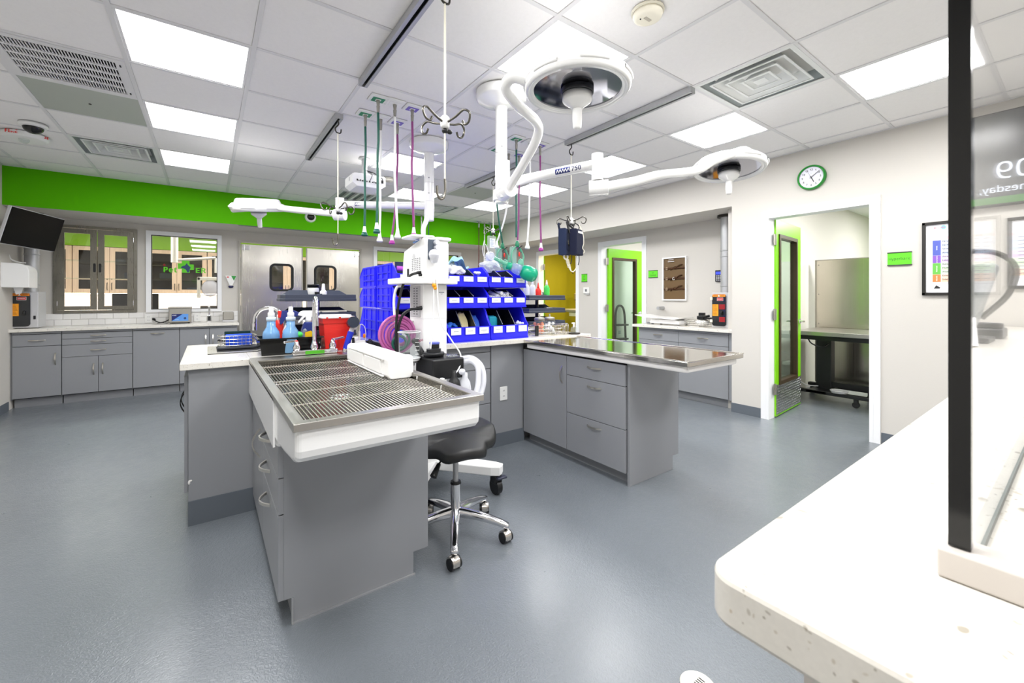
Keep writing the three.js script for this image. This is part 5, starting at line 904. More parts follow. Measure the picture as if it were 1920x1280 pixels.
// contents of the bins
{
  const pile = (name, label, cat, list, m) => solo(name, label, cat, list, m);
  const curl = (u, y, v, r, n, t = .004) => { const l = []; for (let k = 0; k < n; k++) { const a = rr(0, 6.28), R = rr(.35, 1) * r; l.push(new THREE.TorusGeometry(R * .45, t, 6, 14, 4.8).rotateX(rr(0, 3)).rotateY(a).translate(u + rr(-r, r) * .8, y + rr(0, r) * 1.2, -v + rr(-r, r) * .8)); } return l; };
  pile('glove', 'rolled blue wraps heaped in the bottom bin next to the equipment tower', 'wrap', curl(1.60, .975, 3.05, .05, 26, .012), std(0x2a72d8, .6)).userData.kind = 'stuff';
  const glove = (label, u, v, m, h) => { const s = new THREE.Shape(); s.moveTo(-.03, 0); s.lineTo(.04, 0); s.quadraticCurveTo(.055, h * .5, .03, h * .75); s.lineTo(.02, h * .95); s.lineTo(.0, h * .8); s.lineTo(-.012, h); s.lineTo(-.028, h * .8); s.lineTo(-.04, h * .9); s.quadraticCurveTo(-.05, h * .4, -.03, 0); return solo('glove', label, 'glove', [ext(s, .014, .006).rotateX(-.35).translate(u, .99, -v), ext(s, .012, .005).rotateX(-.2).rotateZ(.2).translate(u + .015, .985, -v - .02)], m); };
  glove('cream rubber gloves stacked upright in the bottom bin of the middle stack', 1.725, 3.06, std(0xe9dca4, .7), .155);
  glove('blue sleeve standing in the bottom bin, right of the cream gloves', 1.835, 3.06, std(0x2a66d0, .6), .13);
  solo('gauze_wrap', 'folded teal wraps standing in the bottom bin nearest the exam table', 'wrap', [B(1.955, 2.03, .93, 1.095, 3.02, 3.06, .012), B(1.99, 2.06, .93, 1.085, 3.05, 3.09, .012), B(1.96, 2.05, .93, 1.1, 3.08, 3.11, .012)], std(0x0b93a8, .7));
  solo('cotton_tube', 'heap of pale plastic caps in the bottom bin nearest the exam table', 'caps', (() => { const l = []; for (let k = 0; k < 28; k++) l.push(blob(2.25 + rr(-.04, .045), 1.0 + rr(0, .04), 3.02 + rr(-.03, .03), .012, .012, .012, 8)); return l; })(), std(0xdfe2f6, .4)).userData.kind = 'stuff';
  const proto = thing('syringe_tube', 'white capped tube standing in the middle bin nearest the exam table', 'tube', [0, 0, 0], 'white tubes in the middle bin');
  part(proto, 'barrel', cyl([0, 0, 0], [0, 0, .16], .0175, .0175, 18), M.white); part(proto, 'cap', [torus(0, 0, 0, .0145, .003, 'v'), cyl([0, 0, -.003], [0, 0, 0], .006, .006, 10)], M.plasticGrey);
  [[2.075, 1.295], [2.112, 1.277], [2.155, 1.287], [2.078, 1.258], [2.14, 1.252], [2.11, 1.243], [2.165, 1.255], [1.96, 1.245], [1.985, 1.257], [2.01, 1.247], [2.035, 1.243], [1.99, 1.23], [2.045, 1.262]].forEach(([u, y], k) => { const o = k ? copy(proto) : proto; o.position.copy(P3(u, y, 3.01 + .012 * (k % 3))); o.rotation.y = rr(-.08, .08); o.rotation.x = k > 6 ? rr(.1, .35) : rr(0, .06); o.userData.label = k < 7 ? 'white capped tube lying end-on in the middle bin nearest the exam table' : 'white tube lying loosely in the left compartment of the middle bin'; o.userData.group = k < 7 ? 'white tubes lying end-on' : 'white tubes lying loosely'; });
  const lump = (label, u, y, v, s, n, m, name = 'gauze_pile', cat = 'gauze') => solo(name, label, cat, (() => { const l = []; for (let k = 0; k < n; k++) { const q = new THREE.IcosahedronGeometry(rr(.5, 1) * s * .55, 2), p = q.attributes.position; for (let i = 0; i < p.count; i++) { const f = 1 + .22 * Math.sin(p.getX(i) * 90 + k) * Math.sin(p.getY(i) * 80) + .1 * Math.sin(p.getZ(i) * 150); p.setXYZ(i, p.getX(i) * f * 1.3, p.getY(i) * f * .8, p.getZ(i) * f); } q.computeVertexNormals(); l.push(q.translate(u + rr(-s, s) * .7, y + rr(-.2, .5) * s, -v + rr(-s, s) * .6)); } return l; })(), m);
  lump('white towels heaped in the top bin beside the equipment tower', 1.60, 1.475, 3.06, .085, 9, M.cloth, 'towel_heap', 'towels');
  solo('surgical_drape', 'pale blue crumpled drape spilling over the top bin beside the equipment tower', 'drape', (() => { const g = new THREE.PlaneGeometry(.30, .26, 28, 22), p = g.attributes.position; for (let i = 0; i < p.count; i++) { const x = p.getX(i), y = p.getY(i); const edge = x > .07 ? (x - .07) * 1.05 : 0; p.setXYZ(i, x * .85, .03 * Math.sin(x * 26 + y * 9) + .018 * Math.sin(y * 41 - x * 13) + .014 * Math.sin(x * 63 + y * 37) - edge * (y < 0 ? .95 : .3), y * .8 + .02 * Math.sin(x * 30)); } g.computeVertexNormals(); return g.translate(1.625, 1.55, -3.1); })(), std(0xa5d4ee, .85, 0, { side: THREE.DoubleSide }));
  lump('small white gauze heap in the top bin of the middle stack', 1.85, 1.455, 3.06, .035, 5, M.cloth);
  lump('row of small white caps along the top bin nearest the exam table, first compartment', 1.985, 1.425, 3.03, .02, 8, M.cloth); lump('row of small white caps along the top bin nearest the exam table, second compartment', 2.115, 1.425, 3.03, .02, 8, M.cloth);
  solo('folder', 'dark navy folder standing in the top bin by the equipment tower', 'folder', B(1.155, 1.30, 1.37, 1.53, 3.1, 3.11), std(0x14264a, .6));
  solo('purple_roll', 'purple rolled bandage lying in the top bin by the equipment tower', 'bandage', cyl([1.14, 1.475, 3.03], [1.24, 1.47, 3.0], .018), std(0xb04cc0, .6));
  solo('red_pack', 'red packet in the middle bin by the equipment tower', 'packet', B(1.145, 1.175, 1.19, 1.27, 3.03, 3.06, .004), M.red);
}
// ---------- white equipment tower between the peninsulas ----------
{
  const t = thing('equipment_tower', 'white mobile anaesthesia tower standing between the tub and the exam table', 'machine', [1.2, 0, 2.6]);
  part(t, 'column', [B(1.131, 1.304, .30, 1.345, 2.54, 2.76, .008)], M.plastic);
  part(t, 'seam', [B(1.1305, 1.3045, 1.118, 1.1195, 2.5395, 2.7)], M.plasticGrey);
  part(t, 'side_strip', B(1.304, 1.309, 1.12, 1.335, 2.55, 2.75), std(0x34363a, .5));
  const pl = part(t, 'flowmeter_panel', B(1.128, 1.132, 1.13, 1.335, 2.58, 2.74), M.plasticGrey);
  for (let k = 0; k < 2; k++) for (let q = 0; q < 11; q++) part(pl, 'flow_mark', B(1.1262, 1.128, 1.145 + q * .017, 1.152 + q * .017, 2.62 + k * .045, 2.64 + k * .045), M.greyMid);
  part(t, 'shelf', [ext(roundRect(.985, 2.455, 1.345, 2.80, .02), .038, .006).rotateX(-Math.PI / 2).translate(0, 1.345, 0)], M.plastic);
  // head: side outline in v, y
  const hs = new THREE.Shape([[2.475, 1.385], [2.475, 1.60], [2.49, 1.635], [2.52, 1.645], [2.70, 1.61], [2.84, 1.58], [2.86, 1.50], [2.87, 1.40], [2.87, 1.385]].map(([x, y]) => new THREE.Vector2(x, y)));
  part(t, 'head', [faceU(ext(hs, .165, .008), 1.285)], M.plastic);
  part(t, 'head_top', [ext(roundRect(1.05, 2.52, 1.21, 2.72, .02), .014, .004).rotateX(-Math.PI / 2).translate(0, 1.648, 0), B(1.13, 1.15, 1.60, 1.65, 2.56, 2.6, .004), ext(roundRect(1.19, 2.47, 1.31, 2.56, .03), .02, .006).rotateX(-Math.PI / 2).translate(0, 1.63, 0)], M.plastic);
  part(t, 'blue_edge', B(1.128, 1.18, 1.626, 1.636, 2.53, 2.70), std(0x7aa0e0, .4));
  const fp = part(t, 'front_panel', B(1.135, 1.19, 1.50, 1.63, 2.468, 2.476, .003), std(0x4b5563, .5));
  for (const [u, y, r] of [[1.186, 1.61, .016], [1.188, 1.578, .016]]) part(fp, 'knob', [cyl([u, y, 2.468], [u, y, 2.44], r, r * .95, 20)], M.milky);
  part(fp, 'absorber_dome', [blob(1.165, 1.535, 2.445, .034, .03, .03, 20), lathe([[.0, -.06], [.02, -.055], [.034, -.01], [.034, 0], [0, 0]], 1.165, 1.535, 2.445)], M.milky);
  part(t, 'speaker_grille', (() => { const l = []; for (let a = 0; a < 7; a++) for (let b = 0; b < 5; b++) l.push(B(1.116, 1.1195, 1.44 + a * .012, 1.445 + a * .012, 2.56 + b * .03, 2.568 + b * .03)); return l; })(), M.greyMid).userData.kind = 'stuff';
  part(t, 'power_socket', B(1.117, 1.121, 1.40, 1.455, 2.745, 2.775, .001), M.dark);
  part(t, 'emblem', cyl([1.1195, 1.53, 2.66], [1.1165, 1.53, 2.66], .022, .022, 6), M.plasticGrey);
  const cu = part(t, 'cable_plug', [cyl([1.12, 1.42, 2.55], [1.095, 1.418, 2.55], .011, .009), cyl([1.13, 1.19, 2.56], [1.095, 1.185, 2.56], .014, .011), cyl([1.12, 1.405, 2.535], [1.10, 1.402, 2.535], .008)], M.black);
  part(t, 'breathing_cable', tube([[1.10, 1.418, 2.55], [1.05, 1.40, 2.55], [1.01, 1.35, 2.56], [.985, 1.25, 2.57], [.97, 1.12, 2.58], [.965, 1.0, 2.58], [.97, .90, 2.58]], .0085, 50), M.black);
  part(t, 'breathing_cable', tube([[1.10, 1.185, 2.56], [1.05, 1.18, 2.56], [1.01, 1.15, 2.57], [.985, 1.09, 2.575], [.975, 1.0, 2.575], [.975, .90, 2.575]], .009, 40), M.black);
  part(t, 'white_lead', tube([[1.03, 1.33, 2.62], [1.0, 1.33, 2.64], [.985, 1.27, 2.66], [.985, 1.15, 2.66], [.99, 1.0, 2.62], [.99, .9, 2.6]], .009, 50), M.plastic);
  for (const [du, m] of [[0, 1], [.02, 1]]) part(t, 'sample_line', tube(du ? [[1.185, 1.385, 2.45], [1.187, 1.25, 2.44], [1.20, 1.10, 2.42], [1.25, .98, 2.36], [1.275, .90, 2.30], [1.25, .83, 2.27], [1.19, .78, 2.25], [1.16, .74, 2.25]] : [[1.165, 1.385, 2.45], [1.163, 1.25, 2.45], [1.155, 1.1, 2.44], [1.13, .95, 2.42], [1.11, .86, 2.40], [1.105, .76, 2.38], [1.10, .72, 2.36]], .0045, 60, 7), M.hoseWhite);
  part(t, 'orange_valve', [blob(1.165, 1.335, 2.448, .014, .014, .012), blob(1.172, 1.318, 2.448, .012, .012, .012)], std(0xf0a000, .5));
  const tx = canvasTex(128, 64, (x) => { x.fillStyle = '#f4f4f3'; x.fillRect(0, 0, 128, 64); x.fillStyle = '#6d7480'; x.fillRect(18, 12, 90, 10); x.fillRect(44, 34, 40, 3); x.fillRect(50, 44, 30, 3); });
  part(t, 'nameplate', sheetV(1.235, 1.29, 1.27, 1.30, 2.539), picture(tx), true);
  // base with castors
  for (const [u, v] of [[1.50, 2.24], [.96, 2.30], [.98, 2.86], [1.46, 2.86]]) {
    const d = new THREE.Vector3(u - 1.21, 0, -(v - 2.63)), L = d.length(), a = Math.atan2(-d.z, d.x);
    const s = new THREE.Shape([[-.02, -.07], [L - .02, -.045], [L + .03, -.03], [L + .035, 0], [L + .03, .03], [L - .02, .045], [-.02, .07]].map(([x, y]) => new THREE.Vector2(x, y)));
    const leg = part(t, 'leg', new THREE.ExtrudeGeometry(s, { depth: .045, bevelEnabled: true, bevelSize: .006, bevelThickness: .006, bevelSegments: 2 }).rotateX(-Math.PI / 2).rotateY(a).translate(1.21, .135, -2.63), M.plastic);
    const cw = part(leg, 'castor', [cyl([u - .018, .05, v], [u + .018, .05, v], .05, .05, 24), B(u - .03, u + .03, .07, .125, v - .03, v + .03, .01)], M.black);
    part(leg, 'brake_tab', B(u - .02, u + .05, .105, .118, v - .055, v - .02, .004), std(0x34374a, .4));
  }
  part(t, 'base_hub', [B(1.11, 1.31, .135, .30, 2.52, 2.76, .02)], M.plastic);
}
{ // humidifier and bellows unit on the tower's side
  const t = thing('vaporizer_unit', 'black boxy vaporizer unit with a round lid beside the tub, white corrugated tubes plugged in', 'machine', [1.2, .76, 2.36]);
  part(t, 'housing', B(1.075, 1.285, .765, .89, 2.27, 2.53, .012), M.black);
  part(t, 'lid', [lathe([[0, .03], [.062, .03], [.066, .02], [.06, 0], [0, 0]], 1.14, .89, 2.40), cyl([1.14, .92, 2.40], [1.14, .94, 2.40], .045)], std(0x202124, .3));
  part(t, 'canister', [cyl([1.165, .92, 2.44], [1.165, .965, 2.44], .03)], M.black); part(t, 'blue_lid', cyl([1.165, .965, 2.44], [1.165, .975, 2.44], .032), std(0x5c68c8, .4));
  part(t, 'gauge_arm', [cyl([1.09, .9, 2.46], [1.06, .975, 2.48], .022, .014), blob(1.055, .985, 2.48, .028, .02, .02)], M.black);
  part(t, 'clear_ring', torus(1.235, .893, 2.34, .03, .008), M.clear);
  part(t, 'corrugated_tube', tube([[1.285, .85, 2.30], [1.32, .865, 2.25], [1.335, .84, 2.2], [1.325, .77, 2.17], [1.30, .70, 2.15], [1.27, .66, 2.14]], .017, 40, 12), M.milky);
  part(t, 'corrugated_tube', tube([[1.285, .86, 2.36], [1.35, .875, 2.30], [1.385, .83, 2.24], [1.38, .75, 2.2], [1.35, .68, 2.18], [1.31, .64, 2.16]], .018, 40, 12), M.milky);
  part(t, 'reservoir_bag', [lathe([[0, 0], [.03, .01], [.04, .04], [.03, .075], [.014, .095], [.012, .13], [0, .13]], 1.155, .705, 2.16)], M.black);
  part(t, 'mouthpiece', [lathe([[0, 0], [.034, .0], [.036, .02], [.03, .06], [.016, .085], [.014, .115], [0, .115]], 1.215, .705, 2.14), blob(1.19, .83, 2.13, .02, .018, .018)], M.milky);
  part(t, 'line_clip', [B(1.095, 1.115, .735, .79, 2.2, 2.225, .003)], M.white);
  part(t, 'bracket', [B(1.15, 1.25, .74, .766, 2.40, 2.54)], M.darkMetal);
}
{
  const t = thing('hose_coil', 'thick coil of pink hose hanging on the left of the white tower', 'hose', [1.01, .9, 2.72]);
  for (let k = 0; k < 5; k++) part(t, 'turn', torus(1.01 + .006 * (k - 2), 1.02 - .004 * k, 2.64 + .006 * (k % 2) + .004 * k, .118 - .0165 * k, .0095, 'v', 44, 10), M.pink);
  part(t, 'green_turn', [torus(1.02, .985, 2.62, .05, .009, 'v', 32, 8), torus(1.0, .965, 2.61, .045, .009, 'v', 32, 8)], M.hoseGreen);
  part(t, 'hook', [tube([[1.13, 1.10, 2.70], [1.05, 1.095, 2.69], [.985, 1.10, 2.68], [.98, 1.13, 2.68]], .009, 20)], M.white);
}
{
  const t = thing('suction_canister', 'clear graduated canister hung in front of the pink hose coil', 'canister', [1.01, .88, 2.46]);
  part(t, 'vessel', [cyl([1.01, .885, 2.47], [1.01, 1.045, 2.47], .064, .068, 36, true)], phy(0xeef2f2, .05, { transmission: .95, ior: 1.3, thickness: 0, side: THREE.DoubleSide }));
  part(t, 'rim', [torus(1.01, 1.045, 2.47, .068, .004), torus(1.01, .885, 2.47, .064, .004)], M.plasticGrey);
  part(t, 'base', [cyl([1.01, .872, 2.47], [1.01, .89, 2.47], .062)], M.plastic);
  for (let k = 0; k < 5; k++) part(t, 'graduation', B(1.02, 1.045, .912 + k * .024, .915 + k * .024, 2.4025, 2.404), M.white);
  part(t, 'graduation_figures', letters('300', 0, 0, 0, .014, .001).rotateZ(.2).translate(1.042, .985, -2.407), std(0x8a3a5a, .5));
  part(t, 'holder', [B(.985, 1.035, .84, .872, 2.44, 2.54), B(1.02, 1.13, .845, .86, 2.50, 2.56)], M.alu);
}
// ---------- saddle stool ----------
{
  const t = thing('saddle_stool', 'black saddle stool on a five-legged chrome base with castors', 'stool', [1.062, 0, 1.97]);
  const N = 72, R = 20, pos = [], idx = [], fw = -1.72;                // front direction, measured in u, v
  const rOut = (a) => { const c = Math.cos(a), w = .215 - .012 * Math.cos(2 * a); return w + .01 * Math.max(0, -c) - .02 * Math.max(0, c) ** 3 - .042 * Math.exp(-(((Math.abs(a) - .95) / .3) ** 2)); };
  const top = (x, y) => .55 + .035 * Math.min(1, Math.max(0, -x / .18)) ** 1.4 - .052 * Math.max(0, x / .2) ** 1.25 - (x > 0 ? 1.3 * y * y * x / .1 : 0) + .25 * y * y * (x < .05 ? 1 : 0) - .012 * Math.exp(-(y * y) / .002) * (x < 0 ? 1 : 0);
  const ring = (f, yo, drop) => { for (let k = 0; k < N; k++) { const a = -Math.PI + 2 * Math.PI * k / N, r = rOut(a) * f, x = r * Math.cos(a), y = r * Math.sin(a); const h = top(x, y) - drop + yo; const cu = Math.cos(fw), su = Math.sin(fw); pos.push(1.062 + x * cu - y * su, h, -(1.97 + x * su + y * cu)); } };
  for (let i = 1; i <= R; i++) { const f = i / R; ring(f * .93, 0, 0); }
  ring(.965, -.004, 0); ring(.99, -.014, 0); ring(1, -.026, 0); ring(.985, -.04, 0); ring(.93, -.05, 0); ring(.6, -.055, 0); ring(.1, -.056, 0);
  const rows = R + 7, c0 = pos.length / 3; pos.push(1.062, top(0, 0), -1.97, 1.062, top(0, 0) - .056, -1.97);
  for (let i = 0; i + 1 < rows; i++) for (let k = 0; k < N; k++) { const a = i * N + k, b = i * N + (k + 1) % N, c = a + N, d = b + N; idx.push(a, c, b, b, c, d); }
  for (let k = 0; k < N; k++) { idx.push(c0, k, (k + 1) % N, c0 + 1, (rows - 1) * N + (k + 1) % N, (rows - 1) * N + k); }
  const g = new THREE.BufferGeometry(); g.setAttribute('position', new THREE.Float32BufferAttribute(pos, 3)); g.setIndex(idx); g.computeVertexNormals();
  const nn = g.attributes.normal; if (nn.getY(c0) < 0) { for (let k = 0; k < idx.length; k += 3) { const q = idx[k + 1]; idx[k + 1] = idx[k + 2]; idx[k + 2] = q; } g.setIndex(idx); g.computeVertexNormals(); }
  part(t, 'seat', g, M.seat);
  part(t, 'mount', [B(.99, 1.10, .47, .49, 1.91, 2.03, .004)], M.black);
  part(t, 'gas_rod', cyl([1.062, .28, 1.97], [1.062, .485, 1.97], .0145, .0145, 24), M.alu);
  part(t, 'collar', cyl([1.062, .278, 1.97], [1.062, .29, 1.97], .029, .026, 28), M.black);
  part(t, 'lift_tube', cyl([1.062, .09, 1.97], [1.062, .28, 1.97], .027, .026, 28), M.chrome);
  const lv = part(t, 'lever', [cyl([1.0, .46, 1.955], [.94, .415, 1.925], .005, .005, 10)], M.black); part(lv, 'paddle', cyl([.945, .42, 1.927], [.90, .375, 1.90], .010, .018, 12), M.black);
  for (let k = 0; k < 5; k++) {
    const a = -2.09 + k * 2 * Math.PI / 5, c = Math.cos(a), s = Math.sin(a), q = (r, y) => [1.062 + r * c, y, 1.97 + r * s], p = [], ix = [], M2 = 14, n = 12;
    for (let i = 0; i <= M2; i++) { const f = i / M2, r = .02 + .265 * f, y = .13 - .012 * f - .035 * f * f, w = .026 - .008 * f, h = .026 - .011 * f + (f > .93 ? -.002 : 0); for (let j = 0; j < n; j++) { const b = 2 * Math.PI * j / n, sx = Math.sign(Math.cos(b)) * Math.abs(Math.cos(b)) ** .7 * w, sy = Math.sign(Math.sin(b)) * Math.abs(Math.sin(b)) ** .8 * h; const [u, yy, v] = q(r, y + sy); p.push(u - s * sx, yy, -(v + c * sx)); } }
    for (let i = 0; i < M2; i++) for (let j = 0; j < n; j++) { const A = i * n + j, Bq = i * n + (j + 1) % n; ix.push(A, Bq, A + n, Bq, Bq + n, A + n); }
    const e0 = p.length / 3; const [eu, ey, ev] = q(.292, .083); p.push(eu, ey, -ev); for (let j = 0; j < n; j++) ix.push(M2 * n + j, M2 * n + (j + 1) % n, e0);
    const lg = new THREE.BufferGeometry(); lg.setAttribute('position', new THREE.Float32BufferAttribute(p, 3)); lg.setIndex(ix); lg.computeVertexNormals();
    const leg = part(t, 'leg', lg, std(0xe6e6e8, .08, 1, { side: THREE.DoubleSide }));
    const [u, , v] = q(.272, 0), ax = [-s * .8 + c * .6 * ((k % 2) ? 1 : -1), c * .8 + s * .6 * ((k % 2) ? 1 : -1)], L = Math.hypot(...ax), e = ax.map((x) => x / L);
    const w = part(leg, 'castor', cyl([u - e[0] * .027, .027, v - e[1] * .027], [u - e[0] * .013, .027, v - e[1] * .013], .027, .027, 24), M.black); part(leg, 'castor', cyl([u + e[0] * .013, .027, v + e[1] * .013], [u + e[0] * .027, .027, v + e[1] * .027], .027, .027, 24), M.black);
    part(w, 'hood', [cyl([u - e[0] * .0135, .033, v - e[1] * .0135], [u + e[0] * .0135, .033, v + e[1] * .0135], .0305, .0305, 28), cyl([u - e[0] * .024, .034, v - e[1] * .024], [u - e[0] * .0135, .034, v - e[1] * .0135], .029, .03, 28)], std(0xcfcac2, .2, 1));
    part(w, 'stem', cyl([u, .04, v], [u, .078, v], .008), M.black);
  }
}
// ---------- bags, masks and cuffs hung over the bins ----------
{
  const bag = thing('fluid_bag', 'clear fluid bag hanging from a drip hanger in front of the green wall', 'bag', [2.64, 1.68, 4.02]);
  const s = roundRect(-.058, 0, .058, .285, .014); part(bag, 'pouch', ext(s, .03, .012).translate(2.63, 1.675, -4.03), phy(0xf2f5f2, .12, { transmission: .75, ior: 1.35, thickness: 0 }));
  part(bag, 'print', sheetV(2.59, 2.665, 1.82, 1.93, 4.00, .002), picture(canvasTex(64, 96, (x) => { x.fillStyle = '#eef2ee'; x.fillRect(0, 0, 64, 96); x.fillStyle = '#7c93b8'; for (let k = 0; k < 9; k++) x.fillRect(8, 8 + k * 9, 22 + (k * 19) % 26, 3); })), true);
  part(bag, 'port', [cyl([2.61, 1.645, 4.015], [2.61, 1.68, 4.015], .008), cyl([2.645, 1.64, 4.015], [2.645, 1.68, 4.015], .012, .01)], M.cream); part(bag, 'hanging_loop', tube([[2.63, 1.955, 4.01], [2.622, 1.985, 4.01], [2.63, 2.0, 4.01], [2.638, 1.985, 4.01], [2.63, 1.955, 4.01]], .003, 16, 6), M.black);
  part(bag, 'drip_line', tube([[2.52, 1.9, 4.0], [2.50, 1.8, 4.0], [2.515, 1.72, 4.0], [2.56, 1.70, 4.0], [2.57, 1.78, 4.0], [2.535, 1.86, 4.0]], .004, 40, 6), M.hoseWhite);
  const cl = solo('black_clip_tag', 'small black clip hanging below the fluid bag', 'clip', [B(2.605, 2.617, 1.535, 1.61, 3.99, 4.0, .003)], M.black);
}
const maskBag = (label, u, v, yTop, turn, red) => {
  const t = thing('breathing_mask', label, 'mask', [u, yTop - .25, v], 'breathing masks on the green hoses');
  part(t, 'tubing', [0, 1, 2].map((k) => tube([[u, yTop - .02, v], [u - .05 - .008 * k, yTop - .07, v - .01 * k], [u - .06, yTop - .15 - .01 * k, v], [u - .02, yTop - .21, v + .01 * k], [u + .04, yTop - .19, v], [u + .065 + .006 * k, yTop - .11, v], [u + .04, yTop - .045, v + .012 * k], [u + .005, yTop - .02, v]], .0045, 60, 7)), M.tealClear);
  part(t, 'mask_shell', blob(u + turn, yTop - .19, v - .02, .032, .055, .026, 18), M.tealClear); part(t, 'reservoir', ext(roundRect(-.038, 0, .038, .17, .02), .012, .005).translate(u - .035, yTop - .2, -v - .02), phy(0xd8f0ea, .15, { transmission: .75, thickness: 0, ior: 1.3 }));
  part(t, 'connector', [lathe([[0, 0], [.015, 0], [.02, .015], [.016, .04], [.01, .055], [0, .055]], u, yTop - .035, v)], std(0x0f7a55, .4)); part(t, 'tie', [tube([[u - .012, yTop - .06, v - .02], [u + .01, yTop - .04, v - .022], [u + .04, yTop - .02, v - .022]], .005, 10)], M.black);
  if (red) part(t, 'red_tag', blob(u + .0, yTop - .10 - (turn > .0 ? 0 : .07), v - .03, .009, .022, .006), M.red); return t;
};
maskBag('pale green breathing mask and tubing on the farther green hose, nearer the fluid bag', 2.315, 3.345, 1.765, .02, true);
maskBag('pale green breathing mask and tubing on the nearer green hose', 2.235, 3.0, 1.74, .025, true);
{
  const t = thing('resuscitator_bag', 'hand resuscitator with a green squeeze bag lying over the top blue bin', 'resuscitator', [2.15, 1.45, 2.98]);
  const ax = new THREE.Vector3(.88, -.33, .35).normalize(), q = new THREE.Quaternion().setFromUnitVectors(new THREE.Vector3(0, 1, 0), ax), place = (g, d) => { const c = clean(g); c.applyQuaternion(q); const o = P3(2.225, 1.485, 2.90).addScaledVector(ax, d); return c.translate(o.x, o.y, o.z); };
  part(t, 'squeeze_bag', place(lathe([[0, -.075], [.035, -.072], [.055, -.055], [.066, -.02], [.067, .02], [.06, .055], [.042, .075], [0, .08]], 0, 0, 0, 36), .05), M.teal);
  part(t, 'clear_dome', place(lathe([[0, -.07], [.03, -.065], [.045, -.03], [.05, .02], [0, .025]], 0, 0, 0, 32), -.05), phy(0xcfdcf6, .12, { transmission: .7, thickness: 0, ior: 1.35 }));
  part(t, 'valve', place(lathe([[0, -.03], [.03, -.03], [.033, 0], [.028, .02], [0, .02]], 0, 0, 0, 28), -.125), M.teal);
  part(t, 'tube_arm', [tube([[2.09, 1.545, 2.96], [2.04, 1.575, 2.99], [1.99, 1.60, 3.01]], .016, 16), blob(2.045, 1.57, 2.985, .03, .018, .018)], M.tealClear);
  part(t, 'face_mask', [blob(1.955, 1.61, 3.02, .04, .04, .03, 20), torus(1.955, 1.61, 3.0, .03, .009, 'v')], phy(0xeef0fa, .15, { transmission: .6, thickness: 0 }));
  solo('clear_wrapper', 'crumpled clear plastic wrapper on the top bin below the breathing masks', 'wrapper', (() => { const g = new THREE.IcosahedronGeometry(.075, 3), p = g.attributes.position; for (let i = 0; i < p.count; i++) { const x = p.getX(i), y = p.getY(i), z = p.getZ(i), f = 1 + .18 * Math.sin(x * 70 + y * 50) + .14 * Math.sin(z * 90 - x * 40); p.setXYZ(i, x * 1.25 * f, y * .75 * f, z * .8 * f); } g.computeVertexNormals(); return g.translate(2.06, 1.545, -3.16); })(), phy(0xf4f6fa, .2, { transmission: .55, thickness: 0 }));
}
{
  const cuff = (label, u, v, w, y0, y1, m, tw) => { const t = thing('pressure_cuff', label, 'cuff', [u, y0, v], 'navy pressure cuffs'); 
    const s = new THREE.Shape([[-w, 0], [w, 0], [w * 1.02, (y1 - y0) * .5], [w, y1 - y0], [-w, y1 - y0], [-w * 1.02, (y1 - y0) * .45]].map(([x, y]) => new THREE.Vector2(x, y)));
    part(t, 'sleeve', new THREE.ExtrudeGeometry(s, { depth: .05, bevelEnabled: true, bevelSize: .008, bevelThickness: .012, bevelSegments: 3 }).rotateY(tw).translate(u, y0, -v), m);
    part(t, 'seam', [B(-w * .98, w * .98, .04, .046, -.064, -.06)].map((g) => g.rotateY(tw).translate(u, y0, -v)), m);
    return t; };
  const a = cuff('navy pressure cuff with a ribbed sleeve, the left of two on the hanger', 2.585, 2.80, .052, 1.645, 1.865, std(0x1a2746, .9), .5);
  part(a, 'strap', [tube([[2.56, 1.87, 2.80], [2.55, 1.91, 2.80], [2.555, 1.925, 2.80]], .01, 10)], M.navy);
  const b = cuff('navy pressure cuff with a white tag, the right of two on the hanger', 2.675, 2.735, .062, 1.645, 1.86, std(0x0a1230, .85), .35);
  part(b, 'tag', B(-.042, .045, .185, .203, -.066, -.062).rotateY(.35).translate(2.675, 1.645, -2.735), M.paper);
  part(b, 'strap', [tube([[2.60, 1.925, 2.74], [2.625, 1.89, 2.72], [2.655, 1.86, 2.70]], .009, 16), tube([[2.60, 1.935, 2.745], [2.61, 1.86, 2.73], [2.615, 1.83, 2.72]], .011, 16), tube([[2.70, 1.86, 2.70], [2.715, 1.9, 2.71], [2.69, 1.925, 2.73], [2.665, 1.905, 2.73], [2.66, 1.875, 2.72]], .005, 24)], M.black);
  const c = solo('coiled_lead', 'white gauge with a coiled lead dangling under the navy cuffs', 'lead', [torus(2.61, 1.625, 2.77, .022, .008, 'v'), ...Array.from({ length: 7 }, (_, k) => torus(2.622 + .004 * k, 1.598 - .011 * k, 2.765, .013, .004, 'y', 14, 6)), cyl([2.645, 1.53, 2.76], [2.66, 1.495, 2.755], .01, .005), tube([[2.655, 1.50, 2.755], [2.68, 1.49, 2.75], [2.71, 1.53, 2.74], [2.712, 1.60, 2.735], [2.708, 1.645, 2.735]], .004, 30, 6)], M.cream);
  solo('black_lead', 'two thin black leads hanging under the navy cuffs', 'lead', [tube([[2.665, 1.645, 2.75], [2.66, 1.59, 2.75], [2.65, 1.56, 2.75]], .004, 12), tube([[2.725, 1.645, 2.72], [2.72, 1.58, 2.715], [2.71, 1.55, 2.715]], .004, 12)], M.black);
  solo('white_lead', 'looped white lead hanging beside the navy cuffs', 'lead', [tube([[2.72, 1.90, 2.70], [2.745, 1.83, 2.69], [2.75, 1.75, 2.685], [2.735, 1.70, 2.685], [2.755, 1.675, 2.68], [2.74, 1.655, 2.68]], .0035, 30, 6), tube([[2.715, 1.92, 2.705], [2.725, 1.8, 2.70], [2.72, 1.70, 2.70]], .0035, 20, 6)], M.cream);
}
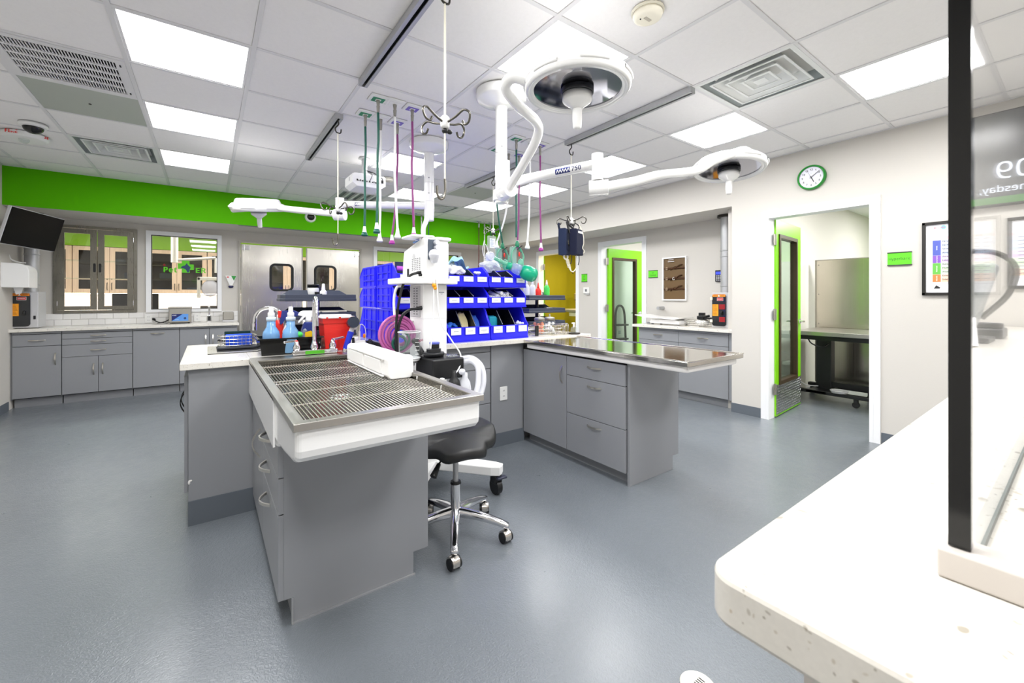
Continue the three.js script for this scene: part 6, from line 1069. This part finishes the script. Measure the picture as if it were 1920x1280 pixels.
// ---------- jars, basket and pump on the exam side of the island ----------
{
  const bk = thing('wire_basket', 'chrome wire basket holding two glass jars beside the exam table', 'basket', [2.60, .9, 3.06]);
  const u0 = 2.47, u1 = 2.80, v0 = 2.985, v1 = 3.13;
  for (const y of [.905, .935, .965, .995]) part(bk, 'wire_ring', tube([P3(u0, y, v0), P3(u1, y, v0), P3(u1, y, v1), P3(u0, y, v1)], .0025, 48, 6, true), M.wire);
  for (let k = 0; k <= 12; k++) { const u = u0 + (u1 - u0) * k / 12; part(bk, 'wire_upright', tube([[u, .903, v0], [u, .997, v0]], .0018, 2, 6), M.wire); }
  const jar = (label, u, fill) => { const t = thing('glass_jar', label, 'jar', [u, .907, 3.06], 'glass jars in the wire basket'); part(t, 'glass_body', lathe([[0, 0], [.052, 0], [.056, .01], [.056, .115], [.046, .132], [.0, .133]], u, .907, 3.06, 32), phy(0xf6f8f8, .04, { transmission: .96, ior: 1.2, thickness: 0 })); part(t, 'lid', [lathe([[0, .133], [.05, .133], [.05, .155], [.04, .162], [.008, .165], [.006, .18], [.009, .19], [0, .193]], u, .907, 3.06, 28)], M.steelDull); return t; };
  jar('glass jar of orange and pale cotton rolls in the wire basket', 2.545); jar('glass jar of white cotton wool in the wire basket', 2.67);
  const balls = (name, label, u, ms) => { const l = []; for (let k = 0; k < 26; k++) l.push(blob(u + rr(-.034, .034), .925 + rr(0, .09), 3.06 + rr(-.034, .034), .016, .014, .016, 8)); solo(name, label, 'cotton', l, ms).userData.kind = 'stuff'; };
  balls('cotton_rolls', 'orange tinted cotton rolls inside the glass jar next to the blue bins', 2.545, std(0xf09a72, .9)); balls('cotton_wool', 'white cotton wool inside the second glass jar', 2.67, M.cloth);
  const w = thing('wire_rack', 'small chrome wire rack at the end of the jar basket', 'rack', [2.80, .9, 3.02]); for (let k = 0; k < 5; k++) part(w, 'loop', tube([P3(2.765 + .018 * k, .902, 2.98), P3(2.765 + .018 * k, 1.0, 2.985), P3(2.765 + .018 * k, .99, 3.07), P3(2.765 + .018 * k, .902, 3.08)], .0025, 30, 6, true), M.wire);
  const p = thing('pump_dispenser', 'small clear pump bottle on a dark tray by the exam table', 'dispenser', [2.9, .9, 2.97]); part(p, 'tray', lathe([[0, 0], [.06, 0], [.065, .012], [0, .012]], 2.905, .9, 2.97), M.darkMetal); part(p, 'body', lathe([[0, .012], [.03, .012], [.03, .06], [.012, .072], [0, .072]], 2.905, .9, 2.97), M.clear); part(p, 'pump', [cyl([2.905, .97, 2.97], [2.905, 1.0, 2.97], .009), B(2.88, 2.915, 1.0, 1.012, 2.962, 2.978, .003)], M.white);
  solo('remote_pad', 'black calculator-like keypad leaning by the lowest blue bin', 'keypad', [B(2.42, 2.46, .905, 1.0, 2.97, 2.98, .004)], M.black);
}
// ---------- alcove ----------
cabinet('grey base cabinet of the alcove with two drawers over two tall doors', [4.76, 0, 3.60], -Math.PI / 2, 1.215, .53, .858, [['rail', 0, 1.215, .832, .858], ['drawer', .003, .592, .70, .828, .3, .775, 'h'], ['drawer', .597, 1.212, .70, .828, .91, .775, 'h'], ['door', .003, .592, .105, .696], ['door', .597, 1.212, .105, .696]]);
solo('cabinet_filler', 'narrow grey filler beside the alcove cabinet, against the wall pier', 'panel', B(4.745, 4.765, .1, .858, 2.33, 2.383), M.cab);
solo('worktop', 'white quartz worktop of the alcove under the grey flue pipe', 'worktop', B(4.70, 5.295, .86, .895, 2.328, 3.68, .004), M.quartz);
fumeBox('grey bench appliance with a dark door and red rings, on the alcove worktop', [4.95, .8955, 2.575], -Math.PI / 2, true, 1.366, -.03);
{
  const t = thing('pet_scale', 'white animal scale with a wide flat pan on the alcove worktop', 'scale', [4.98, .896, 3.32]);
  part(t, 'base', [ext((() => { const s = new THREE.Shape([[3.07, .91], [3.07, .955], [3.14, .97], [3.48, .965], [3.52, .915]].map(([x, y]) => new THREE.Vector2(x, y))); return s; })(), .26, .008)].map((g) => faceU(g, 5.11)), M.plastic);
  part(t, 'pan', [faceU(ext([[3.05, .985], [3.12, .972], [3.56, .988], [3.72, 1.012], [3.72, 1.02], [3.56, .998], [3.12, .985], [3.05, .998]], .34), 5.15)], M.slab);
  for (const [u, v] of [[4.88, 3.1], [5.08, 3.1], [4.88, 3.48], [5.08, 3.48]]) part(t, 'foot', cyl([u, .896, v], [u, .915, v], .016), M.greyMid);
  part(t, 'adapter', [B(4.84, 4.86, .90, .925, 3.5, 3.54, .004)], M.greyMid);
}
{
  const t = thing('clipper_basket', 'wire basket with black clippers and a white cloth on the alcove worktop', 'basket', [4.98, .896, 2.87]);
  for (const y of [.90, .925, .95, .975]) part(t, 'wire_ring', tube([P3(4.86, y, 2.74), P3(5.12, y, 2.74), P3(5.12, y, 3.0), P3(4.86, y, 3.0)], .003, 48, 6, true), M.wire);
  for (let k = 0; k <= 8; k++) part(t, 'wire_upright', tube([[4.86, .898, 2.745 + k * .031], [4.86, .977, 2.745 + k * .031]], .002, 2, 6), M.wire);
  solo('cloth_pack', 'white bundled cloth lying in the clipper basket', 'cloth', blob(4.98, .945, 2.83, .1, .045, .075, 16), M.cloth);
  solo('clipper', 'black clipper with trailing parts on top of the clipper basket', 'clipper', [B(4.90, 5.0, .985, 1.03, 2.78, 2.86, .01), B(4.93, 5.05, .99, 1.01, 2.72, 2.8, .006), cyl([4.92, 1.0, 2.86], [5.02, 1.03, 2.76], .014)], M.black);
  solo('charger_block', 'black charger block standing at the back of the clipper basket', 'charger', [B(5.13, 5.18, .9, 1.06, 2.9, 2.97, .006), B(5.1, 5.14, .98, 1.0, 2.88, 2.94)], M.black);
}
{
  const t = thing('valve_box', 'white framed wall box with brown tinted front over three gas valves', 'valve box', [5.29, 1.22, 3.40]);
  const v0 = 3.225, v1 = 3.60, y0 = 1.214, y1 = 1.823, f = .018;
  part(t, 'frame', [B(5.27, 5.298, y0, y0 + f, v0, v1), B(5.27, 5.298, y1 - f, y1, v0, v1), B(5.27, 5.298, y0 + f, y1 - f, v0, v0 + f), B(5.27, 5.298, y0 + f, y1 - f, v1 - f, v1)], M.white);
  part(t, 'back', B(5.292, 5.298, y0 + f, y1 - f, v0 + f, v1 - f), std(0x6e5638, .35));
  const fr = part(t, 'print', faceU(ext([[3.42, 1.79], [3.50, 1.79], [3.50, 1.783], [3.42, 1.783]], .001), 5.276), M.white);
  part(t, 'print', faceU(ext([[3.41, 1.765], [3.51, 1.765], [3.51, 1.757], [3.41, 1.757]], .001), 5.276), M.white);
  for (const y of [1.665, 1.52, 1.375]) { const vb = std(0x4a2c14, .35, .5), g = part(t, 'valve', [tube([[5.285, y, 3.57], [5.285, y, 3.25]], .012, 4, 10), blob(5.28, y + .005, 3.40, .014, .022, .028), tube([[5.275, y + .01, 3.38], [5.275, y + .04, 3.33], [5.275, y + .045, 3.29]], .008, 12), tube([[5.28, y, 3.45], [5.28, y - .03, 3.47]], .006, 6)], vb);
    part(g, 'gauge', cyl([5.287, y, 3.53], [5.274, y, 3.53], .02, .02, 20), std(0xa08a70, .4)); if (y === 1.52) part(g, 'pull_ring', torus(5.270, y, 3.415, .017, .003, 'u', 20, 6), M.white); }
}
{
  const t = thing('keypad_reader', 'small dark keypad with a blue display, fixed to the wall by the flue pipe', 'keypad', [5.29, 1.46, 2.78]);
  part(t, 'housing', B(5.27, 5.299, 1.46, 1.605, 2.735, 2.825, .005), std(0x22232c, .4));
  part(t, 'display', B(5.2685, 5.2705, 1.55, 1.585, 2.745, 2.815), new THREE.MeshStandardMaterial({ color: 0x3a48d8, emissive: 0x3a48d8, emissiveIntensity: .6 }));
  for (let r = 0; r < 4; r++) for (let c = 0; c < 3; c++) part(t, 'key', B(5.267, 5.2705, 1.47 + r * .019, 1.481 + r * .019, 2.75 + c * .022, 2.764 + c * .022), M.plasticGrey);
}
solo('wall_spout', 'short chrome spout sticking out of the alcove wall above the scale', 'spout', [cyl([5.30, 1.105, 3.60], [5.17, 1.105, 3.60], .026, .024), cyl([5.171, 1.105, 3.60], [5.168, 1.105, 3.60], .015)], M.alu);
{
  const t = thing('wall_sensor', 'white square wall sensor with a dark window between the two alcove doors', 'sensor', [5.29, 1.33, 5.1]);
  part(t, 'housing', B(5.27, 5.299, 1.325, 1.43, 5.03, 5.16, .005), M.white); part(t, 'window', B(5.268, 5.271, 1.355, 1.40, 5.07, 5.115), M.greyMid); part(t, 'slot', B(5.262, 5.29, 1.305, 1.32, 5.02, 5.10, .003), M.plasticGrey);
}
// green door signs
const signTex = (lines, sz) => canvasTex(256, 160, (x) => { x.fillStyle = '#62d824'; x.fillRect(0, 0, 256, 160); x.fillStyle = '#1a2e10'; x.textAlign = 'center'; x.font = sz + 'px sans-serif'; lines.forEach((l, k) => x.fillText(l, 128, 80 + sz * .36 + (k - (lines.length - 1) / 2) * sz * 1.1)); });
function sign(label, lines, sz, u, v0, v1, y0, y1) {
  const t = thing('door_sign', label, 'sign', [u, y0, (v0 + v1) / 2], 'green room signs'); const h = y1 - y0;
  part(t, 'plate', B(u - .008, u - .001, y0 + .006, y1 - .006, v0 + .001, v1 - .001), std(0x62d824, .5));
  const g = sheetU(v0, v1, y0 + .006, y1 - .006, u - .0078); const m = picture(signTex(lines, sz), .5);
  part(t, 'print', g, m, true);
  part(t, 'rail', B(u - .013, u - .001, y0, y0 + .008, v0 - .002, v1 + .002, .001), std(0x3f463c, .5)); part(t, 'rail', B(u - .013, u - .001, y1 - .008, y1, v0 - .002, v1 + .002, .001), std(0x3f463c, .5));
}
sign('green sign reading Hyperbaric beside the open green door', ['Hyperbaric'], 48, uR, .858, 1.008, 1.525, 1.638);
sign('green sign reading CT Control between the middle door and the brown valve box', ['CT', 'Control'], 50, 5.3, 3.69, 3.845, 1.545, 1.655);
sign('green sign reading CT Scan beside the olive room doorway', ['CT', 'Scan'], 50, 5.3, 5.09, 5.22, 1.525, 1.665);
// ---------- door frames and green doors ----------
function doorFrame(name, u, v0, v1, y1, w = .045, t = .012, depth = .12) {
  const f = structGroup(name);
  part(f, 'jamb', B(u - t, u + depth + t, 0, y1 - .03, v0 + .001, v0 + .03), M.trim); part(f, 'jamb', B(u - t, u + depth + t, 0, y1 - .03, v1 - .03, v1 - .001), M.trim);
  part(f, 'head', B(u - t, u + depth + t, y1 - .03, y1 - .001, v0 + .001, v1 - .001), M.trim);
  part(f, 'casing', B(u - t, u - .0005, 0, y1 - .001, v0 - w, v0 + .0005), M.trim); part(f, 'casing', B(u - t, u - .0005, 0, y1 - .001, v1 - .0005, v1 + w), M.trim); part(f, 'casing', B(u - t, u - .0005, y1 - .001, y1 + w, v0 - w, v1 + w), M.trim);
}
doorFrame('trim_5', uR, 1.10, 1.97, 2.10); doorFrame('trim_6', 5.3, 3.93, 4.79, 2.13); doorFrame('trim_7', 5.3, 5.33, 6.42, 2.11);
function greenDoor(name, u, v, ang, kick, L = .84) {                   // hinge at (u, v); ang turns the leaf from +u towards +v
  const d = structGroup(name), H = 2.075, th = .045, a = .115, b = L - .17, y0 = .36, y1 = 1.90, W = (g) => g;
  const s = roundRect(0, .012, L, H, .002); s.holes.push(new THREE.Path(roundRect(a, y0, b, y1, .004).getPoints()));
  part(d, 'leaf', ext(s, th, .0015).translate(0, 0, -th), M.door);
  const fr = roundRect(a - .028, y0 - .028, b + .028, y1 + .028, .003); fr.holes.push(new THREE.Path(roundRect(a + .012, y0 + .012, b - .012, y1 - .012, .003).getPoints()));
  part(d, 'lite_frame', [ext(fr, .012, .002).translate(0, 0, 0), ext(fr, .012, .002).translate(0, 0, -th - .012), B(a, a + .012, y0, y1, 0, th), B(b - .012, b, y0, y1, 0, th), B(a, b, y0, y0 + .012, 0, th), B(a, b, y1 - .012, y1, 0, th)], M.frame);
  part(d, 'pane', B(a, b, y0, y1, .02, .025), M.glassGreen);
  if (kick) part(d, 'kick_plate', [B(.008, L - .008, .03, .34, -.003, .0), B(.008, L - .008, .03, .34, th, th + .003)], std(0xa9aaab, .32, 1));
  if (kick) { const tr = []; for (let r = 0; r < 11; r++) for (let k = 0; k < 29; k++) tr.push(clean(B(-.012, .012, -.0035, .0035, -.0018, .0, .0008, 1)).rotateZ((r + k) % 2 ? .7 : -.7).translate(.026 + k * .0282, .045 + r * .0275, .0028)); part(d, 'tread', tr, std(0xc2c3c4, .22, 1)).userData.kind = 'stuff'; }
  part(d, 'lever', [cyl([L - .06, .98, 0], [L - .06, .98, -.05], .012), cyl([L - .06, .98, th], [L - .06, .98, th + .05], .012), cyl([L - .06, .98, -.002], [L - .06, .98, -.01], .03), cyl([L - .06, .98, th + .002], [L - .06, .98, th + .01], .03), B(L - .17, L - .05, .972, .988, -.058, -.045, .005), B(L - .17, L - .05, .972, .988, th + .045, th + .058, .005)], M.chrome);
  part(d, 'latch_plate', B(L - .001, L + .001, .93, 1.03, .01, .035), M.chrome);
  for (const y of [.30, 1.08, 1.86]) parts(d, 'hinge', [B(-.004, -.001, y - .057, y + .057, .004, th - .004), cyl([-.008, y - .057, .0], [-.008, y + .057, .0], .008, .008, 12), B(-.062, -.008, y - .057, y + .057, .001, .004)], M.steelDull);
  d.position.copy(P3(u, 0, v)); d.rotation.y = ang; return d;
}
greenDoor('door_3', uR + .125, 1.925, .085, true);
greenDoor('door_4', 5.43, 4.73, -.05, false);
greenDoor('door_5', 5.43, 6.38, .872, false, .9);
// ---------- clock and posters ----------
{
  const u = uR, v = 1.56, y = 2.402, R = .118, t = thing('wall_clock', 'round wall clock with a green rim showing nine past five', 'clock', [u, y, v]);
  const tx = canvasTex(512, 512, (x) => { x.fillStyle = '#e9e8f6'; x.fillRect(0, 0, 512, 512); x.translate(256, 256); x.fillStyle = '#1b1c20'; x.font = 'bold 62px sans-serif'; x.textAlign = 'center'; x.textBaseline = 'middle';
    for (let k = 1; k <= 12; k++) { const a = k * Math.PI / 6; x.fillText(String(k), 186 * Math.sin(a), -186 * Math.cos(a)); }
    x.font = '20px sans-serif'; x.fillStyle = '#5a9a6a'; x.fillText('o', 0, -95); });
  const g = new THREE.CircleGeometry(R * .86, 48); g.rotateY(-Math.PI / 2); g.translate(u - .022, y, -v); part(t, 'dial', g, picture(tx, .5), true);
  const rim = lathe([[R * .84, .0], [R, 0], [R * 1.0, .022], [R * .95, .04], [R * .88, .042], [R * .84, .03]], 0, 0, 0, 56); rim.rotateZ(Math.PI / 2); part(t, 'rim', rim.translate(u, y, -v), std(0x0b8a26, .3));
  const hand = (ang, L, w, z, m) => { const h = ext([[-w, -.012], [w, -.012], [w * .8, L], [0, L + .004], [-w * .8, L]], .0015).rotateZ(-ang).rotateY(-Math.PI / 2).translate(u - z, y, -v); return part(t, 'hand', h, m); };
  hand((5 + 9 / 60) * Math.PI / 6, .05, .0045, .026, M.black); hand(9 * Math.PI / 30, .08, .0035, .028, M.greyMid); hand(-25 * Math.PI / 180, .085, .0008, .03, M.black);
}
function chart(label, v0, v1, y0, y1, seedN) {
  const t = thing('framed_chart', label, 'poster', [uR, y0, (v0 + v1) / 2]), f = .022;
  part(t, 'frame', [B(uR - .022, uR - .001, y0, y0 + f, v0, v1, .003), B(uR - .022, uR - .001, y1 - f, y1, v0, v1, .003), B(uR - .022, uR - .001, y0, y1, v0, v0 + f, .003), B(uR - .022, uR - .001, y0, y1, v1 - f, v1, .003)], std(0x24221f, .35));
  const tx = canvasTex(768, 1024, (x) => {
    x.fillStyle = '#f7f7fb'; x.fillRect(0, 0, 768, 1024);
    x.fillStyle = '#7cc6e0'; x.beginPath(); x.arc(205, 50, 30, 0, 7); x.fill(); x.fillStyle = '#d03a4a'; x.font = 'bold 30px sans-serif'; x.fillText('RECOVER', 90, 62);
    x.fillStyle = '#333'; x.font = 'bold 20px sans-serif'; ['CPR AND EMERGENCY', 'MEDICATIONS AND', 'RATES (VOLUMES IN ML)'].forEach((l, k) => x.fillText(l, 300, 122 + 24 * k));
    x.fillStyle = '#f6d3d8'; x.fillRect(180, 190, 580, 42); x.fillStyle = '#7a1f2a'; x.font = 'bold 26px sans-serif'; x.fillText('DRUG', 350, 221); x.fillText('DOSE', 560, 221);
    const rows = [['Epi Low', '#dfe8fb'], ['Epi High', '#cfdcf8'], ['Vasopressin', '#dfe8fb'], ['Atropine', '#cfdcf8'], ['Amiodarone', '#ecd9f6'], ['Lidocaine', '#e2c8f2'], ['Naloxone', '#e2f4da'], ['Flumazenil', '#d2eec6'], ['Atipamezole', '#e2f4da'], ['External Defib', '#fbd9c2'], ['Internal Defib', '#f8cdb0']];
    rows.forEach(([n, c], k) => { const y = 240 + 57 * k; x.fillStyle = c; x.fillRect(180, y, 580, 55); x.fillStyle = '#2a2430'; x.font = 'bold 28px sans-serif'; x.fillText(n, 192, y + 28); x.fillStyle = '#5a5a70'; x.fillRect(400, y + 16, 90 + (k * 37) % 60, 8); x.fillRect(540, y + 16, 60, 8); x.fillRect(640, y + 16, 70, 8); x.fillRect(260, y + 42, 200, 5); });
    const side = [['Arrest', '#5866c0', 0, 4], ['Anti-arrhythmic', '#8a5ec4', 4, 6], ['Reversal', '#6cbf50', 6, 9], ['Electric', '#f2894e', 9, 11]];
    side.forEach(([n, c, a, b]) => { x.fillStyle = c; x.fillRect(78, 240 + 57 * a, 96, 57 * (b - a) - 2); x.save(); x.translate(134, 240 + 57 * (a + b) / 2); x.rotate(-Math.PI / 2); x.fillStyle = '#fff'; x.textAlign = 'center'; x.font = 'bold ' + (n.length > 10 ? 14 : 22) + 'px sans-serif'; x.fillText(n, 0, 0); x.restore(); });
    x.fillStyle = '#c9b7c8'; x.fillRect(70, 895, 690, 5); x.fillStyle = '#1c1c1c'; x.beginPath(); x.moveTo(92, 965); x.lineTo(120, 915); x.lineTo(170, 950); x.lineTo(160, 965); x.fill();
  });
  part(t, 'print', sheetU(v0 + f, v1 - f, y0 + f, y1 - f, uR - .006), picture(tx, .35), true);
}
chart('black framed colour-coded drug chart right of the green Hyperbaric sign', .38, .795, 1.275, 1.857, 1);
chart('second framed colour-coded chart further along the same wall, seen only in the glass', -.245, .16, 1.32, 1.83, 2);
// ---------- hyperbaric room ----------
{
  const t = thing('lift_table', 'steel topped lift table on a black wheeled frame inside the hyperbaric room', 'table', [6.25, 0, 1.7]);
  part(t, 'top', [B(5.86, 6.74, .80, .85, 1.1, 2.2, .006)], M.steel);
  part(t, 'column', [B(6.18, 6.31, .1, .76, 1.86, 2.02, .006)], M.black); part(t, 'column', [B(6.18, 6.31, .1, .76, 1.1, 1.24, .006)], M.black);
  part(t, 'top_frame', [B(5.95, 6.6, .755, .80, 1.88, 1.98), B(5.95, 6.6, .755, .80, 1.12, 1.22), B(5.94, 6.0, .745, .80, 1.1, 2.15)], M.black);
  for (const u of [5.93, 6.45]) { const f = part(t, 'foot', B(u, u + .07, .10, .14, 1.0, 2.2, .006), M.black); for (const v of [1.56, 2.16, 1.04]) part(f, 'castor', [cyl([u + .02, .035, v], [u + .05, .035, v], .034, .034, 20), B(u + .015, u + .055, .05, .10, v - .02, v + .02, .004)], M.rubber); }
  part(t, 'base_plate', [B(5.93, 6.52, .11, .135, 1.84, 2.04), B(6.2, 6.3, .16, .22, 1.24, 1.86), B(5.93, 6.52, .11, .135, 1.08, 1.26)], M.black);
  part(t, 'actuator_lead', tube([[6.0, .77, 2.05], [5.97, .70, 2.0], [6.0, .66, 1.9], [6.1, .70, 1.86]], .008, 20), M.black);
}
{
  const t = thing('steel_screen', 'brushed steel sheet screen standing behind the lift table', 'screen', [6.82, .1, 1.66]);
  part(t, 'sheet', B(6.80, 6.825, .1, 1.765, .95, 2.22, .003), std(0xc6c0b4, .26, 1, { roughnessMap: rep(brushRough, .8, .3), bumpMap: rep(doorWave, .6, .5), bumpScale: .006 }));
  part(t, 'edge', [B(6.79, 6.835, .1, 1.77, 2.215, 2.23), B(6.79, 6.835, 1.76, 1.77, .95, 2.22)], M.steelDull);
  for (const y of [.3, .9, 1.3, 1.7]) part(t, 'screw', cyl([6.80, y, 2.19], [6.796, y, 2.19], .008), M.steelDull); part(t, 'foot', [B(6.7, 6.95, 0, .1, 2.17, 2.2)], M.steelDull); part(t, 'foot', [B(6.7, 6.95, 0, .1, 1.0, 1.03)], M.steelDull);
}
{
  const t = thing('power_adapter', 'white adapter with leads hanging on the wall beside the lift table', 'adapter', [5.95, .36, 2.3]);
  part(t, 'plate', B(5.72, 5.80, .50, .62, 2.305, 2.318, .003), M.white); part(t, 'block', B(5.95, 6.15, .40, .44, 2.25, 2.31, .006), M.white);
  part(t, 'lead', tube([[5.78, .56, 2.29], [5.9, .57, 2.27], [6.05, .50, 2.25], [6.1, .42, 2.25], [6.08, .25, 2.2], [6.1, .16, 2.1], [6.2, .15, 1.98]], .007, 50), M.plasticGrey);
  solo('coiled_cable', 'grey cable coiled on the base of the lift table', 'cable', [0, 1, 2].map((k) => torus(5.97, .148 + .01 * k, 1.72, .07 + .006 * k, .006, 'y', 28, 6)).map((g) => g.scale(1, 1, 1)), M.plasticGrey);
}
// ---------- control room and scan room ----------
{
  const t = thing('step_ladder', 'folded black step ladder standing behind the glazed middle door', 'ladder', [6.0, 0, 4.93]);
  part(t, 'rail', tube([[5.82, .0, 4.95], [5.86, .6, 4.95], [5.88, 1.02, 4.95], [5.93, 1.10, 4.95], [6.03, 1.10, 4.95], [6.09, 1.03, 4.95], [6.14, .55, 4.95], [6.18, 0, 4.95]], .02, 60, 10), M.black);
  for (const y of [.25, .5, .75]) part(t, 'step', B(5.87, 6.12, y, y + .03, 4.86, 4.98, .006), M.black); for (const y of [.36, .61]) part(t, 'spring_clip', B(5.88, 5.92, y, y + .06, 4.87, 4.9, .004), M.alu);
  solo('round_push_plate', 'small round grey wall plate behind the glazed middle door', 'plate', cyl([7.0, .98, 5.055], [7.0, .98, 5.03], .05, .05, 24), M.greyMid);
}
{
  const t = thing('scan_table', 'beige padded patient table in the olive room', 'table', [6.9, 0, 6.3]);
  part(t, 'pad', [B(6.45, 7.45, .93, 1.0, 5.6, 6.9, .02)], std(0x9a9488, .6)); part(t, 'frame', [B(6.5, 7.4, .84, .93, 5.7, 6.8, .01), B(6.65, 7.2, .7, .84, 5.9, 6.6, .01)], M.cream); part(t, 'pedestal', [B(6.75, 7.1, 0, .7, 6.0, 6.5, .02)], M.cream); part(t, 'control', B(6.62, 6.65, .72, .79, 6.1, 6.3), M.darkMetal);
}
{
  const t = thing('drip_hanger', 'thin ceiling drip hanger with a clutch of black leads before the olive wall', 'hanger', [6.9, 1.15, 6.95], 'hanger in the olive room');
  part(t, 'rod', cyl([6.9, 1.35, 6.95], [6.9, 2.4, 6.95], .006), M.darkMetal); for (const s of [-1, 1]) part(t, 'hook_arm', tube([[6.9, 1.83, 6.95], [6.9 + .08 * s, 1.85, 6.95], [6.9 + .14 * s, 1.84, 6.95], [6.9 + .15 * s, 1.81, 6.95], [6.9 + .11 * s, 1.80, 6.95]], .007, 24), M.black);
  part(t, 'injector_head', [B(6.84, 6.98, 1.18, 1.36, 6.9, 7.0, .03)], std(0x8d8258, .5)); part(t, 'leads', [torus(6.86, 1.2, 6.88, .05, .016, 'v', 20, 8), torus(6.88, 1.25, 6.88, .035, .016, 'v', 20, 8)], M.black);
}
// ---------- counter next to the viewer, with its glass guard ----------
{
  const t = thing('reception_counter', 'speckled white quartz counter close to the viewer on a pale half wall', 'counter', [1.2, 0, -.4]);
  part(t, 'slab', ext((() => { const s = new THREE.Shape(), r = .022; s.moveTo(.313 + r, .177); s.absarc(.313 + r, .177 - r, r, Math.PI / 2, Math.PI); s.lineTo(.313, -.9); s.lineTo(4.655, -.9); s.lineTo(4.655, .177); return s; })(), .037, .004, 12).rotateX(-Math.PI / 2).translate(0, 1.013, 0), phy(0xece9e4, .28, { map: rep(quartz, 2), clearcoat: .25, clearcoatRoughness: .15 }));
  part(t, 'half_wall', B(.388, 4.655, 0, 1.013, -.82, .135), std(0xd9d2cc, .6));
}
{
  const t = thing('glass_guard', 'clear glass guard with a black edge standing in a white channel on the near counter', 'screen', [.48, 1.05, -.2]);
  part(t, 'channel', [B(.445, .478, 1.0505, 1.072, -.85, .068, .002)], std(0xcfc8c1, .5), false, 'white base channel');
  part(t, 'side_pane', B(.455, .465, 1.0725, 2.3, -.85, .0505), M.glass); part(t, 'long_pane', B(.466, 4.65, 1.056, 2.3, .052, .060), M.glass);
  part(t, 'black_edge', [B(.4535, .466, 1.073, 2.3, .0512, .063)], M.blackGloss, false, 'black edge strip');
  part(t, 'gasket', [B(.49, 4.65, 1.0505, 1.0565, .051, .061)], std(0x5b625f, .5));
}
{
  const t = thing('wall_display', 'large dark wall screen showing the time and day in white, seen mirrored in the glass', 'display', [uR, 1.92, -.35]);
  part(t, 'housing', B(uR - .06, uR - .002, 1.92, 2.6, -1.11, .045, .008), M.black);
  const tx = canvasTex(1024, 590, (x) => { x.fillStyle = '#1d2226'; x.fillRect(0, 0, 1024, 590); const g = 470; x.fillStyle = '#2f6a1e'; x.fillRect(0, 545, 1024, 45); x.fillStyle = '#e8f0ff'; x.font = '150px sans-serif'; x.textAlign = 'right'; x.fillText('5:09', 306, 430); x.font = '60px sans-serif'; x.fillText('Wednesday,', 376, 515); });
  part(t, 'screen', sheetU(-1.1, .04, 1.935, 2.59, uR - .061), new THREE.MeshStandardMaterial({ color: 0x000000, emissive: 0xffffff, emissiveMap: tx, emissiveIntensity: .8, roughness: .2 }), true);
}
{
  const t = thing('patient_monitor', 'dark grey tilted monitor with a curved handle, standing beyond the glass guard', 'monitor', [2.9, 1.05, -.3]);
  part(t, 'casing', [new RoundedBoxGeometry(.34, .30, .05, 3, .03).rotateX(-.3).rotateY(-.7).translate(2.95, 1.27, .28)], std(0x8d908f, .4));
  part(t, 'handle', tube([[2.78, 1.40, -.42], [2.85, 1.46, -.3], [2.98, 1.47, -.16], [3.06, 1.40, -.10], [3.06, 1.28, -.12], [3.0, 1.16, -.2]], .012, 40), M.darkMetal);
  part(t, 'stand', [B(2.82, 3.04, 1.051, 1.075, -.42, -.16, .006), cyl([2.93, 1.07, -.28], [2.94, 1.2, -.28], .03)], M.black);
  solo('label_roll', 'white paper roll standing at the foot of the grey monitor', 'roll', cyl([2.62, 1.051, -.2], [2.64, 1.17, -.21], .03), M.paper);
  solo('desk_phone', 'black desk phone lying beside the grey monitor', 'phone', [B(3.2, 3.42, 1.051, 1.10, -.35, -.15, .01), B(3.22, 3.27, 1.10, 1.13, -.35, -.15, .01)], M.black);
}
{
  const t = thing('floor_drain', 'white round floor drain cover beside the near counter', 'drain', [1.285, 0, .745]);
  part(t, 'cover', lathe([[0, .001], [.052, .001], [.055, .004], [.05, .008], [0, .008]], 1.285, 0, .745, 40), M.cream); for (let k = 0; k < 6; k++) part(t, 'slot', B(1.262 + .009 * k, 1.266 + .009 * k, .0075, .0085, .735, .757), M.dark);
}
renderer.render(scene, camera);
